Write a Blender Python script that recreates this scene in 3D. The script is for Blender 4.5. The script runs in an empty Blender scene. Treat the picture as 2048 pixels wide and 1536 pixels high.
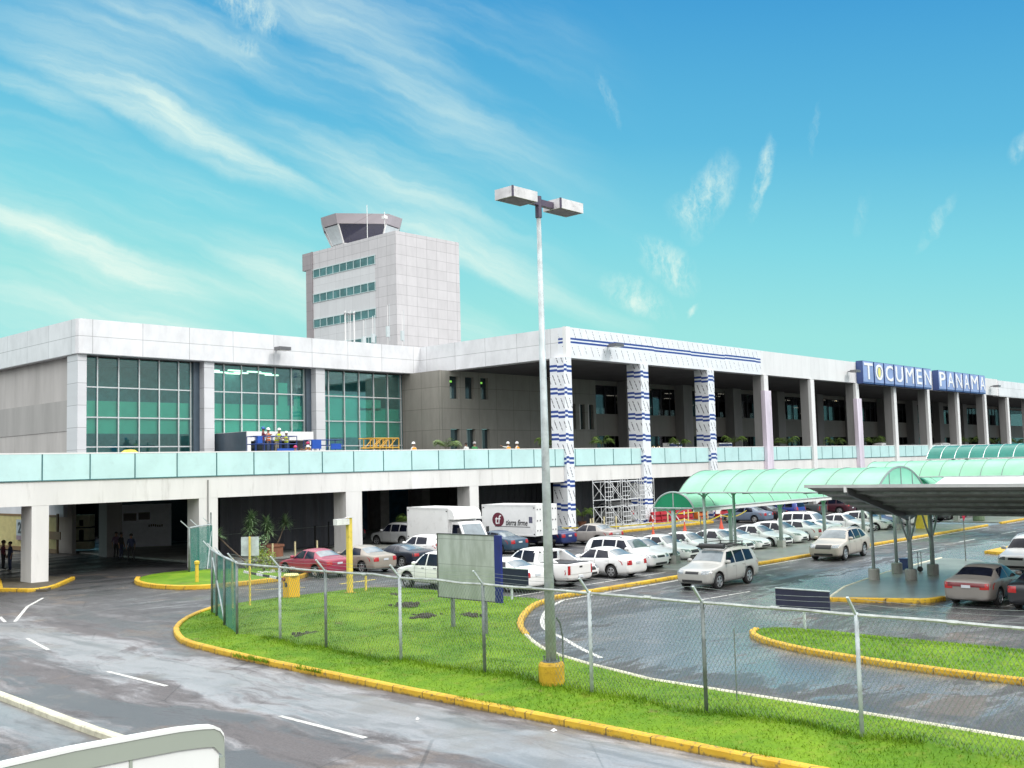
import bpy, bmesh, math, random
from mathutils import Vector, Matrix
from mathutils.bvhtree import BVHTree
random.seed(7)
sc = bpy.context.scene
COL = sc.collection
PI = math.pi

# ------------------------------------------------------------------ camera
FPX, YAW, PITCH, ROLL, CH = 2090.0, .7515, .0776, -.026, 5.6
_f = Vector((math.cos(YAW)*math.cos(PITCH), math.sin(YAW)*math.cos(PITCH), math.sin(PITCH)))
_r0 = Vector((math.sin(YAW), -math.cos(YAW), 0)); _u0 = _r0.cross(_f)
_r = math.cos(ROLL)*_r0 + math.sin(ROLL)*_u0
_u = -math.sin(ROLL)*_r0 + math.cos(ROLL)*_u0
CAM = Vector((0, 0, CH))
cd = bpy.data.cameras.new('camera'); cam = bpy.data.objects.new('camera', cd); COL.objects.link(cam)
cam.matrix_world = Matrix(((_r.x, _u.x, -_f.x, 0), (_r.y, _u.y, -_f.y, 0), (_r.z, _u.z, -_f.z, CH), (0, 0, 0, 1)))
cd.sensor_width = 36; cd.lens = 36*FPX/2048; cd.clip_end = 6000; cd.clip_start = .1
sc.camera = cam
# survey helpers: where the sight line through a measured picture point meets the ground or a wall
def ray(x, y): return _f*FPX + _r*(x-1024) - _u*(y-768)
def G(x, y, z=0.0):
    d = ray(x, y); return CAM + d*((z-CH)/d.z)
def onY(x, y, Y):
    d = ray(x, y); return CAM + d*(Y/d.y)
def onX(x, y, X):
    d = ray(x, y); return CAM + d*(X/d.x)

# ------------------------------------------------------------------ node helper
class NT:
    def __init__(s, tree): s.t = tree
    def n(s, typ, ins=None, **props):
        nd = s.t.nodes.new(typ)
        for k, v in props.items(): setattr(nd, k, v)
        for k, v in (ins or {}).items(): s.set(nd.inputs[k], v)
        return nd
    def set(s, sock, v):
        if hasattr(v, 'is_output'): s.t.links.new(v, sock)
        else: sock.default_value = v
    def m(s, op, a, b=None, c=None, clamp=False):
        nd = s.t.nodes.new('ShaderNodeMath'); nd.operation = op; nd.use_clamp = clamp
        for i, v in enumerate((a, b, c)):
            if v is not None: s.set(nd.inputs[i], v)
        return nd.outputs[0]
    def mix(s, f, a, b, blend='MIX'):
        nd = s.t.nodes.new('ShaderNodeMix'); nd.data_type = 'RGBA'; nd.blend_type = blend
        s.set(nd.inputs[0], f); s.set(nd.inputs[6], a); s.set(nd.inputs[7], b); return nd.outputs[2]
    def fmix(s, f, a, b):
        nd = s.t.nodes.new('ShaderNodeMix'); s.set(nd.inputs[0], f); s.set(nd.inputs[2], a); s.set(nd.inputs[3], b); return nd.outputs[0]
    def ramp(s, f, lo, hi, a=0.0, b=1.0):
        nd = s.n('ShaderNodeMapRange', interpolation_type='SMOOTHSTEP'); nd.clamp = True
        s.set(nd.inputs[0], f); nd.inputs[1].default_value = lo; nd.inputs[2].default_value = hi
        nd.inputs[3].default_value = a; nd.inputs[4].default_value = b; return nd.outputs[0]
    def xyz(s, x, y, z):
        nd = s.n('ShaderNodeCombineXYZ'); s.set(nd.inputs[0], x); s.set(nd.inputs[1], y); s.set(nd.inputs[2], z); return nd.outputs[0]
    def noise(s, vec, scale, detail=3, rough=.55, dist=0):
        nd = s.n('ShaderNodeTexNoise', {'Scale': scale, 'Detail': detail, 'Roughness': rough, 'Distortion': dist})
        s.set(nd.inputs['Vector'], vec); return nd.outputs['Fac']
def c4(c): return (c[0], c[1], c[2], 1) if len(c) == 3 else c
def newmat(name):
    m = bpy.data.materials.new(name); m.use_nodes = True; t = m.node_tree
    b = t.nodes['Principled BSDF']; return m, NT(t), b
MATS = {}
def pm(name, col, rough=.6, metal=0, var=.12, scale=2.0, bump=0, coat=0, spec=.5, objcol=False, dirt=0, streak=False):
    if name in MATS: return MATS[name]
    m, N, b = newmat(name)
    tc = N.n('ShaderNodeTexCoord').outputs['Object']
    v = tc
    if streak:
        mp = N.n('ShaderNodeMapping'); mp.inputs['Scale'].default_value = (1, 1, .15); N.set(mp.inputs[0], tc); v = mp.outputs[0]
    nz = N.noise(v, scale, 5, .6)
    k = N.ramp(nz, .25, .75, 1-var, 1+var*.5)
    if objcol: base = N.n('ShaderNodeObjectInfo').outputs['Color']
    else:
        rgb = N.n('ShaderNodeRGB'); rgb.outputs[0].default_value = c4(col); base = rgb.outputs[0]
    mul = N.n('ShaderNodeVectorMath', operation='SCALE'); N.set(mul.inputs[0], base); N.set(mul.inputs['Scale'], k)
    colr = mul.outputs[0]
    if dirt:
        nd = N.noise(v, scale*3.1, 6, .7); f = N.ramp(nd, .52, .72, 0, dirt)
        colr = N.mix(f, colr, (col[0]*.3, col[1]*.28, col[2]*.24, 1))
    N.set(b.inputs['Base Color'], colr)
    b.inputs['Roughness'].default_value = rough; b.inputs['Metallic'].default_value = metal
    b.inputs['Specular IOR Level'].default_value = spec
    if coat: b.inputs['Coat Weight'].default_value = coat; b.inputs['Coat Roughness'].default_value = .04
    if bump:
        nb = N.noise(tc, scale*12, 4, .6); bp = N.n('ShaderNodeBump', {'Strength': bump, 'Distance': .02}); N.set(bp.inputs['Height'], nb); N.set(b.inputs['Normal'], bp.outputs[0])
    MATS[name] = m; return m
def panelmat(name, col, w, h, ox=0, oz=0, seam=.03, seamk=.45, rough=.45, var=.05, metal=0, cellvar=.04, grime=.12):
    m, N, b = newmat(name)
    tc = N.n('ShaderNodeTexCoord').outputs['Object']; sp = N.n('ShaderNodeSeparateXYZ'); N.set(sp.inputs[0], tc)
    u = N.m('DIVIDE', N.m('ADD', N.m('ADD', sp.outputs[0], sp.outputs[1]), ox), w); v = N.m('DIVIDE', N.m('ADD', sp.outputs[2], oz), h)
    fu = N.m('FRACT', u); fv = N.m('FRACT', v)
    s1 = N.m('LESS_THAN', N.m('MINIMUM', fu, N.m('SUBTRACT', 1.0, fu)), seam/w/2); s2 = N.m('LESS_THAN', N.m('MINIMUM', fv, N.m('SUBTRACT', 1.0, fv)), seam/h/2)
    s = N.m('MAXIMUM', s1, s2)
    wn = N.n('ShaderNodeTexWhiteNoise', noise_dimensions='2D'); N.set(wn.inputs['Vector'], N.xyz(N.m('FLOOR', u), N.m('FLOOR', v), 0.0))
    k = N.m('MULTIPLY_ADD', wn.outputs['Value'], cellvar*2, 1-cellvar)
    nz = N.noise(N.xyz(N.m('MULTIPLY', u, .9), 0.0, N.m('MULTIPLY', sp.outputs[2], .12)), 3.0, 5, .65)
    k = N.m('MULTIPLY', k, N.ramp(nz, .3, .75, 1.0, 1-grime))
    k = N.m('MULTIPLY', k, N.fmix(s, 1.0, seamk))
    mul = N.n('ShaderNodeVectorMath', operation='SCALE'); mul.inputs[0].default_value = col[:3]; N.set(mul.inputs['Scale'], k)
    N.set(b.inputs['Base Color'], mul.outputs[0]); b.inputs['Roughness'].default_value = rough; b.inputs['Metallic'].default_value = metal
    b.inputs['Specular IOR Level'].default_value = .4
    return m
def glassmat(name, tint, refl=1.0, trans=.8, rough=.02):
    m, N, b = newmat(name); t = m.node_tree; t.nodes.remove(b)
    out = t.nodes['Material Output']
    tr = N.n('ShaderNodeBsdfTransparent'); tr.inputs[0].default_value = c4([x*trans for x in tint])
    gl = N.n('ShaderNodeBsdfGlossy'); gl.inputs[0].default_value = (.55, .85, .92, 1) if refl > 2 else (.9, .95, .95, 1); gl.inputs[1].default_value = rough
    fr = N.n('ShaderNodeFresnel'); fr.inputs[0].default_value = 1.5
    mx = N.n('ShaderNodeMixShader'); N.set(mx.inputs[0], N.m('MULTIPLY', fr.outputs[0], refl, clamp=True))
    t.links.new(tr.outputs[0], mx.inputs[1]); t.links.new(gl.outputs[0], mx.inputs[2]); t.links.new(mx.outputs[0], out.inputs[0])
    return m
def emat(name, col, st):
    m, N, b = newmat(name); b.inputs['Base Color'].default_value = c4(col); b.inputs['Emission Color'].default_value = c4(col); b.inputs['Emission Strength'].default_value = st; return m

# ------------------------------------------------------------------ mesh builder
class MB:
    def __init__(s): s.v = []; s.f = []; s.mi = []; s.cur = 0
    def add(s, vs, fs):
        o = len(s.v); s.v += [tuple(p) for p in vs]
        for f in fs: s.f.append(tuple(i+o for i in f)); s.mi.append(s.cur)
    def box(s, a, b):
        x0, y0, z0 = a; x1, y1, z1 = b
        s.add([(x0,y0,z0),(x1,y0,z0),(x1,y1,z0),(x0,y1,z0),(x0,y0,z1),(x1,y0,z1),(x1,y1,z1),(x0,y1,z1)],
              [(0,3,2,1),(4,5,6,7),(0,1,5,4),(1,2,6,5),(2,3,7,6),(3,0,4,7)])
    def obox(s, c, ax, ay, az):
        c = Vector(c); ax = Vector(ax); ay = Vector(ay); az = Vector(az); P = []
        for k in (-1, 1):
            for i, j in ((-1,-1),(1,-1),(1,1),(-1,1)): P.append(c+ax*i+ay*j+az*k)
        s.add(P, [(0,3,2,1),(4,5,6,7),(0,1,5,4),(1,2,6,5),(2,3,7,6),(3,0,4,7)])
    def beam(s, p0, p1, w, h, up=(0, 0, 1)):
        p0 = Vector(p0); p1 = Vector(p1); d = (p1-p0); L = d.length
        if L < 1e-6: return
        d /= L; up = Vector(up)
        if abs(d.dot(up)) > .98: up = Vector((0, 1, 0))
        a = d.cross(up).normalized(); b = a.cross(d)
        s.obox((p0+p1)/2, d*L/2, a*w/2, b*h/2)
    def tube(s, p0, p1, r, n=8, r1=None, caps=True):
        p0 = Vector(p0); p1 = Vector(p1); d = (p1-p0)
        if d.length < 1e-6: return
        d.normalize(); r1 = r if r1 is None else r1
        t = Vector((0,0,1)) if abs(d.z) < .9 else Vector((1,0,0)); a = d.cross(t).normalized(); b = d.cross(a)
        P = []
        for p, rr in ((p0, r), (p1, r1)):
            for i in range(n):
                q = 2*PI*i/n; P.append(p+(a*math.cos(q)+b*math.sin(q))*rr)
        F = [(i, n+i, n+(i+1)%n, (i+1)%n) for i in range(n)]
        if caps: F += [tuple(range(n)), tuple(range(2*n-1, n-1, -1))]
        s.add(P, F)
    def path(s, pts, r, n=6):
        for a, b in zip(pts, pts[1:]): s.tube(a, b, r, n)
    def poly(s, pts): s.add(pts, [tuple(range(len(pts)))])
    def prism(s, pts, z0, z1, side=True):
        n = len(pts); P = [(p[0], p[1], z0) for p in pts]+[(p[0], p[1], z1) for p in pts]
        F = [tuple(range(2*n-1, n-1, -1))[::-1], tuple(range(n))[::-1]]
        F += [(i, (i+1)%n, n+(i+1)%n, n+i) for i in range(n)]
        s.add(P, F)
    def lathe(s, prof, c, n=12, axis='z'):
        c = Vector(c); P = []
        for r, h in prof:
            for i in range(n):
                q = 2*PI*i/n; x, y = r*math.cos(q), r*math.sin(q)
                P.append(c+(Vector((x, y, h)) if axis == 'z' else Vector((x, h, y))))
        k = len(prof)
        F = [(j*n+i, j*n+(i+1)%n, (j+1)*n+(i+1)%n, (j+1)*n+i) for j in range(k-1) for i in range(n)]
        F += [tuple(range(n))[::-1], tuple(range((k-1)*n, k*n))]
        s.add(P, F)
    def strip(s, pts, w, h, z0=0.0):
        # kerb-like strip following a polyline
        n = len(pts); L = []; R = []
        for i in range(n):
            a = Vector(pts[max(i-1, 0)][:2]); b = Vector(pts[min(i+1, n-1)][:2]); d = (b-a).normalized(); q = Vector((-d.y, d.x)); p = Vector(pts[i][:2])
            L.append(p+q*w/2); R.append(p-q*w/2)
        P = []; e = .03
        for l, r in zip(L, R):
            dd = (r-l).normalized()
            P += [(l.x, l.y, z0), (l.x, l.y, z0+h-e), (l.x+dd.x*e, l.y+dd.y*e, z0+h), (r.x-dd.x*e, r.y-dd.y*e, z0+h), (r.x, r.y, z0+h-e), (r.x, r.y, z0)]
        F = []
        for i in range(n-1):
            for k in range(5): F.append((i*6+k, i*6+k+1, (i+1)*6+k+1, (i+1)*6+k))
        F += [tuple(range(6))[::-1], tuple(range((n-1)*6, n*6))]
        s.add(P, F)
    def mesh(s, name, mats, smooth=False):
        me = bpy.data.meshes.new(name); me.from_pydata(s.v, [], s.f)
        for m in (mats if isinstance(mats, (list, tuple)) else [mats]): me.materials.append(m)
        if any(s.mi): me.polygons.foreach_set('material_index', s.mi)
        bm = bmesh.new(); bm.from_mesh(me); bmesh.ops.recalc_face_normals(bm, faces=bm.faces); bm.to_mesh(me); bm.free()
        if smooth: me.polygons.foreach_set('use_smooth', [True]*len(me.polygons))
        me.update(); return me
INV = {}
def tag(o, label=None, cat=None, group=None, kind=None):
    if label: o['label'] = label
    if cat: o['category'] = cat
    if group: o['group'] = group
    if kind: o['kind'] = kind
    return o
def thing(name, label, cat, loc=(0,0,0), rz=0, group=None):
    o = bpy.data.objects.new(name, None); COL.objects.link(o); o.empty_display_size = .3
    o.location = loc; o.rotation_euler = (0, 0, rz)
    INV[o] = (Matrix.Translation(loc) @ Matrix.Rotation(rz, 4, 'Z')).inverted()
    return tag(o, label, cat, group)
def link(name, me, parent=None, world=False, col=None):
    o = bpy.data.objects.new(name, me); COL.objects.link(o)
    if parent is not None:
        o.parent = parent
        if world and parent in INV: o.matrix_parent_inverse = INV[parent]
    if col: o.color = c4(col)
    return o
def part(name, mb, mats, parent, world=True, smooth=False, label=None):
    o = link(name, mb.mesh(name, mats, smooth), parent, world)
    if label: o['label'] = label
    return o
def struct(name, mb, mats, smooth=False):
    o = link(name, mb.mesh(name, mats, smooth)); o['kind'] = 'structure'; return o
def single(name, mb, mats, label, cat, group=None, smooth=False):
    o = link(name, mb.mesh(name, mats, smooth)); return tag(o, label, cat, group)
def kids(o): return [c for c in o.children]
def dup(o, parent=None):
    c = o.copy(); COL.objects.link(c)
    if parent is not None: c.parent = parent
    for ch in list(o.children): dup(ch, c)
    return c

# ------------------------------------------------------------------ sky and light
SUN_EL = math.radians(44)
sun_dir = Vector((.22, -.80, 0)).normalized()*math.cos(SUN_EL) + Vector((0, 0, math.sin(SUN_EL)))   # towards the sun
w = bpy.data.worlds.new("World"); sc.world = w; w.use_nodes = True
T = w.node_tree; T.nodes.clear(); N = NT(T)
def build_world():
    out = N.n('ShaderNodeOutputWorld'); bg = N.n('ShaderNodeBackground'); T.links.new(bg.outputs[0], out.inputs[0])
    d = N.n('ShaderNodeTexCoord').outputs['Generated']
    nrm = N.n('ShaderNodeVectorMath', operation='NORMALIZE'); N.set(nrm.inputs[0], d); d = nrm.outputs[0]
    def dot(v):
        q = N.n('ShaderNodeVectorMath', operation='DOT_PRODUCT'); N.set(q.inputs[0], d); q.inputs[1].default_value = v; return q.outputs['Value']
    cy, sy = math.cos(YAW), math.sin(YAW)
    fwd = dot((cy, sy, 0)); rgt = dot((sy, -cy, 0)); up = dot((0, 0, 1))
    u = N.m('ARCTAN2', rgt, fwd); v = N.m('ARCSINE', up)
    def uv(x, y):
        q = ray(x, y).normalized(); return math.atan2(q.dot(Vector((sy, -cy, 0))), q.dot(Vector((cy, sy, 0)))), math.asin(q.z)
    # clear-sky colour by elevation, a little deeper to the right
    deg = math.radians
    e = N.m('ADD', v, N.m('MULTIPLY', u, .10))
    cr = N.n('ShaderNodeValToRGB'); el = cr.color_ramp
    stops = [(0, (.42, .87, .83)), (8, (.345, .83, .80)), (12.5, (.23, .72, .82)), (18, (.115, .52, .78)), (26, (.050, .35, .71)), (45, (.16, .40, .66)), (90, (.45, .58, .70))]
    while len(el.elements) > 1: el.elements.remove(el.elements[0])
    el.elements[0].position = 0; el.elements[0].color = c4(stops[0][1])
    for a, c in stops[1:]:
        q = el.elements.new(a/90); q.color = c4(c)
    N.set(cr.inputs[0], N.m('DIVIDE', e, PI/2)); base = cr.outputs[0]
    # nishita share
    sk = N.n('ShaderNodeTexSky', sky_type='NISHITA'); sk.sun_disc = False; sk.sun_elevation = SUN_EL; sk.sun_rotation = math.atan2(sun_dir.x, sun_dir.y)
    skm = N.n('ShaderNodeVectorMath', operation='SCALE'); N.set(skm.inputs[0], sk.outputs[0]); skm.inputs['Scale'].default_value = .08
    base = N.mix(.08, base, skm.outputs[0])
    # cirrus
    W = N.n('ShaderNodeTexNoise', {'Scale': 9.0, 'Detail': 8, 'Roughness': .62}); N.set(W.inputs['Vector'], N.xyz(u, v, 0.0))
    sep = N.n('ShaderNodeSeparateColor'); N.set(sep.inputs[0], W.outputs['Color'])
    uu = N.m('MULTIPLY_ADD', N.m('SUBTRACT', sep.outputs[0], .5), .05, u); vv = N.m('MULTIPLY_ADD', N.m('SUBTRACT', sep.outputs[1], .5), .035, v)
    ang = math.radians(-29); ca, sa = math.cos(ang), math.sin(ang)
    al = N.m('ADD', N.m('MULTIPLY', uu, ca), N.m('MULTIPLY', vv, sa)); ac = N.m('SUBTRACT', N.m('MULTIPLY', vv, ca), N.m('MULTIPLY', uu, sa))
    # curve: bands bend down to the right
    ac = N.m('ADD', ac, N.m('MULTIPLY', N.m('MULTIPLY', al, al), .25))
    n1 = N.noise(N.xyz(N.m('MULTIPLY', al, 2.2), N.m('MULTIPLY', ac, 17.0), 3.1), 1.0, 5, .55)
    n2 = N.noise(N.xyz(N.m('MULTIPLY', al, 9.0), N.m('MULTIPLY', ac, 75.0), 7.7), 1.0, 6, .65)
    streak = N.m('MULTIPLY', N.ramp(n1, .42, .72), N.ramp(n2, .15, .8, .45, 1.0))
    nw = N.noise(N.xyz(N.m('MULTIPLY', uu, 60.0), N.m('MULTIPLY', vv, 26.0), 1.3), 1.0, 7, .72)
    wisp = N.ramp(nw, .36, .78)
    def blob(x0, y0, x1, y1, wpx, st, tex):
        a = uv(x0, y0); b = uv(x1, y1); cu, cv = (a[0]+b[0])/2, (a[1]+b[1])/2; L = math.hypot(b[0]-a[0], b[1]-a[1])/2; t = math.atan2(b[1]-a[1], b[0]-a[0]); c, s = math.cos(t), math.sin(t); Wd = wpx/FPX
        du = N.m('SUBTRACT', uu, cu); dv = N.m('SUBTRACT', vv, cv)
        p = N.m('DIVIDE', N.m('ADD', N.m('MULTIPLY', du, c), N.m('MULTIPLY', dv, s)), L); q = N.m('DIVIDE', N.m('SUBTRACT', N.m('MULTIPLY', dv, c), N.m('MULTIPLY', du, s)), Wd)
        g = N.m('SUBTRACT', 1.0, N.m('ADD', N.m('MULTIPLY', p, p), N.m('MULTIPLY', q, q)), clamp=True)
        return N.m('MULTIPLY', N.m('MULTIPLY', N.m('POWER', g, 1.3), st), tex)
    tex1 = N.ramp(n2, .2, .75, .35, 1.0)
    B = [(-60, 40, 740, 440, 40, .55, tex1), (200, 130, 660, 400, 30, .5, tex1), (-150, 350, 480, 645, 52, .7, tex1), (-100, 80, 260, 280, 26, .45, tex1),
         (700, 400, 1180, 600, 45, .5, tex1), (560, 250, 1000, 460, 26, .32, tex1), (-100, -60, 500, 240, 120, .38, tex1), (400, 440, 760, 640, 60, .3, tex1), (900, 500, 1330, 690, 30, .4, tex1), (0, 560, 560, 700, 40, .3, tex1),
         (390, -40, 590, 70, 42, 1.0, wisp), (450, 70, 530, 105, 18, .7, wisp), (1370, 490, 1460, 290, 46, .9, wisp), (1330, 440, 1420, 380, 40, .4, wisp), (1500, 450, 1535, 260, 18, 1.0, wisp), (1260, 470, 1400, 590, 52, 1.1, wisp),
         (1190, 550, 1350, 650, 40, 1.0, wisp), (1365, 640, 1405, 605, 10, .9, wisp), (1830, 520, 1920, 380, 14, .5, wisp), (1190, 130, 1240, 260, 16, .4, wisp), (1610, 330, 1640, 200, 10, .35, wisp), (2015, 320, 2060, 250, 25, .6, wisp), (1700, 480, 1745, 380, 14, .3, wisp)]
    tot = None
    for b in B:
        g = blob(*b); tot = g if tot is None else N.m('ADD', tot, g)
    left = N.ramp(u, -.12, .16, .62, 0.0)
    tot = N.m('ADD', tot, N.m('MULTIPLY', streak, left), clamp=True)
    tot = N.m('MULTIPLY', tot, N.ramp(v, 0.02, .09))
    sky = N.mix(tot, base, (.80, .97, .88, 1))
    # unseen bright overcast added overhead and behind the photographer for its light
    beh = N.ramp(fwd, .25, -.35); top = N.ramp(v, deg(26), deg(42))
    oc = N.m('MAXIMUM', beh, top)
    n3 = N.noise(d, 2.6, 5, .6)
    cl = N.mix(N.ramp(n3, .3, .7), (2.1, 2.15, 2.25, 1), (3.2, 3.18, 3.10, 1))
    lift = N.m('MULTIPLY', N.ramp(v, deg(-2), deg(46), .24, 1.10), N.ramp(v, deg(48), deg(85), 1.0, .42)); cls = N.n('ShaderNodeVectorMath', operation='SCALE'); N.set(cls.inputs[0], cl); N.set(cls.inputs['Scale'], lift)
    sky = N.mix(oc, sky, cls.outputs[0])
    gnd = N.ramp(v, -.03, 0.0)
    sky = N.mix(gnd, (.10, .10, .10, 1), sky)
    N.set(bg.inputs[0], sky); bg.inputs[1].default_value = 1.0
build_world()
sl = bpy.data.lights.new('sun', 'SUN'); sl.energy = 1.5; sl.angle = math.radians(12); sl.color = (1, .97, .92)
so = bpy.data.objects.new('sun', sl); COL.objects.link(so); so.rotation_euler = sun_dir.to_track_quat('Z', 'Y').to_euler(); so.location = (0, 0, 80)
vs = sc.view_settings; vs.view_transform = 'Standard'; vs.look = 'None'; vs.exposure = 0; vs.gamma = 1
sc.cycles.max_bounces = 8; sc.cycles.transparent_max_bounces = 24; sc.cycles.caustics_reflective = False; sc.cycles.caustics_refractive = False
sc.cycles.sample_clamp_indirect = 6

# ------------------------------------------------------------------ ground
def asphaltmat():
    m, N, b = newmat('wet_asphalt')
    tc = N.n('ShaderNodeTexCoord').outputs['Object']; sp = N.n('ShaderNodeSeparateXYZ'); N.set(sp.inputs[0], tc); x, y = sp.outputs[0], sp.outputs[1]
    lot = N.ramp(x, 17.2, 24)
    far = N.ramp(y, 33, 60)
    va = N.xyz(N.m('MULTIPLY', x, .55), N.m('MULTIPLY', y, .10), 0.0); vb = N.xyz(N.m('MULTIPLY', x, .13), N.m('MULTIPLY', y, .5), 2.0)
    wob = N.n('ShaderNodeTexNoise', {'Scale': .25, 'Detail': 3}); N.set(wob.inputs['Vector'], tc)
    va2 = N.n('ShaderNodeVectorMath', operation='ADD'); N.set(va2.inputs[0], va); sc_ = N.n('ShaderNodeVectorMath', operation='SCALE'); N.set(sc_.inputs[0], wob.outputs['Color']); sc_.inputs['Scale'].default_value = 1.1; N.set(va2.inputs[1], sc_.outputs[0])
    vb2 = N.n('ShaderNodeVectorMath', operation='ADD'); N.set(vb2.inputs[0], vb); N.set(vb2.inputs[1], sc_.outputs[0])
    na = N.noise(va2.outputs[0], 1.3, 6, .62); nb = N.noise(vb2.outputs[0], 1.1, 7, .66)
    n = N.fmix(lot, na, nb)
    fine = N.noise(tc, 9.0, 5, .7); grit = N.noise(tc, 60.0, 3, .7)
    # a shallow hollow in the bend of the car lane collects water
    def gauss(cx, cy, sx, sy):
        dx = N.m('DIVIDE', N.m('SUBTRACT', x, cx), sx); dy = N.m('DIVIDE', N.m('SUBTRACT', y, cy), sy)
        return N.m('EXPONENT', N.m('MULTIPLY', N.m('ADD', N.m('MULTIPLY', dx, dx), N.m('MULTIPLY', dy, dy)), -1.0))
    hollow = N.m('ADD', N.m('ADD', gauss(31, 20.5, 4, 3.0), gauss(26.0, 15, 2.0, 5)), N.m('ADD', N.m('ADD', gauss(44, 21.5, 8, 1.5), N.m('ADD', gauss(36.0, 14.5, 4.0, 1.6), gauss(9, 26, 4, 8))), gauss(58, 21, 14, 2.6)))
    w = N.m('ADD', N.m('MULTIPLY_ADD', hollow, .10, n), N.m('MULTIPLY', N.m('SUBTRACT', fine, .5), .14))
    wet = N.ramp(w, .47, .60)                                   # thin film of water, still rough
    pn = N.noise(vb2.outputs[0], 2.4, 7, .68); pl = N.noise(va2.outputs[0], 2.2, 6, .6)
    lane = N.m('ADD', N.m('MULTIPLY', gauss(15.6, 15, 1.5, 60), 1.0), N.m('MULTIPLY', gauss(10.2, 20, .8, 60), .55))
    gl = N.ramp(N.m('ADD', N.m('MULTIPLY', hollow, .34), N.m('MULTIPLY', pn, .95)), .545, .63)
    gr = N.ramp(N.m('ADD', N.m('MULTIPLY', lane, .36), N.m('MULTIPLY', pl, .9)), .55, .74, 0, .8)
    glare = N.fmix(lot, gr, gl)                                  # standing water that mirrors the sky
    rip = N.noise(N.xyz(N.m('MULTIPLY', x, .5), N.m('MULTIPLY', y, 2.6), 5.0), 1.6, 6, .7); rip = N.ramp(rip, .56, .66)
    glare = N.m('MULTIPLY', glare, N.m('SUBTRACT', 1.0, N.m('MULTIPLY', rip, lot)))
    dry_sheen = N.mix(lot, N.mix(N.ramp(N.m('ADD', N.m('MULTIPLY', lane, .25), pl), .48, .70), (.105, .092, .092, 1), (.27, .262, .27, 1)), N.mix(N.ramp(pn, .46, .60), (.050, .052, .056, 1), (.115, .118, .122, 1))); dry_sheen = N.mix(far, dry_sheen, (.045, .044, .046, 1))  # pale tones put the wet sky sheen into the asphalt colour
    wetc = N.mix(lot, (.060, .052, .054, 1), (.024, .026, .029, 1)); wetc = N.mix(far, wetc, (.022, .022, .024, 1))
    streak = N.noise(va2.outputs[0], 3.1, 5, .7); trk = N.noise(N.xyz(N.m('MULTIPLY', x, 2.2), N.m('MULTIPLY', y, .05), 0.0), 1.0, 4, .6)
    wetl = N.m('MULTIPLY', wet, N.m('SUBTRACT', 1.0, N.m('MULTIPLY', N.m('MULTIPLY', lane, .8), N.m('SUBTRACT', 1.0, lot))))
    col = N.mix(wetl, dry_sheen, wetc); col = N.mix(N.m('MULTIPLY', N.ramp(streak, .50, .64), N.fmix(lot, .5, .45)), col, (.035, .032, .033, 1))
    col = N.mix(N.m('MULTIPLY', N.ramp(trk, .52, .68), N.fmix(lot, .55, 0.0)), col, (.05, .045, .045, 1))
    patch = N.noise(tc, .35, 5, .65); col = N.mix(N.ramp(patch, .55, .63, 0, .5), col, (.15, .115, .09, 1))
    vor = N.n('ShaderNodeTexVoronoi', feature='DISTANCE_TO_EDGE'); vor.inputs['Scale'].default_value = .22; dv_ = N.n('ShaderNodeVectorMath', operation='ADD'); N.set(dv_.inputs[0], tc); sv_ = N.n('ShaderNodeVectorMath', operation='SCALE'); N.set(sv_.inputs[0], N.n('ShaderNodeTexNoise', {'Scale': .9, 'Detail': 5}).outputs['Color']); sv_.inputs['Scale'].default_value = 2.4; N.set(dv_.inputs[1], sv_.outputs[0]); N.set(vor.inputs['Vector'], dv_.outputs[0])
    crack = N.m('MULTIPLY', N.m('LESS_THAN', vor.outputs['Distance'], .0035), N.ramp(patch, .42, .5)); col = N.mix(N.m('MULTIPLY', crack, .45), col, (.012, .012, .012, 1))
    spk = N.noise(tc, 17.0, 4, .75)
    k = N.m('MULTIPLY', N.m('MULTIPLY_ADD', grit, .7, .65), N.ramp(spk, .3, .7, .72, 1.25)); mul = N.n('ShaderNodeVectorMath', operation='SCALE'); N.set(mul.inputs[0], col); N.set(mul.inputs['Scale'], k)
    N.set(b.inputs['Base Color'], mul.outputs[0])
    pud = glare
    N.set(b.inputs['Roughness'], N.fmix(wet, .62, .40))
    N.set(b.inputs['Coat Weight'], N.m('MAXIMUM', N.m('MULTIPLY', wet, .7), glare)); N.set(b.inputs['Coat Roughness'], N.fmix(glare, .42, .27)); N.set(b.inputs['Coat IOR'], N.fmix(glare, 1.5, 7.0))
    b.inputs['Specular IOR Level'].default_value = .6
    bp = N.n('ShaderNodeBump', {'Distance': .012}); N.set(bp.inputs['Strength'], N.fmix(pud, N.fmix(wet, .5, .22), .015)); N.set(bp.inputs['Height'], N.m('ADD', grit, N.m('MULTIPLY', fine, 1.2))); N.set(b.inputs['Normal'], bp.outputs[0])
    return m
M_ASPH = asphaltmat()
mb = MB(); mb.poly([(-2500,-2500,0),(3000,-2500,0),(3000,3500,0),(-2500,3500,0)]); struct('ground', mb, M_ASPH)

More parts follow.
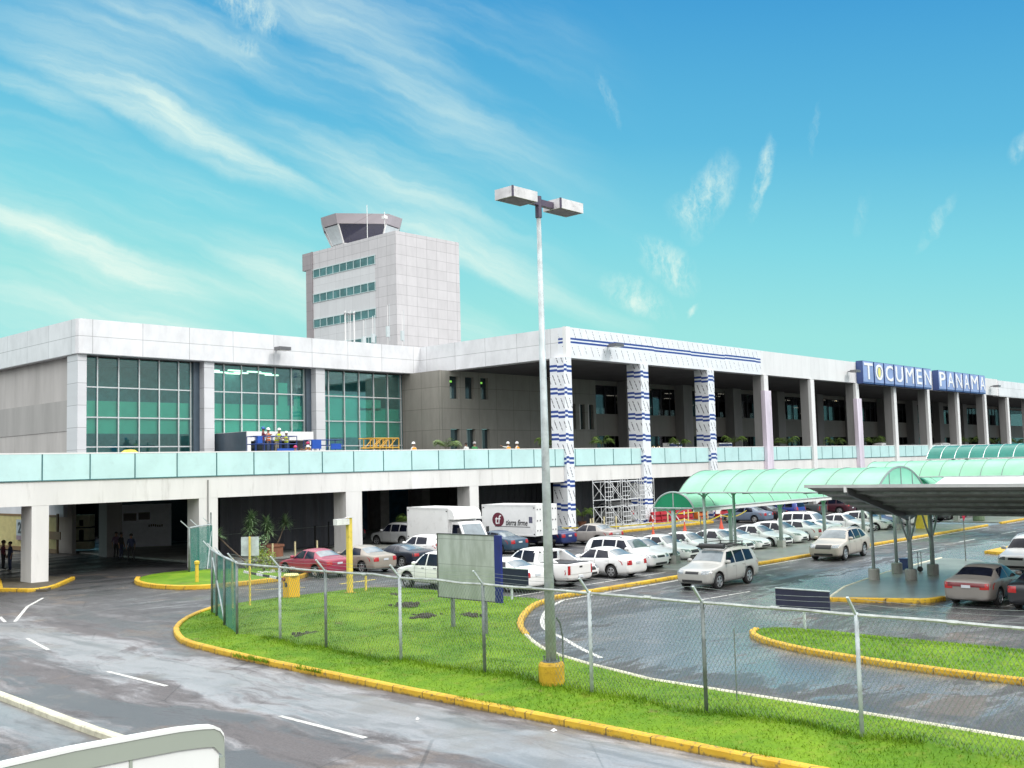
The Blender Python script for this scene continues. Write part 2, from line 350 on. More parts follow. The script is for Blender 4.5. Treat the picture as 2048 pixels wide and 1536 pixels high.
def grassmat(name, blades=False):
    m, N, b = newmat(name)
    tc = N.n('ShaderNodeTexCoord').outputs['Object']
    n1 = N.noise(tc, .55, 5, .65); n2 = N.noise(tc, 3.5, 5, .7); n3 = N.noise(tc, 24.0, 3, .7)
    c = N.mix(N.ramp(n1, .35, .65), (.085, .195, .006, 1), (.155, .275, .010, 1))
    c = N.mix(N.ramp(n2, .50, .72, 0, .55), c, (.22, .25, .035, 1))
    c = N.mix(N.ramp(n2, .42, .26, 0, .45), c, (.045, .12, .008, 1))
    nb = N.noise(tc, .9, 6, .7); c = N.mix(N.ramp(nb, .60, .70, 0, .65), c, (.15, .115, .05, 1))
    k = N.m('MULTIPLY_ADD', n3, 1.0, .5)
    mul = N.n('ShaderNodeVectorMath', operation='SCALE'); N.set(mul.inputs[0], c); N.set(mul.inputs['Scale'], k)
    N.set(b.inputs['Base Color'], mul.outputs[0]); b.inputs['Roughness'].default_value = .7; b.inputs['Specular IOR Level'].default_value = .2
    return m
M_GRASS = grassmat('grass')
def kerbmat():
    m, N, b = newmat('kerb_yellow'); tc = N.n('ShaderNodeTexCoord').outputs['Object']; sp = N.n('ShaderNodeSeparateXYZ'); N.set(sp.inputs[0], tc)
    n1 = N.noise(tc, 1.3, 5, .65); n2 = N.noise(tc, 7.0, 6, .7); n3 = N.noise(tc, 22.0, 4, .7)
    c = N.mix(N.ramp(n1, .3, .7), (.56, .32, .012, 1), (.68, .44, .03, 1)); c = N.mix(N.ramp(n2, .54, .66, 0, .85), c, (.16, .12, .06, 1)); c = N.mix(N.ramp(n3, .62, .72, 0, .7), c, (.30, .28, .24, 1))
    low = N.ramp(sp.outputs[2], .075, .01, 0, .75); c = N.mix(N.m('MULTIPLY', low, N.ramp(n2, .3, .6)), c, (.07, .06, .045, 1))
    j = N.m('LESS_THAN', N.m('FRACT', N.m('DIVIDE', N.m('ADD', sp.outputs[0], sp.outputs[1]), 1.15)), .028); c = N.mix(N.m('MULTIPLY', j, .8), c, (.05, .04, .03, 1))
    N.set(b.inputs['Base Color'], c); b.inputs['Roughness'].default_value = .55
    bp = N.n('ShaderNodeBump', {'Strength': .4, 'Distance': .03}); N.set(bp.inputs['Height'], N.m('SUBTRACT', n2, j)); N.set(b.inputs['Normal'], bp.outputs[0]); return m
M_YEL = kerbmat()
M_PALE = pm('kerb_pale', (.62, .60, .46), .7, var=.3, scale=1.4, dirt=.6, bump=.25)
M_CONC = pm('concrete', (.30, .31, .28), .55, var=.3, scale=.7, dirt=.3, bump=.2)
M_PAVE = pm('pavement_concrete', (.24, .25, .225), .32, var=.35, scale=.5, dirt=.35, bump=.15)
M_PAINT = pm('road_paint', (.66, .66, .62), .5, var=.4, scale=4, dirt=.9)
M_PAINTY = pm('road_paint_yellow', (.66, .52, .10), .5, var=.35, scale=2.5, dirt=.7)

def smooth(pts, it=2, closed=False):
    for _ in range(it):
        q = []; n = len(pts)
        rng = range(n if closed else n-1)
        if not closed: q.append(pts[0])
        for i in rng:
            a, b = pts[i], pts[(i+1) % n]
            q.append((a[0]*.75+b[0]*.25, a[1]*.75+b[1]*.25)); q.append((a[0]*.25+b[0]*.75, a[1]*.25+b[1]*.75))
        if not closed: q.append(pts[-1])
        pts = q
    return pts
def inside(p, poly):
    x, y = p; r = False; j = len(poly)-1
    for i in range(len(poly)):
        xi, yi = poly[i]; xj, yj = poly[j]
        if (yi > y) != (yj > y) and x < (xj-xi)*(y-yi)/(yj-yi)+xi: r = not r
        j = i
    return r
def edged(p, poly):
    m = 9e9
    for i in range(len(poly)):
        a = Vector(poly[i]); b = Vector(poly[(i+1) % len(poly)]); ab = b-a; t = max(0, min(1, (Vector(p)-a).dot(ab)/max(ab.length_squared, 1e-9))); m = min(m, (Vector(p)-a-ab*t).length)
    return m
ALLBL = MB(); 
def height_noise(x, y): return .05*math.sin(x*1.1+y*.6)+.04*math.sin(x*2.3-y*1.7+1)+.025*math.sin(y*3.1+x*.7)
def grass_island(name, poly, rise=.10, step=.45):
    # a turf sheet with a gentle crown, cut to the outline
    xs = [p[0] for p in poly]; ys = [p[1] for p in poly]
    bm = bmesh.new(); vs_ = [bm.verts.new((p[0], p[1], 0)) for p in poly]; f = bm.faces.new(vs_)
    x = math.floor(min(xs)); 
    while x < max(xs):
        x += step; bmesh.ops.bisect_plane(bm, geom=bm.verts[:]+bm.edges[:]+bm.faces[:], plane_co=(x, 0, 0), plane_no=(1, 0, 0))
    y = math.floor(min(ys))
    while y < max(ys):
        y += step; bmesh.ops.bisect_plane(bm, geom=bm.verts[:]+bm.edges[:]+bm.faces[:], plane_co=(0, y, 0), plane_no=(0, 1, 0))
    for v in bm.verts:
        d = edged((v.co.x, v.co.y), poly); k = min(1, d/2.5); v.co.z = .10+(rise+height_noise(v.co.x, v.co.y))*k*k*(3-2*k)
    bmesh.ops.recalc_face_normals(bm, faces=bm.faces)
    me = bpy.data.meshes.new(name); bm.to_mesh(me); bm.free(); me.materials.append(M_GRASS)
    if me.polygons and me.polygons[0].normal.z < 0: me.flip_normals()
    o = link(name, me); o['kind'] = 'structure'; return o
def turf_z(p, poly, rise):
    d = edged(p, poly); k = min(1, d/2.5); return .10+(rise+height_noise(*p))*k*k*(3-2*k)
def blades(poly, rise, n, x0, x1, y0, y1, h=.07, rnd=random.Random(3)):
    vs_ = []; fs = []; c = 0; tries = 0
    while c < n and tries < n*4:
        tries += 1
        p = (rnd.uniform(x0, x1), rnd.uniform(y0, y1))
        if not inside(p, poly): continue
        z = turf_z(p, poly, rise); k = .6+.8*(.5+.5*math.sin(p[0]*1.7+2*math.sin(p[1]*.9)))*rnd.random()
        a = rnd.uniform(0, 2*PI); hh = h*k*rnd.uniform(.6, 1.3); wd = .011; lx, ly = rnd.gauss(0, .035), rnd.gauss(0, .035)
        dx, dy = math.cos(a)*wd, math.sin(a)*wd
        o = len(ALLBL.v); ALLBL.v += [(p[0]-dx, p[1]-dy, z-.01), (p[0]+dx, p[1]+dy, z-.01), (p[0]+lx, p[1]+ly, z+hh)]; ALLBL.f.append((o, o+1, o+2)); ALLBL.mi.append(0); c += 1
front1 = [(17.45,-12),(17.4,0),(17.35,10),(17.4,14),(17.45,20),(17.55,24),(17.6,27),(17.8,29.7),(18.0,31.8),(18.6,33.4)]
left1 = [(19.6,35.3),(21.5,37.5),(23.7,39.1),(26.0,39.3),(28.9,39.0),(30.6,38.9),(31.8,38.2),(32.3,36.2),(32.1,33.9),(32.3,30.7),(32.5,28.9)]
back1 = [(31.2,28.2),(29.6,27.2),(28.1,26.1),(26.6,24.8),(25.4,23.4),(24.3,22.0),(23.4,20.6),(22.7,18.6),(22.0,16.0),(21.9,13.1),(21.8,10.6),(21.6,7),(21.5,0),(21.5,-12)]
I1 = front1[:5]+smooth(front1[4:]+left1+back1[:8], 1)+back1[7:]
I2o = smooth([(27.0,4),(27.05,8.7),(27.2,11),(27.55,13.3),(27.95,15.0),(28.7,16.6),(29.6,17.6),(30.6,17.9),(31.25,17.4),(31.5,16.0),(31.3,14.3),(31.3,12.7),(31.4,10),(31.6,4)], 1)
I2 = [(27.0,-6)]+I2o+[(31.8,-6)]
I3 = smooth([(26.0,50.4),(25.9,48.2),(26.4,46.6),(27.3,45.9),(28.8,45.7),(30.6,45.7),(32.4,45.7),(33.6,46.6),(34.3,48.3),(34.2,52.0),(32.4,54.4),(30.4,55.2),(28.5,54.6),(26.9,52.6)], 1, True)
grass_island('grass_verge', I1, .16); grass_island('grass_median', I2, .22); grass_island('grass_island', I3, .08)
blades(I1, .16, 72000, 17.3, 33, 4, 40, .052)
blades(I2, .22, 15000, 27, 31.6, 4, 18, .065)
# longer uncut tufts along the fence foot and over the kerb
rt = random.Random(11)
for i in range(9000):
    yy = rt.uniform(8, 33.5)
    if yy > 29.5: continue
    if rt.random() < .6: xx = 19.45+rt.gauss(0, .16)
    else:
        xx = 17.4+abs(rt.gauss(0, .08))
        if math.sin(yy*1.9)+math.sin(yy*.7+2) < .5: continue
    z = .12 if xx < 17.7 else turf_z((xx, yy), I1, .16); a = rt.uniform(0, PI); hh = rt.uniform(.06, .15)
    o = len(ALLBL.v); ALLBL.v += [(xx-math.cos(a)*.012, yy-math.sin(a)*.012, z-.02), (xx+math.cos(a)*.012, yy+math.sin(a)*.012, z-.02), (xx+rt.gauss(-.03, .06), yy+rt.gauss(0, .05), z+hh)]; ALLBL.f.append((o, o+1, o+2)); ALLBL.mi.append(0)
me = bpy.data.meshes.new('grass_blades'); me.from_pydata(ALLBL.v, [], ALLBL.f); me.materials.append(M_GRASS); o = link('grass_blades', me); o['kind'] = 'stuff'; o['label'] = 'short bright green grass blades on the verges'; o['category'] = 'grass'
for x, y, r, lab in ((1575,1473,.05,'scrap of white paper in the grass near the lower right'),(1108,1463,.06,'scrap of white litter on the left road by the kerb'),(835,1440,.04,'small white litter scrap beside the yellow kerb')):
    p = G(x, y, .12 if x > 1500 else 0); mb = MB(); mb.add([(p.x-r,p.y-r*.6,p.z+.01),(p.x+r,p.y-r*.8,p.z+.02),(p.x+r*.7,p.y+r*.7,p.z+.05),(p.x-r*.8,p.y+r,p.z+.02),(p.x,p.y,p.z+.07)], [(0,1,4),(1,2,4),(2,3,4),(3,0,4),(0,3,2,1)]); tag(single('paper_scrap', mb, pm('paper_white', (.75,.75,.73), .7), lab, 'paper scrap'), kind='thing')
# kerbs
ks = smooth(front1[4:]+left1[:3], 1)
mb = MB(); mb.strip(front1[:5]+ks[1:], .2, .17); struct('kerb_yellow', mb, M_YEL)
mb = MB(); mb.strip(smooth([(33.2,28.95)]+[(32.2,28.5)]+back1[:5], 1), .22, .16); struct('kerb_yellow', mb, M_YEL)
mb = MB(); mb.strip(smooth(back1[4:8], 1)+back1[8:], .16, .13); struct('kerb_pale', mb, M_PALE)
mb = MB(); mb.strip([(26.95,-6)]+I2o[:15], .2, .17); struct('kerb_yellow', mb, M_YEL)
mb = MB(); mb.strip(I3[-3:]+I3[:18], .24, .22); struct('kerb_yellow', mb, M_YEL)
# sidewalk along the car lane with its covered walkway
mb = MB(); mb.strip([(33.2,28.95),(60,28.75),(83.5,28.7)], .22, .16); struct('kerb_yellow', mb, M_YEL)
mb = MB(); mb.strip([(86.5,28.7),(120,28.7),(190,28.7)], .22, .16); struct('kerb_yellow', mb, M_YEL)
mb = MB(); mb.prism([(45.2,28.86),(83.4,28.86),(83.4,33.4),(44.4,33.4),(44.2,30.2)], 0, .13); mb.prism([(86.6,28.86),(190,28.86),(190,33.4),(86.6,33.4)], 0, .13); struct('sidewalk', mb, M_PAVE)
mb = MB(); mb.prism([(83.4,28.7),(86.6,28.7),(86.6,33.4),(83.4,33.4)], 0, .05); struct('kerb_ramp', mb, pm('ramp_blue', (.20, .27, .32), .5, var=.4, dirt=.5))
# terminal-side pavements
mb = MB(); mb.prism([(63.5,51.3),(80.5,51.3),(82.5,54),(82.5,76),(63.5,76)], 0, .14); mb.prism([(34.5,57.5),(63.5,57.5),(63.5,76),(34.5,76)], 0, .11); mb.prism([(82.5,56.5),(190,56.5),(190,76),(82.5,76)], 0, .12); struct('pavement', mb, M_CONC)
mb = MB(); mb.strip([(63.4,51.2),(80.5,51.2),(82.6,54)], .2, .2); struct('kerb_yellow', mb, M_YEL)
mb = MB(); mb.strip([(84,52.2),(90,52.2)], .2, .2); struct('kerb_yellow', mb, M_YEL)
# island round the viaduct column on the left
mb = MB(); mb.prism([(20.9,54.6),(22.1,52.3),(25.4,56.8),(25.2,60),(23.0,60)], 0, .12); struct('traffic_island', mb, pm('island_soil', (.10,.085,.06), .8, var=.3))
mb = MB(); mb.strip([(22.8,60),(20.85,54.6)]+smooth([(20.85,54.6),(22.0,52.1),(25.5,56.9)], 2)[1:], .22, .18); struct('kerb_yellow', mb, M_YEL)
# carport island
CI = [(38.3,19.3),(39.0,17.6),(39.75,16.0)]
mb = MB(); mb.prism([(38.4,19.25),(39.85,16.1),(41.0,15.85),(50,16.3),(55.8,19.6),(56.2,21.6),(48.2,21.2),(42,20.3)], 0, .14); struct('sidewalk_island', mb, M_PAVE)
mb = MB(); mb.strip(smooth([(38.3,19.3),(39.6,16.3),(40.0,15.95),(40.8,15.8)], 1), .2, .18); struct('kerb_yellow', mb, M_YEL)
mb = MB(); mb.strip([(40.8,15.8),(50,16.2)], .18, .15); mb.strip([(38.3,19.3),(42,20.4),(48.2,21.3),(56.3,21.8)], .15, .15); struct('kerb_pale', mb, M_PALE)
a = G(1980,1108); mb = MB(); mb.prism([(a.x,a.y+.3),(a.x-.3,a.y-.5),(a.x+1.2,a.y-1.9),(a.x+4,a.y-1.9),(a.x+4,a.y+.3)], 0, .16); struct('kerb_yellow', mb, M_YEL)
# painted lines, 4 mm thick sheets
def line(mb, pts, w, z=.004):
    for p, q in zip(pts, pts[1:]):
        p = Vector(p[:2]); q = Vector(q[:2]); d = (q-p); 
        if d.length < 1e-4: continue
        n = Vector((-d.y, d.x)).normalized()*w/2
        mb.poly([(p.x+n.x, p.y+n.y, z), (p.x-n.x, p.y-n.y, z), (q.x-n.x, q.y-n.y, z), (q.x+n.x, q.y+n.y, z)])
def g2(x, y): v = G(x, y); return (v.x, v.y)
mb = MB()
for a, b in (((55,1277),(97,1300)), ((215,1343),(333,1372)), ((560,1432),(731,1476))): line(mb, [g2(*a), g2(*b)], .13)
line(mb, [g2(86,1196), g2(55,1213), g2(30,1243)], .13); line(mb, [g2(0,1234), g2(10,1244)], .13)
line(mb, smooth([(33.2,28.45),(31.6,27.7),(29.9,26.6),(28.3,25.3),(26.9,23.9),(26.0,22.3),(25.0,20.9),(24.0,19.2)], 1), .16)
line(mb, [(33.2,28.45),(83,28.4)], .12); line(mb, [(87,28.4),(180,28.4)], .12)
for x in (60, 68, 76, 84, 92, 100): line(mb, [(x, 25.2), (x+3, 25.2)], .12)
line(mb, [g2(1400,1200), g2(1500,1183)], .1)
for i in range(36): X = 32.8+2.45*i; line(mb, [(X, 31.2), (X, 36.2)], .1)
for i in range(30): X = 33.2+2.45*i; line(mb, [(X, 44.3), (X, 49.4)], .1)
line(mb, [(33,31.05),(46,31.05)], .12)
for k in range(4): Y = 13.4-2.6*k; line(mb, [(40.5, Y), (46, Y)], .1)
line(mb, [(40.4, 15.4), (40.4, 2)], .1)
struct('lane_markings', mb, M_PAINT)
mb = MB(); line(mb, [g2(680,1168), g2(750,1159)], .25); line(mb, [g2(510,1180), g2(610,1175)], .12); struct('lane_marking_yellow', mb, M_PAINTY)
# low concrete divider on the left road
mb = MB(); p = [g2(-60,1372), g2(0,1396), g2(120,1442), g2(190,1468), g2(262,1492)]; mb.strip(p, .22, .14); struct('kerb_concrete', mb, M_PALE)
# mole hills and bare patches
for i, (x, y, s) in enumerate([(812,1210,.45),(850,1233,.5),(625,1270,.5),(935,1232,.4),(780,1192,.35)]):
    c = G(x, y, .25); mb = MB(); rr = random.Random(i)
    mb.add([(c.x+s*1.1*math.cos(k*PI/9)*(.8+.3*rr.random()), c.y+s*1.1*math.sin(k*PI/9)*(.8+.3*rr.random()), c.z-.03) for k in range(18)]+[(c.x,c.y,c.z+.07)], [(k,(k+1)%18,18) for k in range(18)])
    for k in range(60):
        q = Vector((rr.gauss(0, s*.45), rr.gauss(0, s*.45), rr.uniform(.0, .05))); mb.obox(c+q, (rr.uniform(.03,.07),0,0), (0,rr.uniform(.03,.07),0), (0.02,0.01,rr.uniform(.02,.05)))
    o = single('dirt_mound', mb, pm('soil', (.05,.045,.03), .9, var=.4), ['small dark earth mound in the grass near the tall billboard','flat dark earth mound in the grass below the first','wide earth mound behind the third fence post','thin crack of dark earth beside the billboard post','faint dark mound at the far edge of the lawn'][i], 'earth mound', 'earth mounds on the lawn')

# ------------------------------------------------------------------ terminal building
M_FASC = panelmat('fascia_panels', (.80,.81,.83), 3.9, 1.28, -34.7, -14.52, .04, .5, .35, grime=.18)
M_FASC2 = panelmat('fascia_sheets', (.78,.78,.78), 2.1, 9.0, 0, 0, .03, .82, .4, grime=.08)
M_WHITE = pm('white_paint', (.80,.80,.79), .5, var=.06, scale=.6, dirt=.12, streak=True)
M_TAUPE = panelmat('taupe_panels', (.30,.29,.255), 2.4, 1.97, -65.6-70.14, -11.0, .04, .55, .5, grime=.18)
M_SIDEW = pm('side_wall_render', (.50,.48,.46), .8, var=.16, scale=.5, dirt=.18, streak=True)
M_SIDEB = pm('side_wall_band', (.40,.39,.375), .8, var=.14, scale=.7, streak=True)
M_COLP = panelmat('column_panels', (.66,.67,.69), 30, 1.62, 5, -5.9, .035, .5, .4, grime=.12)
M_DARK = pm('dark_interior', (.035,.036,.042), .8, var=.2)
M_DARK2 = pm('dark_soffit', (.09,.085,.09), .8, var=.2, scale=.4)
M_CGREY = pm('concrete_grey', (.26,.255,.25), .75, var=.18, scale=.5, dirt=.2, streak=True)
M_MULL = pm('mullion_aluminium', (.68,.72,.72), .35, .4, var=.05)
M_TEAL = glassmat('teal_glass', (.74,.99,.95), 1.8, 1.0, .03)
M_DGLASS = glassmat('dark_glass', (.42,.42,.44), .55, .9, .02)
M_FILM = pm('frosted_film', (.24,.95,.75), .5, var=.10, scale=.5)
M_LAMP = emat('ceiling_lamp', (1, .93, .70), 2.2)
M_WARML = emat('warm_lamp', (1, .85, .5), 3.0)
M_GLASSP = pm('balustrade_glass', (.53,.76,.75), .25, var=.10, dirt=.12, scale=.5, spec=.6)
M_SEAM = pm('dark_green_frame', (.03,.13,.14), .5)

def wrapmat(name, horizontal):
    m, N, b = newmat(name)
    tc = N.n('ShaderNodeTexCoord').outputs['Object']; sp = N.n('ShaderNodeSeparateXYZ'); N.set(sp.inputs[0], tc)
    gn = N.n('ShaderNodeSeparateXYZ'); N.set(gn.inputs[0], N.n('ShaderNodeNewGeometry').outputs['True Normal'])
    u = N.m('SUBTRACT', N.m('MULTIPLY', sp.outputs[0], N.m('GREATER_THAN', N.m('ABSOLUTE', gn.outputs[1]), .5)), N.m('MULTIPLY', sp.outputs[1], N.m('GREATER_THAN', N.m('ABSOLUTE', gn.outputs[0]), .5))); z = sp.outputs[2]
    nz = N.noise(N.xyz(N.m('MULTIPLY', u, .7), N.m('MULTIPLY', z, .35), 0.0), 2.0, 4, .6)
    if horizontal:   # lettered sheet with a double blue line along the middle
        step = N.m('MULTIPLY', N.m('FLOOR', N.m('DIVIDE', u, 5.4)), .035)
        zz = N.m('ADD', z, N.m('FRACT', N.m('MULTIPLY', N.m('FLOOR', N.m('DIVIDE', u, 5.4)), .37)))
        c0 = 15.95
        def band(lo, hi): return N.m('MULTIPLY', N.m('GREATER_THAN', zj, lo), N.m('LESS_THAN', zj, hi))
        zj = N.m('ADD', N.m('SUBTRACT', z, c0), N.m('MULTIPLY_ADD', N.m('FRACT', N.m('MULTIPLY', N.m('FLOOR', N.m('DIVIDE', u, 6.1)), .417)), .09, -.045))
        blue = N.m('MAXIMUM', band(-.22, -.05), band(.07, .24))
        t = N.m('SUBTRACT', u, N.m('MULTIPLY', z, -.45)); rw_ = .86; row = N.m('FRACT', N.m('DIVIDE', t, rw_))
        zr = N.m('ABSOLUTE', N.m('SUBTRACT', N.m('ABSOLUTE', N.m('SUBTRACT', z, 15.85)), .72)); win = N.m('LESS_THAN', zr, .40); pitch = .042
    else:
        sheet = N.m('FLOOR', N.m('DIVIDE', u, .9))
        zz = N.m('ADD', z, N.m('MULTIPLY', N.m('FRACT', N.m('MULTIPLY', sheet, .43)), .22))
        f = N.m('FRACT', N.m('DIVIDE', zz, 1.92)); 
        def band(lo, hi): return N.m('MULTIPLY', N.m('GREATER_THAN', f, lo), N.m('LESS_THAN', f, hi))
        blue = N.m('MAXIMUM', band(.0, .105), band(.19, .295))
        t = N.m('ADD', u, N.m('MULTIPLY', z, .42)); rw_ = .52; row = N.m('FRACT', N.m('DIVIDE', t, rw_))
        win = N.m('MULTIPLY', N.m('GREATER_THAN', f, .42), N.m('LESS_THAN', f, .86)); pitch = .09
    # slanted rows of small print
    ln = N.m('LESS_THAN', N.m('ABSOLUTE', N.m('SUBTRACT', row, .5)), pitch)
    dash = N.noise(N.xyz(N.m('MULTIPLY', N.m('FLOOR', N.m('DIVIDE', t, rw_)), 7.3), N.m('MULTIPLY', z, 5.5), 0.0), 2.0, 2, .5)
    ink = N.m('MULTIPLY', N.m('MULTIPLY', ln, win), N.m('GREATER_THAN', dash, .47 if horizontal else .43))
    if not horizontal:
        wn = N.n('ShaderNodeTexWhiteNoise', noise_dimensions='2D'); N.set(wn.inputs['Vector'], N.xyz(N.m('FLOOR', N.m('DIVIDE', t, rw_)), N.m('FLOOR', N.m('DIVIDE', zz, 1.92)), 0.0)); ink = N.m('MULTIPLY', ink, N.m('GREATER_THAN', wn.outputs['Value'], .22))
    k = N.ramp(nz, .3, .7, .93, 1.0)
    mul = N.n('ShaderNodeVectorMath', operation='SCALE'); mul.inputs[0].default_value = (.80,.82,.85); N.set(mul.inputs['Scale'], k)
    col = N.mix(blue, mul.outputs[0], (.022,.06,.27,1)); col = N.mix(N.m('MULTIPLY', ink, .8 if horizontal else .95), col, (.04,.04,.06,1))
    N.set(b.inputs['Base Color'], col); b.inputs['Roughness'].default_value = .32
    return m
M_WRAPF = wrapmat('lettered_sheet_fascia', True); M_WRAPC = wrapmat('lettered_sheet_column', False)

TB = thing('terminal_building', 'long white-fascia airport terminal with teal glass wing and colonnade', 'terminal building', (66.7, 60, 0))
def tb(name, boxes, mat, label=None, parent=None):
    mb = MB()
    for a, b in boxes: mb.box(a, b)
    return part(name, mb, mat, parent or TB, True, label=label)
FX = 66.68
# fascias (butted at the corners)
def fascia(name, outline, mat, z0=14.5, z1=17.06, label=None):
    mb = MB(); mb.prism(outline, z0, z1); o = part(name, mb, mat, TB, label=label); return o
fascia('fascia', [(33.9,74.2),(66.68,74.2),(66.68,75.1),(34.4,75.1),(34.4,112),(33.5,112),(33.5,74.6),(33.6,74.3)], M_FASC, label='white panelled fascia over the teal glass wing')
fascia('fascia', [(66.68,56.86),(67.6,56.86),(67.6,75.1),(66.68,75.1)], M_FASC, 14.5, 17.06, 'white panelled fascia on the return')
fascia('fascia', [(66.68,56),(98.6,56),(98.6,56.86),(66.68,56.86)], M_WRAPF, 14.47, 17.06, 'fascia covered in lettered protective sheet with a blue double line')
tb('corner_trim', [((66.62,55.94,14.46),(67.2,56.3,17.09))], M_WHITE)
fascia('fascia', [(98.6,56.06),(171.5,56.06),(171.5,56.86),(98.6,56.86)], M_FASC2, 14.5, 17.05, 'plain white sheet fascia with vertical joints')
fascia('fascia', [(171.5,55.9),(260,55.9),(260,56.86),(171.5,56.86)], M_FASC, 14.4, 16.9, 'white fascia at the far end')
tb('roof', [((34.4,75.1,16.3),(67.6,112,16.5)), ((67.6,56.86,16.3),(260,112,16.5))], M_CGREY)
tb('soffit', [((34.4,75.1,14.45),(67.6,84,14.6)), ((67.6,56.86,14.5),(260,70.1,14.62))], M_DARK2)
# left wing side wall with a darker band
zb0 = onX(40, 871, 34.1).z; zb1 = onX(40, 814, 34.1).z
tb('side_wall', [((34.1,76.3,0),(34.4,112,14.5))], M_SIDEW)
tb('wall_band', [((34.06,76.3,zb0),(34.1,112,zb1))], M_SIDEB)
# panelled columns of the left wing
for x0, x1 in ((33.62,34.28),(43.82,44.72),(54.66,55.62)): tb('column', [((x0,74.45,5.4),(x1,76.2,14.5))], M_COLP)
# teal curtain walls
YG = 75.5
def curtain(x0, x1, xs, film, jamb):
    mb = MB(); t = .045
    for x in xs: mb.box((x-t,YG-.09,5.42),(x+t,YG+.02,14.5))
    for z in (5.45, 7.75, 9.95, 12.2): mb.box((x0,YG-.07,z-t),(x1,YG+.02,z+t))
    cw = part('curtain_wall', mb, M_MULL, TB)
    gb = MB(); gb.box((x0,YG+.03,5.42),(x1,YG+.05,14.5)); part('glass', gb, M_TEAL, cw)
    fb = MB()
    for fx0, fx1, z0, z1 in film: fb.box((fx0+.03,YG+.22,z0),(fx1-.03,YG+.24,z1))
    part('blind', fb, M_FILM, cw)
    if jamb: 
        jb = MB(); jb.box((jamb[0],YG-.35,5.42),(jamb[1],YG-.1,14.5)); part('jamb', jb, pm('slate_panel', (.07,.10,.13), .3), cw)
    return cw
def films(xs, z0, z1, skip=()):
    return [(a, b, z0, z1) for i, (a, b) in enumerate(zip(xs, xs[1:])) if i not in skip]
xs1 = [34.3,35.55,37.2,38.85,40.5,42.15,43.2]
curtain(34.28, 43.3, xs1, films(xs1, 8.75, 11.2), (43.3,43.82))
xs2 = [44.75,46.2,47.85,49.5,51.15,52.8,54.1]
curtain(44.72, 54.15, xs2, films(xs2, 8.7, 11.25)+[(51.6,52.6,11.25,13.2),(53.2,53.9,11.25,12.3)], (54.15,54.66))
xs3 = [55.65,56.75,58.5,60.2,61.9,63.6,65.2]
curtain(55.62, 65.3, xs3, films(xs3, 8.5, 11.2)+[(56.7,60.3,11.2,12.35),(60.3,63.0,11.0,12.0)], None)
# interior of the glass wing
mb = MB(); mb.box((34.5,80.5,5.4),(65.9,80.7,14.4)); mb.box((65.7,75.7,5.4),(65.9,88,14.4)); mb.box((34.42,76.4,5.4),(34.5,88,14.4)); mb.box((34.5,75.7,14.3),(65.7,88,14.4)); mb.box((34.5,75.7,5.3),(65.7,88,5.42))
part('interior', mb, pm('interior_teal', (.22,.55,.64), .8, var=.2), TB)
for x, y in ((46.9,78.4),(48.6,77.6),(48.4,79.5),(50.2,79.2),(50.6,77.8),(52.2,78.6),(53.6,79.6),(49.9,80.0)):
    mb = MB(); mb.box((x-.65,y-.12,14.18),(x+.65,y+.12,14.28)); part('ceiling_light', mb, M_LAMP, TB)
# entrance vestibule in front of the glass
# taupe walls with window openings
def holed(name, axis, c, u0, u1, z0, z1, holes, depth, mat, thick=.3):
    us = sorted({u0, u1}|{h[0] for h in holes}|{h[1] for h in holes}); zs = sorted({z0, z1}|{h[2] for h in holes}|{h[3] for h in holes})
    P = (lambda u, d, z: (u, c+d, z)) if axis == 'x' else (lambda u, d, z: (c+d, u, z))
    mb = MB()
    for a, b in zip(us, us[1:]):
        for p, q in zip(zs, zs[1:]):
            if any(h[0] <= a and b <= h[1] and h[2] <= p and q <= h[3] for h in holes): continue
            mb.poly([P(a,0,p),P(b,0,p),P(b,0,q),P(a,0,q)])
    for a, b, p, q in holes:
        mb.poly([P(a,0,p),P(a,depth,p),P(a,depth,q),P(a,0,q)]); mb.poly([P(b,0,p),P(b,depth,p),P(b,depth,q),P(b,0,q)])
        mb.poly([P(a,0,p),P(b,0,p),P(b,depth,p),P(a,depth,p)]); mb.poly([P(a,0,q),P(b,0,q),P(b,depth,q),P(a,depth,q)])
    return part(name, mb, mat, TB)
W = [(66.6,67.75,11.9,14.0),(68.6,69.75,11.95,14.0),(70.65,71.7,11.95,14.02),(66.6,67.75,6.2,9.1),(68.65,69.8,6.2,9.1),(70.65,71.75,6.2,9.12),
     (83.75,84.75,9.2,11.85),(85.5,86.3,9.2,11.85),(86.95,87.75,9.2,11.85)]
Y3 = 70.14
holed('front_wall', 'x', Y3, 65.4, 88.2, 5.3, 14.5, W, .4, M_TAUPE)
mb = MB(); mb.poly([(65.4,Y3,5.3),(65.4,YG,5.3),(65.4,YG,14.5),(65.4,Y3,14.5)]); part('return_wall', mb, M_TAUPE, TB)
mb = MB(); mb.poly([(88.2,Y3,5.3),(88.2,Y3+.6,5.3),(88.2,Y3+.6,14.5),(88.2,Y3,14.5)]); part('return_wall', mb, M_TAUPE, TB)
M_WIN = pm('window_dark', (.03,.05,.055), .06, spec=.7); M_WINL = pm('window_blind', (.30,.40,.38), .5)
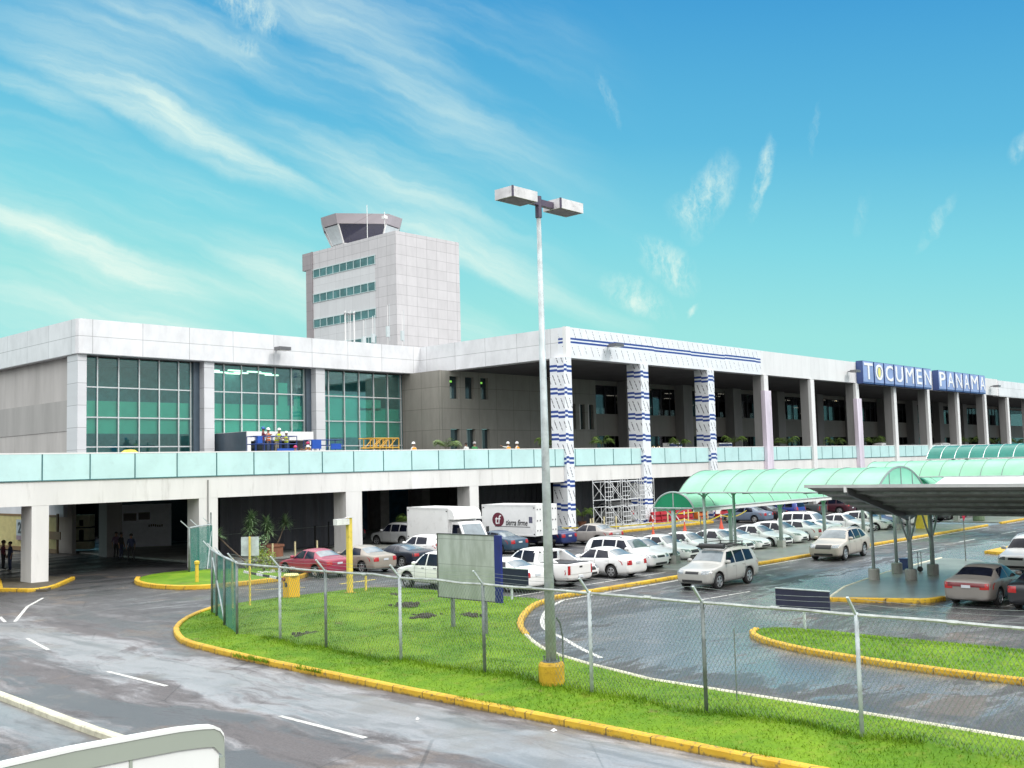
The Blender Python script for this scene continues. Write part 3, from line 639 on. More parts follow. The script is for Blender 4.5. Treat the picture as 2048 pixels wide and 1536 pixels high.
for i, (a, b, p, q) in enumerate(W):
    mb = MB(); mb.box((a+.02,Y3+.34,p+.02),(b-.02,Y3+.38,q-.02)); wn = part('window', mb, M_WIN, TB)
    if i in (0,2): 
        mb = MB(); mb.box((a+.05,Y3+.30,p+.05),(a+.5,Y3+.335,p+1.15)); part('blind', mb, M_WINL, wn)
        mb = MB(); mb.box((a+.06,Y3+.30,q-.55),(a+.55,Y3+.33,q-.38)); part('lit_lamp', mb, emat('green_lamp%d' % i, (.30,.85,.12), .7), wn)
    if i in (4,5,7): 
        mb = MB(); mb.box((a+.08,Y3+.30,p+.6),(a+.42,Y3+.335,q-.1)); part('blind', mb, M_WINL, wn)
    if i > 5:
        mb = MB(); mb.box((a-.14,Y3-.03,p),(a-.02,Y3+.0,q)); part('frame', mb, M_WHITE, wn)
# shaded glazed front of the main hall
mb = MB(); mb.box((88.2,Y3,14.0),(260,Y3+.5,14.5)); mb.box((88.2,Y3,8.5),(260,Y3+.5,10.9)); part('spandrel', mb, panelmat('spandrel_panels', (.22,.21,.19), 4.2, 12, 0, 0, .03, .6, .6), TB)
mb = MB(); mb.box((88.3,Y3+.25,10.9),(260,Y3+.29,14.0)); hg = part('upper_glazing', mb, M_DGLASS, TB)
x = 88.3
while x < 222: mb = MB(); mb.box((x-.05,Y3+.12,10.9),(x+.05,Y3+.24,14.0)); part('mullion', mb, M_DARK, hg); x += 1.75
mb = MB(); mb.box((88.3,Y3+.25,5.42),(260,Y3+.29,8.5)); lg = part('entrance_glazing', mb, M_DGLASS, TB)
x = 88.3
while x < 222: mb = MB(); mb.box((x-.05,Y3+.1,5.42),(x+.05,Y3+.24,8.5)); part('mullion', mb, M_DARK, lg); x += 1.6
for k in range(12):
    x = 92.0+11.1*k
    tb('pilaster', [((x,68.9,5.4),(x+1.9,70.13,14.48))], M_CGREY)
# hall interior and its far windows
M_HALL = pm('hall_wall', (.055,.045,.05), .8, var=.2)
hh = []
rw = random.Random(5); x = 90.0
while x < 225:
    for k in range(rw.choice((2,3,3,4,1))):
        if x > 168: break
        hh.append((x, x+1.15, 11.1, 12.9)); x += 1.45
    x += rw.uniform(1.5, 4.5)
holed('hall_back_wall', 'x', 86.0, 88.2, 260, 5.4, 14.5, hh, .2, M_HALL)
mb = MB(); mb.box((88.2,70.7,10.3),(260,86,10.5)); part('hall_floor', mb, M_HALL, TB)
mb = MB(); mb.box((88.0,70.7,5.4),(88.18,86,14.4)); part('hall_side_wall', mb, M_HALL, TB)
M_FROST = newmat('frosted_pane'); Nf = M_FROST[1]; M_FROST = M_FROST[0]
M_FROST.node_tree.nodes['Principled BSDF'].inputs['Base Color'].default_value = (.92,.76,.74,1); M_FROST.node_tree.nodes['Principled BSDF'].inputs['Transmission Weight'].default_value = .9; M_FROST.node_tree.nodes['Principled BSDF'].inputs['Roughness'].default_value = .9; M_FROST.node_tree.nodes['Principled BSDF'].inputs['IOR'].default_value = 1.02
for a, b, p, q in hh[:60]:
    mb = MB(); mb.box((a,86.1,p),(b,86.12,q)); part('hall_window', mb, M_FROST, TB)
rl = random.Random(9)
for i in range(44):
    x = rl.uniform(90, 168); y = rl.choice((73.5,76.5,79.5,82.5)); mb = MB(); wdt = rl.choice((.35,.5,.6)); zz = 14.25 if i % 3 else 12.9
    mb.box((x-wdt,y-.12,zz-.06),(x+wdt,y+.12,zz)); part('ceiling_light', mb, M_LAMP, TB)
for x in (98.3,99.3): 
    mb = MB(); mb.lathe([(.02,-.12),(.14,-.08),(.16,0),(.12,.1),(.02,.14)], (x,70.0,7.2), 8); part('wall_lamp', mb, M_WARML, TB)
# colonnade
CF, CB = 55.95, 57.5
cols = [(1128,1143),(1281,1296.5),(1415,1427.5),(1527,1537),(1620,1630),(1710,1718.5),(1785,1792.5),(1852,1858.5),(1911,1917),(1966,1971.5),(2011,2017)]
pxs = []
for i, (a, b) in enumerate(cols):
    pa = onY(a, 745, CF); pb = onY(b, 745, CF)
    if i < 3: x0, x1 = pa.x, pb.x
    else: x0 = pa.x; x1 = x0+1.05
    pxs.append((x0, x1))
pxs += [(pxs[-1][0]+11.0, pxs[-1][0]+12.05), (pxs[-1][0]+22.0, pxs[-1][0]+23.05)]
for i, (x0, x1) in enumerate(pxs):
    mb = MB()
    if i < 3:
        mb.box((x0,CF,0),(x1,CB,14.48)); part('column', mb, M_WRAPC, TB, label='column wrapped in white sheet with dark blue bands')
    else:
        mb.box((x0+.02,CF+.36,0),(x1-.02,CF+1.35,14.48)); c = part('column', mb, M_CGREY, TB)
        mb = MB(); mb.box((x0,CF,0),(x1-.35,CF+.35,14.46)); mb.tube(((x0+x1)/2-.17,CF-.02,14.0),((x0+x1)/2-.17,CF+.1,14.0),.12,8); part('cladding', mb, M_WHITE, c)
        mb = MB(); mb.box((x1-.33,CF+.1,0),(x1,CF+.34,14.45)); part('cladding', mb, M_WHITE, c)
        if i in (3, 5):
            zt = onY((1530, 1714)[i == 5], (781, 797)[i == 5], CF).z
            mb = MB(); mb.box((x0-.12,CF-.12,0),(x1+.12,CF+.36,zt)); part('wrapping', mb, pm('pink_wrap', (.78,.69,.79), .35, var=.3, scale=.8, dirt=.5, streak=True), c, label='column wrapped in pale pink plastic')
# ground floor under the deck
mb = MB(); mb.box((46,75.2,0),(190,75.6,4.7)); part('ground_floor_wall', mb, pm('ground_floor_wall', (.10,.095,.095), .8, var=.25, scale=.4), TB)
for x in (46.2,51.0,56.5,61.0,66.0,71,77,83): tb('pilaster', [((x,73.6,0),(x+1.0,75.19,4.7))], pm('pilaster_grey', (.26,.25,.24), .8, var=.2))
for x0, x1 in ((52.6,56.0),(57.8,60.6),(62.6,65.5)):
    mb = MB(); mb.box((x0,75.0,.1),(x1,75.18,3.9)); part('shop_window', mb, pm('blue_window', (.03,.07,.11), .08, spec=.8, var=.4, scale=1.2), TB)
mb = MB(); mb.box((34.1,100,0),(46,100.3,5)); mb.box((45.7,75.6,0),(46,100,5)); part('passage_wall', mb, M_DARK, TB)

# letter boxes on the fascia
sg = thing('letter_sign', 'blue boxed letter sign reading TOCUMEN PANAMA along the terminal roof edge', 'sign', (140, 55.2, 14))
M_SB = pm('sign_blue', (.04,.075,.22), .4, var=.1); M_SF = pm('sign_face_blue', (.27,.36,.62), .4, var=.2, scale=.5); M_LET = pm('sign_letter_white', (.85,.86,.86), .45, var=.05)
def textmesh(s, size, ext=.02, shear=0, off=0.0):
    cu = bpy.data.curves.new('txt', 'FONT'); cu.body = s; cu.size = size; cu.extrude = ext; cu.shear = shear; cu.offset = off; cu.align_x = 'CENTER'; cu.align_y = 'CENTER'; cu.resolution_u = 3
    ob = bpy.data.objects.new('txt', cu); COL.objects.link(ob); dg = bpy.context.evaluated_depsgraph_get(); me = bpy.data.meshes.new_from_object(ob.evaluated_get(dg)); bpy.data.objects.remove(ob); return me
def textpart(s, size, loc, nrm, parent, mat, name='letter', ext=.02, shear=0, off=0, sx=1, world=True, fit=None):
    # upright text facing the horizontal direction nrm
    me = textmesh(s, size, ext, shear, off); me.materials.clear(); me.materials.append(mat)
    if fit:
        xs = [v.co.x for v in me.vertices]; ys = [v.co.y for v in me.vertices]; kx = fit[0]/(max(xs)-min(xs)); ky = fit[1]/(max(ys)-min(ys)); cx = (max(xs)+min(xs))/2; cy = (max(ys)+min(ys))/2
        me.transform(Matrix.Diagonal((kx, ky, 1, 1)) @ Matrix.Translation((-cx, -cy, 0)))
    n = Vector(nrm).normalized(); rt = Vector((-n.y, n.x, 0)); M = Matrix(((rt.x*sx, 0, n.x, loc[0]), (rt.y*sx, 0, n.y, loc[1]), (0, 1, 0, loc[2]), (0, 0, 0, 1)))
    me.transform(M); me.name = name
    return link(name, me, parent, world)
bx = [1640+v/5.02 for v in (430,545,645,745,845,950,1035,1112,1185,1265,1350,1430,1500,1590,1650)]
YS = 55.2
bX = [onY(p, 745, YS).x for p in bx]
word = 'TOCUMEN PANAMA'
for i, ch in enumerate(word):
    if ch == ' ': continue
    x0 = bX[i]; x1 = bX[i+1]-.30
    if i in (6, 13): x1 = bX[i+1]
    mb = MB(); mb.box((x0,YS,14.42),(x1,56.04,17.2)); lb = part('letter_box', mb, M_SB, sg)
    mb = MB(); mb.box((x0+.06,YS-.03,14.62),(x1-.02,YS-.005,17.16)); part('face', mb, M_SF, lb)
    wd = (x1-x0)*.80
    textpart(ch, 2.0, ((x0+x1)/2+.05, YS-.05, 15.95), (0,-1,0), lb, M_LET, 'letter', .03, fit=(wd if ch != 'E' else wd*.8, 2.0), off=0 if ch in 'MNA' else .02)
    if ch == 'O':
        mb = MB(); mb.add([((x0+x1)/2+.05+.42*math.cos(t*PI/10), YS-.06, 15.95+.62*math.sin(t*PI/10)) for t in range(20)], [tuple(range(20))]); part('disc', mb, pm('sign_yellow', (.78,.74,.22), .5), lb)
# wall floodlights on the fascias
M_LFIX = pm('fixture_grey', (.16,.16,.17), .4, .3); M_LENS = pm('fixture_lens', (.5,.5,.46), .2)
for (px, py, Y, lab) in ((565,697,74.2,'grey box floodlight on the left wing fascia'), (1232,690,56,'grey box floodlight on the blue-lined sheet near the corner'), (1710,742,56,'grey box floodlight just left of the TOCUMEN letters'), (1993,772,56,'grey box floodlight right of the PANAMA letters')):
    p = onY(px, py, Y-.9); t = thing('wall_floodlight', lab, 'light fitting', (p.x, Y, p.z), 0, 'floodlights on the terminal fascia')
    mb = MB(); s = 1.0
    mb.box((-.55,-1.35,-.16),(.55,-.5,.12)); part('housing', mb, M_LFIX, t, False)
    mb = MB(); mb.box((-.48,-1.28,-.175),(.48,-.58,-.162)); part('lens', mb, M_LENS, t, False)
    mb = MB(); mb.beam((0,-.5,0),(0,-.005,0),.14,.12); part('arm', mb, M_LFIX, t, False)

# ------------------------------------------------------------------ elevated road
ER = thing('elevated_road', 'white elevated roadway on square columns with pale aqua balustrade', 'overpass', (60, 58, 0))
M_VIA = pm('viaduct_paint', (.74,.73,.71), .6, var=.12, scale=.5, dirt=.30, streak=True)
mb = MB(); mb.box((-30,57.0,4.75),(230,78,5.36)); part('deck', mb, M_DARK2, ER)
mb = MB(); mb.box((-30,56.25,4.12),(230,56.99,5.36)); part('edge_beam', mb, M_VIA, ER)
mb = MB()
for k in range(14): mb.box((-20+12*k,57.0,4.2),(-19.3+12*k,75,4.74))
part('cross_beams', mb, M_DARK2, ER)
for x0, x1 in ((23.0,23.9),(32.75,34.0),(43.65,45.0),(55.25,56.2)):
    mb = MB(); mb.box((x0,56.26,0),(x1,57.6,4.118)); part('column', mb, M_VIA, ER)
for x0 in (12.2, 23.2, 33.9, 45.2): 
    mb = MB(); mb.box((x0,70.4,0),(x0+1.1,71.6,4.74)); part('column', mb, M_CGREY, ER)
mb = MB(); mb.box((-30,56.2,6.83),(230,56.42,6.9)); mb.box((-30,56.24,5.362),(230,56.5,5.42)); part('rail', mb, M_WHITE, ER)
x = 23.5-2.6*6; n = 0
mbs = MB()
while x < 200:
    mb = MB(); mb.box((x+.03,56.21,5.425),(x+2.57,56.30,6.825)); part('balustrade_panel', mb, M_GLASSP, ER)
    mbs.box((x-.03,56.19,5.425),(x+.03,56.33,6.826)); x += 2.6
part('posts', mbs, M_SEAM, ER)
mb = MB(); mb.box((-30,56.18,5.40),(230,56.2,5.45)); part('drip_edge', mb, M_SEAM, ER)
mb = MB(); mb.tube((onY(418,990,56.1).x,56.2,0),(onY(418,990,56.1).x,56.2,5.2),.035,6); part('downpipe', mb, M_CGREY, ER)

# ------------------------------------------------------------------ control tower
CT = thing('control_tower', 'beige panelled control tower with banded windows and angled glass cab', 'control tower', (94.6, 110, 0))
M_TWR = panelmat('tower_panels', (.60,.585,.595), 1.95, 1.42, -94.6-110, 0, .05, .62, .55, grime=.10)
M_TWL = panelmat('tower_white_panels', (.66,.67,.68), 1.95, 2.6, -94.6-110, .3, .04, .75, .5, grime=.06)
M_TGL = pm('tower_glass', (.07,.19,.20), .06, var=.45, scale=.5, spec=.8)
TX, TY, TZ = 94.6, 110.0, 38.8
mb = MB()
mb.box((TX,TY,14),(TX+12.35,129.6,TZ)); part('shaft', mb, M_TWR, CT)
mb = MB(); mb.box((TX-.05,129.62,14),(TX+3,131.0,TZ)); mb.box((TX-.1,129.5,36.2),(TX+3.2,131.85,TZ+.02)); mb.box((TX-.16,129.3,14),(TX+.3,129.62,TZ+.05)); part('end_fin', mb, panelmat('tower_fin', (.36,.32,.33), 1.95, 1.42, 0, 0, .05, .7), CT)
mb = MB(); mb.box((TX-.012,114.55,14),(TX+.1,129.25,35.9)); part('white_panels', mb, M_TWL, CT)
for z0, z1 in ((34.8,35.95),(31.0,32.15),(27.15,28.3),(23.2,24.3)):
    mb = MB(); mb.box((TX-.03,114.5,z0),(TX-.014,129.28,z1)); wb = part('window_band', mb, M_TGL, CT)
    mb = MB(); mb.box((TX-.10,114.4,z1),(TX-.005,129.28,z1+.12)); mb.box((TX-.10,114.4,z0-.08),(TX-.005,129.28,z0))
    for k in range(10):
        y = 114.5+1.625*k; mb.box((TX-.09,y-.06,z0),(TX-.031,y+.06,z1))
    part('mullions', mb, pm('tower_mullion', (.55,.68,.68), .4), wb)
# cab: tapered eight-sided glass room under a deep sloping roof edge
cc = Vector((100.4, 124.6, -.15))
_cb = math.radians(9); _cf = Vector((-.7306*math.cos(_cb)+.6828*math.sin(_cb), -.6828*math.cos(_cb)-.7306*math.sin(_cb), 0)); _cs = Vector((-_cf.y, _cf.x, 0))
CABP = [(-4.0,5.3),(4.0,5.3),(6.3,2.2),(6.3,-2.2),(4.0,-5.3),(-4.0,-5.3),(-6.3,-2.2),(-6.3,2.2)]
def octo(rx, z, rot=0, n=8): return [tuple(cc+(_cs*a+_cf*b)*(rx/6.3)+Vector((0,0,z))) for a, b in CABP]
def frust(mb, r0, z0, r1, z1, rot=22.5, cap=True):
    a = octo(r0, z0, rot); b = octo(r1, z1, rot); n = len(a); F = [(i, (i+1) % n, n+(i+1) % n, n+i) for i in range(n)]
    if cap: F += [tuple(range(n))[::-1], tuple(range(n, 2*n))]
    mb.add(a+b, F)
ROT = 17
mb = MB(); frust(mb, 4.0, 38.0, 4.35, 39.6, ROT); part('cab_base', mb, M_WHITE, CT)
mb = MB(); frust(mb, 4.35, 39.62, 5.55, 42.3, ROT); cg = part('cab_glass', mb, pm('cab_glass', (.018,.018,.05), .05, spec=.9), CT)
a = octo(4.4, 39.6, ROT); b = octo(5.6, 42.3, ROT)
for i in range(8):
    mb = MB(); mb.beam(a[i], b[i], .18, .18); part('cab_post', mb, M_WHITE, cg)
for i in (1, 7):   # pale sheets laid over two faces
    q0, q1 = Vector(a[i]), Vector(a[(i+1)%8]); t0, t1 = Vector(b[i]), Vector(b[(i+1)%8]); o_ = ((q0+q1)/2-cc); o_.z = 0; o_ = o_.normalized()*.06
    mb = MB(); mb.poly([q0+o_, q1+o_, q1*.05+t1*.95+o_, q0*.05+t0*.95+o_]); part('blind', mb, pm('cab_pale', (.62,.68,.70), .4), cg)
mb = MB(); frust(mb, 5.75, 42.3, 6.15, 43.75, ROT); part('cab_roof', mb, panelmat('cab_roof_panels', (.42,.385,.41), 2.0, 9, 0, 0, .04, .8), CT)
mb = MB(); mb.tube((cc.x-1,cc.y-1,43.6),(cc.x-1,cc.y-1,44.2),.15,8); mb.tube((95.3,117.0,38.8),(95.3,117.0,43.9),.05,6); mb.tube((94.9,112.6,39),(94.9,112.6,42.0),.05,6); mb.box((94.6,112.3,41.0),(95.2,112.9,41.4)); part('mast', mb, M_WHITE, CT)
# antennas standing on the roof of the wing
def antenna(px, topy, boty, lab, cage):
    Y = 95.0; p = onY(px, boty, Y); q = onY(px, topy, Y); t = thing('roof_antenna', lab, 'antenna', (p.x, Y, 16.5), 0, 'antennas on the terminal roof')
    h = q.z-16.5; mb = MB()
    if cage:
        for k in range(6): mb.tube((.6*math.cos(k*PI/3), .6*math.sin(k*PI/3), 0), (.6*math.cos(k*PI/3), .6*math.sin(k*PI/3), h), .03 if k % 3 else .055, 5)
        part('mast', mb, M_WHITE, t, False); mb = MB()
        for zz in (h*.38, h*.95):
            P = [(.62*math.cos(k*PI/8), .62*math.sin(k*PI/8), zz+.08*math.sin(k)) for k in range(17)]; mb.path(P, .05, 5)
        part('hoop', mb, M_LFIX, t, False)
    else:
        mb.tube((0,0,0),(0,0,h),.03,6); part('mast', mb, M_WHITE, t, False); mb = MB(); mb.box((-.2,-.12,h*.55),(.2,.12,h*.7)); mb.tube((.3,0,h*.5),(.3,0,h*1.02),.025,6); mb.beam((0,0,h*.55),(.3,0,h*.55),.05,.05); part('aerial', mb, M_MULL, t, False)
antenna(700, 622, 690, 'white cage antenna with hoops before the lowest window band', True)
antenna(728, 640, 690, 'thin white aerial just right of the cage antenna', False)
antenna(746, 632, 690, 'twin whip aerial by the corner panels of the tower', False)
antenna(776, 610, 690, 'tall thin aerial before the grey corner of the tower', False)
antenna(805, 622, 690, 'thin aerial before the pale right face of the tower', False)

# ------------------------------------------------------------------ street lamp
M_GALV = pm('galvanised_steel', (.50,.56,.57), .5, .08, var=.3, scale=2.2, dirt=.25)
M_GALVD = pm('galvanised_dark', (.20,.23,.22), .5, .4, var=.4, scale=3, dirt=.3)
M_HEAD = pm('lamp_head_paint', (.72,.71,.72), .5, var=.25, scale=2, dirt=.5)
M_PURP = pm('lamp_underside', (.10,.08,.12), .4)
lb_ = G(1104, 1376, .12)
SL = thing('street_lamp', 'tall double-headed street lamp on a yellow concrete base in the lawn', 'street lamp', (lb_.x, lb_.y, .12))
zt = onY(1079, 432, lb_.y).z-.12
mb = MB(); mb.lathe([(.30,-.05),(.315,.0),(.32,.56),(.29,.62),(.24,.64)], (0,0,0), 20); part('base', mb, pm('base_yellow', (.62,.38,.02), .6, var=.35, scale=2, dirt=.8, bump=.3), SL, False)
mb = MB(); mb.lathe([(.22,.64),(.22,.66)], (0,0,0), 12)
for k in range(4): mb.tube((.18*math.cos(k*PI/2+.5),.18*math.sin(k*PI/2+.5),.64), (.18*math.cos(k*PI/2+.5),.18*math.sin(k*PI/2+.5),.78), .02, 6)
part('base_plate', mb, M_GALVD, SL, False)
mb = MB(); mb.tube((0,0,.66),(0,0,zt),.135,16,.056); part('pole', mb, M_GALV, SL, False, True)
mb = MB(); mb.path([(.17,-.05,1.7),(.28,-.08,1.55),(.34,-.10,1.2),(.33,-.10,.3),(.33,-.10,0)], .022, 6); part('conduit', mb, M_GALVD, SL, False)
mb = MB(); mb.tube((0,0,zt-.05),(0,0,zt+.5),.085,8); mb.beam((-.45,0,zt+.34),(.62,0,zt+.34),.14,.16); part('arm', mb, M_PURP, SL, False)
for sx in (-1, 1):
    mb = MB(); x0, x1 = (-1.28, -.36) if sx < 0 else (.52, 1.44)
    mb.box((x0,-.30,zt+.24),(x1,.30,zt+.50)); h = part('lamp_head', mb, M_HEAD, SL, False)
    mb = MB(); mb.box((x0+.04,-.26,zt+.232),(x1-.04,.26,zt+.238)); part('lens', mb, M_PURP, h, False)
    mb = MB(); mb.box((x0-.012,-.315,zt+.235),(x0+.035,-.28,zt+.505)); part('corner_strip', mb, M_PURP, h, False)

# ------------------------------------------------------------------ chain-link fence
FN = thing('chain_link_fence', 'galvanised chain-link fence crossing the lawn with angled post tops', 'fence', (19.5, 20, .12))
M_WIRE = pm('fence_wire', (.30,.34,.33), .4, .6)
FXX, FT = 19.5, 2.55
PY = [31.1,28.6,26.2,22.75,19.45,15.9,12.75,9.25,5.8,2.3]
def gz(y): return .12+.05
for i, y in enumerate(PY):
    mb = MB(); r = .045; mb.tube((FXX,y,0),(FXX,y,FT+.03),r,8); p = part('post', mb, M_GALV if i % 2 else M_GALVD, FN, smooth=True)
    mb = MB(); mb.beam((FXX,y,FT-.02),(FXX-.34,y,FT+.36),.05,.04); part('arm', mb, M_GALV, p)
mb = MB(); rr = random.Random(4)
pr_ = [(FXX,31.1,FT)]+[(FXX+rr.gauss(0,.008),y,FT+rr.gauss(-.015,.012)) for y in [31.1-.9*k for k in range(1,33)]]
mb.path(pr_, .036, 6)
for y in (27.9,24.3,17.8,14.2,11.0,7.4): mb.tube((FXX,y-.09,FT-.01),(FXX,y+.09,FT-.01),.047,6)
part('top_rail', mb, pm('rail_galv', (.50,.53,.50), .45, .4, var=.35, scale=3, dirt=.35), FN)
def wires(mb, P, Q, h, z0, pitch, r):
    # diamond mesh between ground points P and Q
    P = Vector(P); Q = Vector(Q); L = (Q-P).length; d = (Q-P)/L; run = h*.62
    def pt(s, z): return Vector((P.x+d.x*s, P.y+d.y*s, z0+z))
    s = -run
    while s < L:
        for sg in (1, -1):
            a, b = (s, s+run) if sg > 0 else (s+run, s)
            za, zb = 0, h
            # clip to the run of fence
            def clip(a, za, b, zb):
                pts = []
                for lim in (0, L):
                    pass
                t0, t1 = 0.0, 1.0; dx = b-a
                if abs(dx) < 1e-9: return None
                for lim, lo in ((0, True), (L, False)):
                    t = (lim-a)/dx
                    if (dx > 0) == lo: t0 = max(t0, t)
                    else: t1 = min(t1, t)
                return (t0, t1) if t1 > t0 else None
            c = clip(a, za, b, zb)
            if c: mb.tube(pt(a+(b-a)*c[0], h*c[0]), pt(a+(b-a)*c[1], h*c[1]), r, 3, caps=False)
        s += pitch
mb = MB(); wires(mb, (FXX,31.1), (FXX,4.0), FT-.12, .1, .105, .0042); part('wire_mesh', mb, M_WIRE, FN)
mb = MB()
for k, (dx, dz) in enumerate(((-.10,.11),(-.21,.24),(-.32,.35))):
    for a, b in zip(PY, PY[1:]):
        mb.path([(FXX+dx,a+(b-a)*t,FT+dz-.05*math.sin(PI*t)) for t in (0,.25,.5,.75,1)], .0045, 3)
part('barbed_wire', mb, M_GALVD, FN)
# its screened end, turning back from the road
def screenmat():
    m, N, b = newmat('green_screen'); t = m.node_tree; out = t.nodes['Material Output']
    tr = N.n('ShaderNodeBsdfTransparent'); b.inputs['Base Color'].default_value = (.05,.24,.20,1); b.inputs['Roughness'].default_value = .5
    tc = N.n('ShaderNodeTexCoord').outputs['Object']; nz = N.noise(tc, 1.3, 3, .6); mx = N.n('ShaderNodeMixShader'); N.set(mx.inputs[0], N.ramp(nz, .3, .7, .45, .62))
    t.links.new(tr.outputs[0], mx.inputs[1]); t.links.new(b.outputs[0], mx.inputs[2]); t.links.new(mx.outputs[0], out.inputs[0]); return m
M_SCR = screenmat()
SP = [(19.5,31.1),(20.55,33.6),(21.5,35.7),(22.2,37.2)]
FS = thing('screened_fence', 'fence end covered with dark green screen cloth at the lawn corner', 'fence', (21.5, 35, .1))
for i, (x, y) in enumerate(SP[1:]):
    mb = MB(); mb.tube((x,y,0),(x,y,2.6),.042,8); p = part('post', mb, M_GALVD, FS, smooth=True)
    mb = MB(); mb.beam((x,y,2.57),(x-.3,y+.12,2.95),.05,.04); part('arm', mb, M_GALV, p)
mb = MB(); mb.path([(x,y,2.58) for x, y in SP], .036, 6); part('top_rail', mb, M_GALV, FS)
mb = MB(); mb.tube((20.6,33.6,.1),(22.0,36.8,2.3),.03,6); part('brace', mb, M_GALV, FS)
mb = MB()
for (a, b) in zip(SP, SP[1:]):
    d = Vector((b[0]-a[0], b[1]-a[1])).normalized(); q = Vector((-d.y, d.x))*.004; A = Vector(a)-q*11; B = Vector(b)-q*11
    mb.prism([(A.x,A.y),(B.x,B.y),(B.x-q.x,B.y-q.y),(A.x-q.x,A.y-q.y)], .12, 2.52)
part('screen_cloth', mb, M_SCR, FS)
F2 = thing('screened_fence', 'short green-screened fence beside the white viaduct column', 'fence', (31.5, 54, .1))
S2 = [(30.35,53.2),(31.5,54.2),(32.9,55.2)]
for i, (x, y) in enumerate(S2):
    zt2 = 3.3 if i == 2 else 2.62
    mb = MB(); mb.tube((x,y,0),(x,y,zt2),.05,8); p = part('post', mb, M_GALVD, F2, smooth=True)
    mb = MB(); mb.beam((x,y,2.57),(x-.4,y+.2,3.0),.06,.05); part('arm', mb, M_GALV, p)
mb = MB(); mb.path([(x,y,2.6) for x, y in S2], .04, 6); part('top_rail', mb, M_GALV, F2)
mb = MB(); mb.tube((32.85,55.1,2.2),(32.3,54.6,.1),.04,6); part('brace', mb, M_GALV, F2)
mb = MB()
for a, b in zip(S2, S2[1:]): mb.prism([(a[0]+.05,a[1]-.05),(b[0]+.05,b[1]-.05),(b[0]+.054,b[1]-.054),(a[0]+.054,a[1]-.054)], .12, 2.55)
part('screen_cloth', mb, M_SCR, F2)

# ------------------------------------------------------------------ signs, gate and small posts
def bbmat():
    m, N, b = newmat('billboard_back'); tc = N.n('ShaderNodeTexCoord').outputs['Object']; sp = N.n('ShaderNodeSeparateXYZ'); N.set(sp.inputs[0], tc)
    nz = N.noise(N.xyz(0.0, N.m('MULTIPLY', sp.outputs[1], 1.6), N.m('MULTIPLY', sp.outputs[2], .45)), 1.4, 5, .6); n2 = N.noise(tc, 2.2, 5, .65)
    c = N.mix(N.ramp(nz, .35, .65), (.40,.43,.39,1), (.56,.59,.56,1)); c = N.mix(N.ramp(sp.outputs[2], 2.35, 2.15, 0, .35), c, (.30,.36,.28,1))  # stretched pale streaks put reflections into the metal's colour
    seam = N.m('LESS_THAN', N.m('ABSOLUTE', N.m('SUBTRACT', sp.outputs[2], 2.33)), .012); seam = N.m('MAXIMUM', seam, N.m('LESS_THAN', N.m('ABSOLUTE', N.m('SUBTRACT', sp.outputs[2], 3.18)), .012)); c = N.mix(N.m('MULTIPLY', seam, .5), c, (.2,.22,.2,1))
    dy = N.m('DIVIDE', N.m('SUBTRACT', sp.outputs[1], 23.35), .55); dz = N.m('DIVIDE', N.m('SUBTRACT', sp.outputs[2], 1.25), .42)
    g = N.m('EXPONENT', N.m('MULTIPLY', N.m('ADD', N.m('MULTIPLY', dy, dy), N.m('MULTIPLY', dz, dz)), -1.0)); g = N.ramp(N.m('MULTIPLY_ADD', N.m('SUBTRACT', n2, .5), .6, g), .35, .75)
    c = N.mix(g, c, (.012,.045,.36,1)); N.set(b.inputs['Base Color'], c); b.inputs['Roughness'].default_value = .33; b.inputs['Metallic'].default_value = .35; return m
BXp = 24.45; q0 = onX(875, 1068, BXp); q1 = onX(1003, 1200, BXp)
BB = thing('billboard', 'tall grey metal billboard back with dark blue right edge on two posts', 'billboard', (BXp, (q0.y+q1.y)/2, .2))
ya, yb, za, zb = q0.y, q1.y, onX(985, 1203, BXp).z, q0.z
yblue = onX(989, 1130, BXp).y
mb = MB(); mb.box((BXp,yblue,za),(BXp+.06,ya,zb)); part('panel', mb, bbmat(), BB)
M_NAVY = pm('navy_paint', (.012,.022,.16), .4, var=.3, scale=1.2); M_NAVY2 = pm('navy_sign', (.018,.020,.055), .32, var=.2)
mb = MB(); mb.box((BXp-.005,yb,za-.03),(BXp+.09,yblue,zb+.02)); part('edge_board', mb, M_NAVY, BB)
mb = MB(); mb.box((BXp-.02,yblue,zb),(BXp+.08,ya+.03,zb+.03)); mb.box((BXp-.02,ya,za-.03),(BXp+.08,ya+.03,zb)); mb.box((BXp-.02,yblue,za-.03),(BXp+.08,ya,za)); part('frame', mb, pm('frame_dark', (.06,.065,.06), .5), BB)
for px, py in ((907,1268),(972,1280)):
    p = onX(px, py, BXp+.12); mb = MB(); mb.box((BXp+.07,p.y-.055,.0),(BXp+.17,p.y+.055,za+1.5)); part('post', mb, M_GALVD, BB)
def smallsign(px0, px1, py0, py1, ppx, X, lab):
    a = onX(px0, (py0+py1)/2, X).y; b = onX(px1, (py0+py1)/2, X).y; zt = onX((px0+px1)/2, py0, X).z; zb = onX((px0+px1)/2, py1, X).z; py = onX(ppx, py1, X).y
    t = thing('sign_board', lab, 'sign', (X, py, .1), 0, 'small navy sign boards'); mb = MB(); mb.box((X-.06,b,zb),(X+.0,a,zt)); part('board', mb, M_NAVY2, t)
    mb = MB(); mb.box((X-.075,b-.01,zt),(X+.015,a+.01,zt+.03)); part('trim', mb, M_GALV, t)
    mb = MB(); mb.tube((X+.04,py,0),(X+.04,py,zt-.1),.05,8); part('post', mb, M_GALV, t)
smallsign(985, 1057, 1137, 1170, 1022, 31.25, 'small navy blue sign board half hidden behind the tall billboard')
smallsign(1553, 1660, 1180, 1219, 1607, 31.15, 'low navy blue sign board on the grass median')
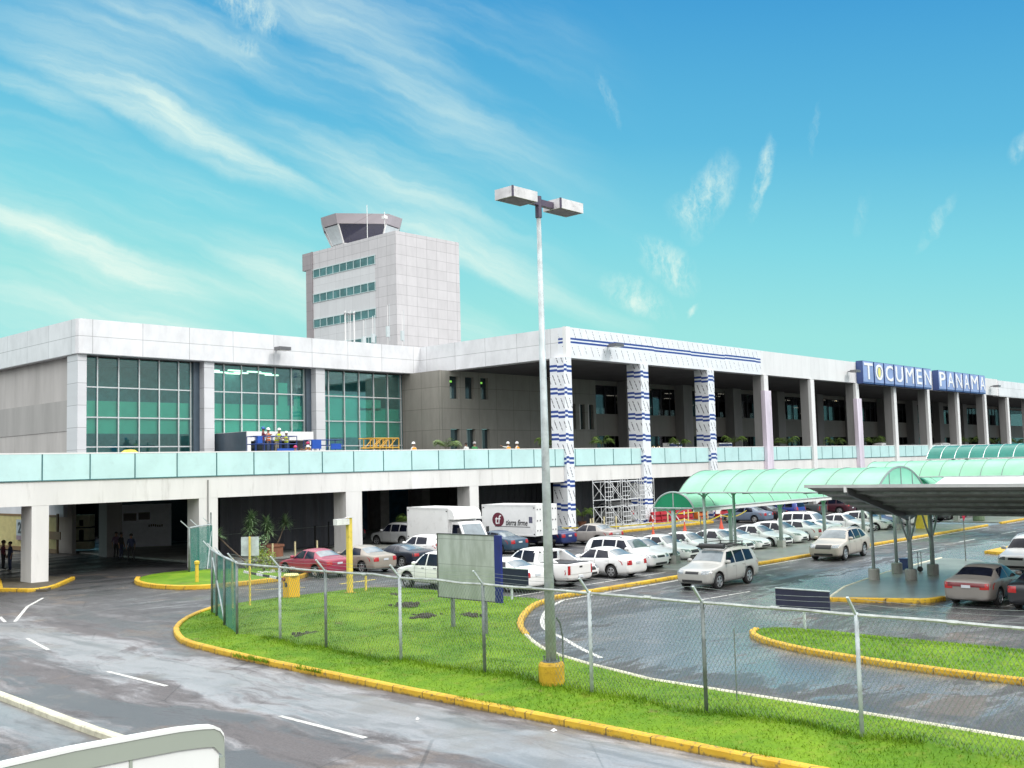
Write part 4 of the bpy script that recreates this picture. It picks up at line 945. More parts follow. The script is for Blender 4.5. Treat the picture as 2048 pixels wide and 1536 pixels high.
M_SIGNY = pm('post_yellow', (.74,.56,.10), .45, var=.2, scale=2, dirt=.4)
p = G(500, 1213, .12); t = thing('square_sign', 'grey back of a square sign on a thin yellow post', 'sign', (p.x, p.y, .1)); k = (p-CAM).length/FPX
mb = MB(); mb.box((-.025,-.04,0),(.025,.04,133*k)); part('post', mb, M_SIGNY, t, False); mb = MB(); n = Vector((.73,.68,0)); s = Vector((.68,-.73,0))
mb.obox((.05,.05,114*k), s*17*k, n*.012, Vector((0,0,18*k))); part('panel', mb, M_GALV, t, False)
for px, py, hpx, lab in ((465,1218,100,'thin yellow post standing behind the screened fence end'), (890,1186,42,'thin yellow post just right of the yellow lamp post')):
    p = G(px, py, .1) if px < 500 else G(732, 1186, .1); k = (p-CAM).length/FPX
    mb = MB(); mb.box((p.x-.035,p.y-.035,0),(p.x+.035,p.y+.035,hpx*k)); single('marker_post', mb, M_SIGNY, lab, 'post')
p = G(583, 1200, .1); GB = thing('barrier_gate', 'yellow parking barrier box with black and white arm', 'barrier gate', (p.x, p.y, .08))
mb = MB(); mb.box((-.28,-.22,0),(.28,.22,1.02)); mb.box((-.24,-.18,1.02),(.24,.18,1.05)); part('cabinet', mb, pm('cabinet_yellow', (.80,.45,.02), .4, var=.1, scale=1, dirt=.25), GB, False)
mb = MB(); mb.lathe([(.33,1.05),(.34,1.08),(.30,1.13),(.1,1.15)], (0,0,0), 16); part('lid', mb, pm('lid_yellow', (.82,.72,.30), .4), GB, False)
mb = MB(); mb.box((-.305,-.10,.6),(-.283,.06,.78)); part('sticker', mb, pm('sticker', (.06,.05,.05), .5), GB, False)
e = G(488, 1147, .95)-Vector((p.x,p.y,0)); st = Vector((-.3,.1,.92)); e.z = .95
for i in range(6):
    mb = MB(); mb.beam(st.lerp(e, i/6), st.lerp(e, (i+1)/6), .05, .1); part('arm', mb, pm('arm_black', (.03,.03,.03), .5) if i % 2 == 0 else M_WHITE, GB, False)
mb = MB(); mb.tube((-.36,.12,.92),(-.24,.08,.92),.08,8); part('pivot', mb, pm('pivot_red', (.25,.06,.04), .5), GB, False)
p = G(700, 1189, .1); YL = thing('lamp_post', 'short yellow square lamp post with grey box lamp', 'lamp post', (p.x, p.y, .05)); k = (p-CAM).length/FPX
mb = MB(); mb.box((-.10,-.10,0),(.10,.10,150*k)); part('post', mb, M_SIGNY, YL, False)
mb = MB(); mb.box((-.22,-.22,0),(.22,.22,.14)); part('base_plate', mb, pm('base_rust', (.45,.25,.06), .6, dirt=.6), YL, False)
mb = MB(); mb.obox((-.42,.0,143*k), (.34,0,0), (0,.14,0), (0,0,.13)); h = part('lamp_head', mb, M_HEAD, YL, False); mb = MB(); mb.obox((-.42,0,143*k-.135), (.3,0,0), (0,.11,0), (0,0,.004)); part('lens', mb, M_LENS, h, False)
mb = MB(); mb.box((-.14,-.14,150*k),(.14,.14,150*k+.03)); part('cap', mb, M_HEAD, YL, False)
p = G(1474, 1402, .12); k = (p-CAM).length/FPX; mb = MB(); mb.tube((p.x,p.y,0),(p.x,p.y,1.75),.016,6); single('thin_rod', mb, M_GALVD, 'thin bare metal rod in the grass right of the lamp base', 'rod', smooth=False)
p = G(1404, 1110); mb = MB(); mb.tube((p.x,p.y,.1),(p.x,p.y,2.3),.03,6); single('thin_rod', mb, M_GALVD, 'thin dark pole on the walkway left of the silver four-wheel drive', 'rod')
p = G(1932, 1127); YS_ = thing('yield_sign', 'red triangular yield sign on a thin dark pole in the car lane', 'traffic sign', (p.x, p.y, 0)); k = (p-CAM).length/FPX
mb = MB(); mb.tube((0,0,0),(0,0,102*k),.03,6); part('pole', mb, M_GALVD, YS_, False)
s = Vector((.68,-.73,0)); n = Vector((-.73,-.68,0))*.035
A, B_, C_ = Vector((0,0,76*k)), -s*10*k+Vector((0,0,106*k)), s*10*k+Vector((0,0,106*k))
mb = MB(); mb.add([A+n, B_+n, C_+n, A+n*1.6, B_+n*1.6, C_+n*1.6], [(0,1,2),(3,4,5),(0,1,4,3),(1,2,5,4),(2,0,3,5)]); part('plate', mb, pm('sign_red', (.45,.03,.07), .4), YS_, False)
mb = MB(); c0 = (A+B_+C_)/3+Vector((0,0,3*k)); mb.obox(c0+n*1.7, s*5.0*k, n*.06, Vector((0,0,1.6*k))); part('white_mark', mb, M_WHITE, YS_, False)

# ------------------------------------------------------------------ covered walkways
def polymat(name, dif, tra, f=.45, rough=.25):
    m, N, b = newmat(name); t = m.node_tree; out = t.nodes['Material Output']
    tc = N.n('ShaderNodeTexCoord').outputs['Object']; nz = N.noise(tc, .8, 4, .6); k = N.ramp(nz, .3, .7, .88, 1.05)
    mul = N.n('ShaderNodeVectorMath', operation='SCALE'); mul.inputs[0].default_value = dif; N.set(mul.inputs['Scale'], k); N.set(b.inputs['Base Color'], mul.outputs[0]); b.inputs['Roughness'].default_value = rough
    tl = N.n('ShaderNodeBsdfTranslucent'); tl.inputs[0].default_value = c4(tra); mx = N.n('ShaderNodeMixShader'); mx.inputs[0].default_value = f
    t.links.new(b.outputs[0], mx.inputs[1]); t.links.new(tl.outputs[0], mx.inputs[2]); t.links.new(mx.outputs[0], out.inputs[0]); return m
M_MINT = polymat('mint_polycarbonate', (.44,.80,.60), (.20,.85,.48), .38); M_GRN = polymat('green_polycarbonate', (.03,.30,.17), (.03,.45,.22), .4); M_TGRN = polymat('teal_polycarbonate', (.04,.30,.24), (.03,.3,.2), .3)
M_STEEL = pm('painted_steel', (.38,.46,.44), .45, .1, var=.15, dirt=.2); M_RIB = pm('rib_dark', (.16,.22,.21), .5)
def vault(t, axis, c, hw, ze, rise, a0, a1, nseam, mat, near_end=None, far_end=None, endmat=None, nribmat=None):
    R = (hw*hw+rise*rise)/(2*rise); zc = ze+rise-R; th = math.asin(min(1, hw/R)); n = 18
    if rise > R: th = PI-th
    def P(a, q, rr=R):
        o = rr*math.sin(q); z = zc+rr*math.cos(q)
        return (a, c+o, z) if axis == 'x' else (c+o, a, z)
    mb = MB(); m = nseam
    for i in range(m):
        b0 = a0+(a1-a0)*i/m; b1 = a0+(a1-a0)*(i+1)/m
        for j in range(n):
            p, q = -th+2*th*j/n, -th+2*th*(j+1)/n
            mb.add([P(b0,p),P(b1,p),P(b1,q),P(b0,q),P(b0,p,R-.012),P(b1,p,R-.012),P(b1,q,R-.012),P(b0,q,R-.012)], [(0,1,2,3),(4,7,6,5)])
    part('roof_sheet', mb, mat, t, smooth=False)
    for i in range(m+1):
        b0 = a0+(a1-a0)*i/m; mb = MB(); mb.path([P(b0,-th+2*th*j/n,R+.012) for j in range(n+1)], .022, 4); part('rib', mb, nribmat or M_RIB, t)
    mb = MB(); mb.path([P(a0,-th),P(a1,-th)], .05, 6); mb.path([P(a0,th),P(a1,th)], .05, 6); part('eaves_tube', mb, M_STEEL, t)
    for a, on in ((a0, far_end), (a1, near_end)):
        if not on: continue
        mb = MB(); mb.add([P(a,-th+2*th*j/n,R-.02) for j in range(n+1)], [tuple(range(n+1))]); ep = part('end_panel', mb, endmat, t)
        mb = MB(); mb.path([P(a,-th+2*th*j/n,R+.02) for j in range(n+1)], .05, 6)
        for q in ((0,) if on == 1 else (-th*.45, 0, th*.45)):
            o = P(a, q); mb.tube((o[0],o[1],ze-.02),(o[0],o[1],o[2]),.035,6)
        mb.path([P(a,-th),P(a,th)], .05, 6); part('end_frame', mb, M_STEEL if on == 1 else M_RIB, ep)
    return P, th
def canopy_post(t, x, y, ztop, base=.55, round_=False, axis='y', br=1.0, w=.12):
    mb = MB(); mb.tube((x,y,base-.02),(x,y,ztop),w,10); p = part('post', mb, M_STEEL, t, smooth=True)
    mb = MB()
    if round_: mb.lathe([(.24,0),(.245,base-.05),(.22,base)], (x,y,.0), 16)
    else: mb.box((x-.2,y-.2,0),(x+.2,y+.2,base))
    part('footing', mb, M_CONC, p)
    mb = MB()
    for s in (-1, 1):
        pts = []
        for k in range(6):
            q = k/5*PI/2; o = br*(1-math.cos(q)); z = ztop-.05-br*.9+br*.9*math.sin(q)
            pts.append((x, y+s*o, z) if axis == 'y' else (x+s*o, y, z))
        mb.path(pts, .035, 6)
    part('bracket', mb, M_STEEL, p)
WA = thing('covered_walkway', 'long low covered walkway with mint barrel roof along the white parked cars', 'covered walkway', (80, 32.4, 0), 0, 'green barrel-roofed walkways')
vault(WA, 'x', 32.35, 1.28, 3.08, .84, 47.06, 140, 44, M_MINT, None, 1, M_GRN)
for k in range(12): canopy_post(WA, 47.2+5.78*k if k else 47.25, 32.5, 3.1, .55, False, 'y', .9)
mb = MB(); mb.beam((47.1,33.55,2.98),(140,33.55,2.98),.06,.2); mb.beam((47.1,31.1,2.98),(140,31.1,2.98),.06,.2); part('gutter', mb, M_WHITE, WA)
WB = thing('covered_walkway', 'high mint barrel roof crossing the car lane ahead of the grey carport', 'covered walkway', (47.2, 25, 0), 0, 'green barrel-roofed walkways')
vault(WB, 'y', 47.2, 2.6, 4.0, 1.06, 30.3, 19.9, 8, M_MINT, 3, None, polymat('end_green', (.25,.62,.46), (.2,.6,.4), .3))
for x, y, r in ((45.12,20.47,True),(48.04,20.67,True),(45.1,29.15,False),(48.0,29.2,False)): canopy_post(WB, x, y, 3.98, .62, r, 'x', .5, .075)
mb = MB()
for k in range(4): y = 20.2+3.2*k; mb.beam((44.6,y,3.97),(49.8,y,3.97),.08,.1)
part('tie_beams', mb, M_RIB, WB)
WC = thing('covered_walkway', 'second mint barrel roof crossing farther along behind the grey carport', 'covered walkway', (77.2, 27, 0), 0, 'green barrel-roofed walkways')
vault(WC, 'y', 77.2, 2.2, 4.0, 1.15, 34.5, 19, 11, M_MINT)
for x, y in ((75.6,33.6),(78.9,33.6),(75.6,20),(78.9,20)): canopy_post(WC, x, y, 3.98, .6, True, 'x', .5, .08)
WD = thing('covered_walkway', 'farthest barrel roof in dark teal sheets near the right edge', 'covered walkway', (112, 30, 0), 0, 'green barrel-roofed walkways')
vault(WD, 'y', 112.5, 2.6, 5.1, 1.35, 43.5, 22, 15, M_TGRN, nribmat=M_MULL)
for x, y in ((110.6,41),(114.4,41),(110.6,24),(114.4,24)): canopy_post(WD, x, y, 5.05, .6, True, 'x', .5, .09)
# ------------------------------------------------------------------ carport with butterfly roof
CPt = thing('carport', 'grey corrugated butterfly-roof carport sheltering parked cars at the right', 'carport', (45.6, 12, 0))
M_CORR = pm('corrugated_steel', (.27,.28,.28), .5, .35, var=.2, scale=.6, streak=False); M_CORRT = pm('roof_white', (.78,.78,.78), .5, var=.08)
def wing(x0, z0, x1, z1, y0, y1):
    n = 40; top = MB(); bot = MB(); pts = []
    for i in range(n*2+1):
        t = i/(n*2); pts.append((x0+(x1-x0)*t, z0+(z1-z0)*t+(.035 if i % 2 else -.035)))
    for (a, b) in zip(pts, pts[1:]):
        top.add([(a[0],y0,a[1]+.02),(b[0],y0,b[1]+.02),(b[0],y1,b[1]+.02),(a[0],y1,a[1]+.02)], [(0,1,2,3)]); bot.add([(a[0],y0,a[1]),(b[0],y0,b[1]),(b[0],y1,b[1]),(a[0],y1,a[1])], [(0,1,2,3)])
    rs = part('roof_sheet', bot, M_CORR, CPt); part('top_face', top, M_CORRT, rs)
    mb = MB(); mb.box((min(x1,x1+.03),y0-.02,z1-.06),(max(x1,x1+.03)+.01,y1+.02,z1+.07)); part('edge_trim', mb, pm('edge_trim', (.55,.56,.56), .4, .3), CPt)
wing(45.55, 3.08, 39.62, 4.42, 3.0, 20.75); wing(45.65, 3.08, 51.6, 4.42, 3.0, 19.6)
for y in (19.0, 11.75, 4.5):
    mb = MB(); mb.beam((45.6,y,2.86),(39.75,y,4.22),.14,.24); mb.beam((45.6,y,2.86),(51.4,y,4.22),.14,.24); part('rafter', mb, pm('rafter_dark', (.12,.125,.13), .5), CPt)
    mb = MB(); mb.tube((39.66,y,4.18),(39.66,y,4.40),.07,8); part('rafter_bolt', mb, M_WHITE, CPt)  # white bolt head at the rafter end
    for x in ((45.6, 48.05) if y > 18 else (45.6,)):
        mb = MB(); mb.tube((x,y,.6),(x,y,2.9 if x < 46 else 3.45),.105,10,.09); p = part('post', mb, M_STEEL, CPt, smooth=True)
        mb = MB(); mb.lathe([(.25,0),(.255,.58),(.23,.63)], (x,y,0), 16); part('footing', mb, M_CONC, p)
        mb = MB()
        for s in (-1, 1): mb.path([(x,y,1.7),(x+s*.25,y,2.0),(x+s*.6,y,2.45),(x+s*.95,y,2.95+(.12 if x>46 else 0))], .045, 6)
        part('arms', mb, M_STEEL, p)
for i in range(5):
    x = 40.5+1.2*i; z = 4.42-(x-39.62)*.226; mb = MB(); mb.beam((x,3,z-.1),(x,20.6,z-.1),.06,.1); part('purlin', mb, M_GALVD, CPt)
# bits under the carport
p = G(1812, 1145); mb = MB(); mb.box((p.x-.22,p.y-.2,.14),(p.x+.22,p.y+.2,.62)); mb.box((p.x-.25,p.y-.23,.62),(p.x+.25,p.y+.23,.68)); single('blue_bin', mb, pm('bin_blue', (.02,.05,.16), .4), 'small dark blue bin beside a round concrete footing', 'bin')
p = G(1846, 1150); HC = thing('hand_cart', 'thin metal hand cart with a small wheel on the carport island', 'hand cart', (p.x, p.y, .14)); 
mb = MB(); mb.box((-.1,-.6,.92),(.12,.35,.96)); part('top', mb, M_GALV, HC, False)
mb = MB(); mb.path([(0,.2,.92),(0,.2,.1)], .02, 6); mb.path([(0,.05,.92),(0,.05,.1)], .02, 6); part('legs', mb, M_GALVD, HC, False)
mb = MB(); mb.tube((-.03,.12,.13),(.03,.12,.13),.13,12); part('wheel', mb, pm('rubber', (.02,.02,.02), .7), HC, False)
p = G(1844, 1060); mb = MB(); mb.box((p.x-.4,p.y-.3,.13),(p.x+.4,p.y+.3,1.5)); mb.box((p.x-.45,p.y-.35,1.5),(p.x+.45,p.y+.35,1.6)); single('ticket_machine', mb, pm('machine_yellow', (.72,.55,.05), .4), 'yellow ticket machine on the far sidewalk behind the carport posts', 'machine')
p = G(1958, 1045); mb = MB(); mb.lathe([(.42,.0),(.45,.1),(.45,.95),(.4,1.0)], (p.x,p.y,.12), 14); single('planter_tub', mb, pm('tub_green', (.12,.17,.10), .6), 'round dull green tub on the sidewalk right of the yield sign', 'planter')

# ------------------------------------------------------------------ vehicles
M_PAINT_CAR = pm('car_paint', (.8,.8,.8), .32, 0, var=.05, coat=.3, objcol=True, scale=1.5)
M_CGL = pm('car_glass', (.008,.010,.022), .05, var=.5, scale=1.5, spec=.28)
M_TYRE = pm('tyre', (.02,.02,.021), .8); M_RIM = pm('rim_alloy', (.55,.56,.57), .3, .7); M_WELL = pm('wheel_well', (.012,.012,.012), .9)
M_TRIM = pm('black_trim', (.025,.025,.027), .5); M_HL = pm('headlight', (.30,.33,.35), .08, .3, var=.6, scale=14, spec=.9); M_TL = pm('tail_light', (.42,.015,.02), .12, var=.25, scale=6, spec=.8); M_PLATE = pm('plate', (.62,.66,.70), .4); M_CHR = pm('chrome', (.65,.66,.67), .15, .9)
KIND = {
 'sedan': dict(L=4.55, W=1.76, wb=(.19,.775), R=.31, sec=[
  (0,.34,.52,.56,.55,.58,.50),(.012,.24,.58,.64,.78,.80,.70),(.05,.19,.66,.73,.93,.94,.80),(.14,.18,.75,.83,1,.985,.84),(.27,.18,.83,.92,1,.99,.86),(.30,.18,.85,.97,1,.99,.85),(.36,.18,.87,1.17,1,.985,.76),(.43,.18,.885,1.37,1,.985,.68),(.50,.18,.90,1.43,1,.985,.665),(.60,.18,.91,1.43,1,.985,.66),(.68,.18,.925,1.38,1,.985,.655),(.76,.18,.94,1.20,1,.985,.72),(.84,.18,.955,1.045,1,.98,.80),(.90,.19,.95,1.02,.99,.97,.81),(.97,.22,.92,.98,.95,.94,.78),(.99,.26,.86,.92,.90,.88,.72),(1,.36,.74,.80,.78,.78,.66)],
  side=[[(.345,.925),(.545,.945),(.545,1.335),(.445,1.325)],[(.565,.945),(.745,.97),(.695,1.28),(.565,1.335)]], ws=(.308,.425), rw=(.70,.825), tl=[(.55,.97,.66,.88)], hl=[(.5,.93,.56,.70)], grille=(.42,.50,.66), plr=(.70,.80), roofw=.62),
 'coupe': dict(L=4.45, W=1.76, wb=(.20,.775), R=.32, sec=[
  (0,.34,.50,.54,.55,.58,.50),(.012,.24,.55,.60,.78,.80,.70),(.05,.19,.62,.68,.93,.94,.80),(.14,.18,.70,.77,1,.985,.84),(.29,.18,.78,.87,1,.99,.86),(.33,.18,.80,.93,1,.99,.85),(.40,.18,.83,1.13,1,.985,.74),(.48,.18,.85,1.27,1,.985,.66),(.55,.18,.87,1.30,1,.985,.64),(.64,.18,.89,1.27,1,.985,.62),(.74,.18,.91,1.17,1,.985,.64),(.84,.18,.93,1.04,1,.98,.74),(.92,.19,.93,1.00,.99,.97,.80),(.97,.22,.91,.97,.95,.94,.78),(.99,.26,.84,.90,.90,.88,.72),(1,.36,.72,.78,.78,.78,.66)],
  side=[[(.385,.885),(.60,.91),(.60,1.21),(.47,1.205)],[(.62,.915),(.72,.94),(.66,1.18),(.62,1.2)]], ws=(.345,.47), rw=(.68,.86), tl=[(.48,.92,.70,.86)], hl=[(.5,.93,.52,.64)], grille=(.3,.44,.5), plr=(.52,.64), roofw=.58),
 'suv': dict(L=4.5, W=1.80, wb=(.185,.78), R=.355, sec=[
  (0,.40,.66,.72,.62,.66,.58),(.012,.30,.74,.82,.84,.86,.76),(.05,.25,.82,.90,.95,.96,.84),(.14,.24,.89,.97,1,.985,.87),(.25,.24,.96,1.05,1,.99,.88),(.28,.24,.98,1.12,1,.99,.87),(.34,.24,1.0,1.37,1,.985,.78),(.40,.24,1.01,1.60,1,.985,.73),(.46,.24,1.015,1.69,1,.985,.73),(.60,.24,1.02,1.71,1,.985,.73),(.78,.24,1.03,1.70,1,.985,.73),(.90,.24,1.04,1.66,1,.98,.72),(.95,.25,1.045,1.54,.99,.97,.75),(.98,.28,1.02,1.20,.97,.95,.80),(.99,.33,.96,1.02,.94,.92,.82),(1,.42,.80,.88,.84,.84,.74)],
  side=[[(.325,1.05),(.505,1.06),(.505,1.56),(.415,1.54)],[(.525,1.06),(.70,1.07),(.70,1.565),(.525,1.56)],[(.72,1.075),(.88,1.09),(.865,1.52),(.72,1.565)]], ws=(.288,.395), rwr=(1.10,1.50), tl=[(.74,.97,.82,1.12)], hl=[(.5,.93,.70,.84)], grille=(.36,.71,.81), plr=(.62,.72), roofw=.66, rails=True),
 'crossover': dict(L=4.88, W=1.86, wb=(.19,.785), R=.36, sec=[
  (0,.36,.62,.70,.62,.66,.58),(.012,.26,.70,.80,.84,.86,.76),(.05,.22,.80,.89,.95,.96,.84),(.14,.21,.88,.97,1,.985,.87),(.24,.21,.96,1.05,1,.99,.88),(.27,.21,.98,1.10,1,.99,.87),(.34,.21,1.0,1.36,1,.985,.78),(.41,.21,1.01,1.58,1,.985,.71),(.47,.21,1.015,1.65,1,.985,.70),(.60,.21,1.02,1.68,1,.985,.70),(.76,.21,1.04,1.65,1,.985,.69),(.88,.22,1.07,1.55,1,.98,.67),(.945,.24,1.08,1.36,.99,.97,.72),(.975,.28,1.04,1.15,.97,.95,.78),(.99,.33,.96,1.02,.94,.92,.82),(1,.42,.80,.88,.84,.84,.74)],
  side=[[(.32,1.05),(.50,1.06),(.50,1.56),(.42,1.54)],[(.52,1.06),(.69,1.08),(.69,1.56),(.52,1.565)],[(.71,1.09),(.86,1.14),(.82,1.47),(.71,1.55)]], ws=(.278,.405), rwr=(1.12,1.46), tl=[(.6,.97,.86,1.06)], hl=[(.5,.94,.70,.86)], grille=(.47,.66,.86), plr=(.6,.7), roofw=.66, rails=True),
 'hatch': dict(L=3.85, W=1.66, wb=(.20,.80), R=.29, sec=[
  (0,.34,.56,.60,.55,.60,.50),(.015,.24,.62,.68,.80,.82,.70),(.06,.19,.70,.77,.94,.95,.80),(.14,.18,.79,.87,1,.985,.84),(.23,.18,.86,.96,1,.99,.86),(.27,.18,.88,1.04,1,.99,.84),(.34,.18,.90,1.26,1,.985,.75),(.42,.18,.91,1.45,1,.985,.69),(.50,.18,.92,1.50,1,.985,.68),(.62,.18,.93,1.50,1,.985,.68),(.78,.18,.95,1.46,1,.985,.67),(.90,.19,.97,1.36,1,.97,.66),(.95,.22,.97,1.15,.98,.95,.72),(.98,.27,.92,1.0,.94,.92,.78),(1,.38,.78,.86,.82,.82,.70)],
  side=[[(.32,.95),(.53,.965),(.53,1.40),(.435,1.38)],[(.55,.965),(.76,.985),(.74,1.37),(.55,1.405)]], ws=(.278,.41), rwr=(1.02,1.30), tl=[(.74,.97,.74,1.04)], hl=[(.5,.93,.62,.76)], grille=(.3,.42,.52), plr=(.58,.68), roofw=.64),
 'pickup': dict(L=5.15, W=1.80, wb=(.185,.76), R=.365, sec=[
  (0,.42,.68,.74,.64,.68,.60),(.012,.32,.76,.86,.86,.88,.78),(.05,.27,.86,.94,.96,.97,.86),(.13,.26,.93,1.01,1,.985,.88),(.22,.26,1.0,1.08,1,.99,.89),(.25,.26,1.02,1.16,1,.99,.87),(.30,.26,1.04,1.40,1,.985,.79),(.355,.26,1.05,1.64,1,.985,.73),(.42,.26,1.055,1.72,1,.985,.72),(.55,.26,1.06,1.72,1,.985,.72),(.605,.26,1.06,1.68,1,.985,.72),(.625,.26,1.07,1.40,1,.985,.80),(.635,.26,1.07,1.12,1,.985,.90),(.70,.26,1.06,1.10,1,.985,.94),(.85,.28,1.06,1.10,1,.985,.94),(.975,.32,1.06,1.10,1,.98,.93),(.99,.36,1.05,1.09,.98,.97,.92),(1,.46,.98,1.04,.92,.93,.88)],
  side=[[(.29,1.09),(.43,1.10),(.43,1.62),(.37,1.60)],[(.445,1.10),(.59,1.11),(.585,1.61),(.445,1.625)]], ws=(.256,.35), rwr=None, bed=(.645,.975), tl=[(.80,.99,.62,1.02)], hl=[(.55,.95,.70,.86)], grille=(.46,.68,.86), plr=(.46,.56), roofw=.68),
 'van': dict(L=4.9, W=1.75, wb=(.17,.74), R=.32, sec=[
  (0,.38,.74,.84,.80,.82,.70),(.015,.28,.90,1.02,.92,.93,.80),(.05,.23,1.02,1.18,.98,.97,.80),(.10,.22,1.06,1.45,1,.985,.78),(.17,.22,1.08,1.80,1,.985,.76),(.25,.22,1.09,1.96,1,.985,.78),(.5,.22,1.1,2.02,1,.985,.80),(.8,.22,1.1,2.02,1,.985,.80),(.95,.23,1.1,1.97,.99,.98,.80),(.985,.27,1.05,1.7,.97,.96,.82),(1,.38,.95,1.1,.93,.93,.84)],
  side=[[(.14,1.16),(.30,1.16),(.30,1.72),(.215,1.70)],[(.33,1.17),(.62,1.17),(.62,1.74),(.33,1.74)],[(.65,1.17),(.93,1.17),(.92,1.72),(.65,1.74)]], ws=(.05,.20), rwr=(1.2,1.75), tl=[(.78,.95,.85,1.25)], hl=[(.5,.9,.66,.86)], grille=(.4,.68,.8), plr=(.6,.7), roofw=.7),
}
PROTO = {}
def obj_eval(me, mods):
    ob = bpy.data.objects.new('tmp', me); COL.objects.link(ob); mods(ob)
    dg = bpy.context.evaluated_depsgraph_get(); out = bpy.data.meshes.new_from_object(ob.evaluated_get(dg)); bpy.data.objects.remove(ob); return out
def build_proto(kind, opt=()):
    K = KIND[kind]; L, W = K['L'], K['W']; hw = W/2; X = lambda s: L/2-L*s
    secs = K['sec']; rings = []
    for (s, zb, zm, zt, wl, wb, wt) in secs:
        h = zm-zb; x = X(s); r = [(x,0,zb),(x,hw*wl*.8,zb),(x,hw*wl*.965,zb+.09*h),(x,hw*wl,zb+.38*h),(x,hw*(wl+wb)/2*1.005,zb+.78*h),(x,hw*wb*.985,zm)]
        d = zt-zm; r += [(x,hw*(wb*.42+wt*.58)*1.01,zm+d*.55),(x,hw*wt*1.0,zt-.05*min(1,d/.3)-.008),(x,hw*wt*.82,zt+.0),(x,0,zt+.022)]
        rings.append(r)
    n = len(rings[0]); full = []
    for r in rings: full.append(r+[(p[0],-p[1],p[2]) for p in r[-2:0:-1]])
    m = len(full[0]); V = [p for r in full for p in r]; F = []
    for i in range(len(full)-1):
        for j in range(m): F.append((i*m+j, i*m+(j+1)%m, (i+1)*m+(j+1)%m, (i+1)*m+j))
    F.append(tuple(range(m))[::-1]); F.append(tuple(range((len(full)-1)*m, len(full)*m)))
    me = bpy.data.meshes.new('body'); me.from_pydata(V, [], F)
    bm = bmesh.new(); bm.from_mesh(me); bmesh.ops.recalc_face_normals(bm, faces=bm.faces)
    # keep the waistline and the wheel-arch flank crisp
    cl = bm.edges.layers.float.new('crease_edge')
    for e in bm.edges:
        a, b = e.verts[0].index, e.verts[1].index
        if a % m == b % m and (a % m in (5, m-5)): e[cl] = .45
        if a % m == b % m and (a % m in (7, m-7)): e[cl] = .35
    if kind == 'pickup':
        for e in bm.edges:
            if all(abs(v.co.x-X(.635)) < 1e-4 for v in e.verts): e[cl] = .9
    bm.to_mesh(me); bm.free()
    me.materials.append(M_PAINT_CAR); me.materials.append(M_WELL)
    sub = obj_eval(me, lambda ob: setattr(ob.modifiers.new('s', 'SUBSURF'), 'levels', 1))
    bv = BVHTree.FromPolygons([v.co for v in sub.vertices], [tuple(p.vertices) for p in sub.polygons])
    R = K['R']; wx = [X(s) for s in K['wb']]
    cb = MB()
    for x in wx: cb.tube((x,-W,R+.02),(x,W,R+.02),R+.075,28)
    cme = cb.mesh('cut', M_WELL); cob = bpy.data.objects.new('cut', cme); COL.objects.link(cob)
    def md(ob):
        b = ob.modifiers.new('b', 'BOOLEAN'); b.object = cob; b.operation = 'DIFFERENCE'; b.solver = 'EXACT'
        try: b.material_mode = 'TRANSFER'
        except Exception: pass
    body = obj_eval(sub, md); bpy.data.objects.remove(cob)
    for p in body.polygons: p.use_smooth = True
    body.name = kind+'_body'
    P = [('body', body, [], True)]
    def cast(o, d):
        h = bv.ray_cast(Vector(o), Vector(d))
        if h[0] is None: q = bv.find_nearest(Vector(o)+Vector(d)*2.0); return q[0], q[1]
        return h[0], h[1]
    def patch(fn, nu, nv, off, name, mat):
        mb = MB(); pts = []
        for j in range(nv+1):
            for i in range(nu+1):
                h, nrm = fn(i/nu, j/nv)
                pts.append(h+nrm*off if nrm is not None else h)
        mb.add(pts, [(j*(nu+1)+i, j*(nu+1)+i+1, (j+1)*(nu+1)+i+1, (j+1)*(nu+1)+i) for j in range(nv) for i in range(nu)])
        me = bpy.data.meshes.new(name); me.from_pydata(mb.v, [], mb.f); me.materials.append(mat); me.polygons.foreach_set('use_smooth', [True]*len(me.polygons)); return me
    def lerp2(c, u, v):
        a = (c[0][0]+(c[1][0]-c[0][0])*u, c[0][1]+(c[1][1]-c[0][1])*u); b = (c[3][0]+(c[2][0]-c[3][0])*u, c[3][1]+(c[2][1]-c[3][1])*u); return a[0]+(b[0]-a[0])*v, a[1]+(b[1]-a[1])*v
    for sg in (1, -1):
        for c in K['side']:
            def fn(u, v, c=c, sg=sg):
                s, z = lerp2(c, u, v); return cast((X(s), sg*3, z), (0, -sg, 0))
            P.append(('side_window', patch(fn, 6, 4, .006, 'side_window', M_CGL), [], False))
    s0, s1 = K['ws']
    zt0 = 3.0
    def fw(u, v):
        s = s0+(s1-s0)*v; wv = hw*(.80+(K['roofw']-.80)*v); return cast((X(s), -wv+2*wv*u, 3), (0,0,-1))
    P.append(('windshield', patch(fw, 8, 5, .006, 'windshield', M_CGL if 'shade' in opt else pm('windscreen', (.16,.20,.22), .05, var=.4, scale=1.2, spec=1.0)), [], False))
    if K.get('rw'):
        r0, r1 = K['rw']
        def fr(u, v):
            s = r1+(r0-r1)*v; wv = hw*(.74+(K['roofw']-.74)*v*.9); return cast((X(s), -wv+2*wv*u, 3), (0,0,-1))
        P.append(('rear_window', patch(fr, 8, 5, .006, 'rear_window', M_CGL if 'shade' in opt else pm('windscreen', (.16,.20,.22), .05)), [], False))
    elif K.get('rwr'):
        z0, z1 = K['rwr']
        def fr(u, v):
            wv = hw*(.78+(K['roofw']*.95-.78)*v); return cast((-L, -wv+2*wv*u, z0+(z1-z0)*v), (1,0,0))
        P.append(('rear_window', patch(fr, 6, 4, .006, 'rear_window', M_CGL), [], False))
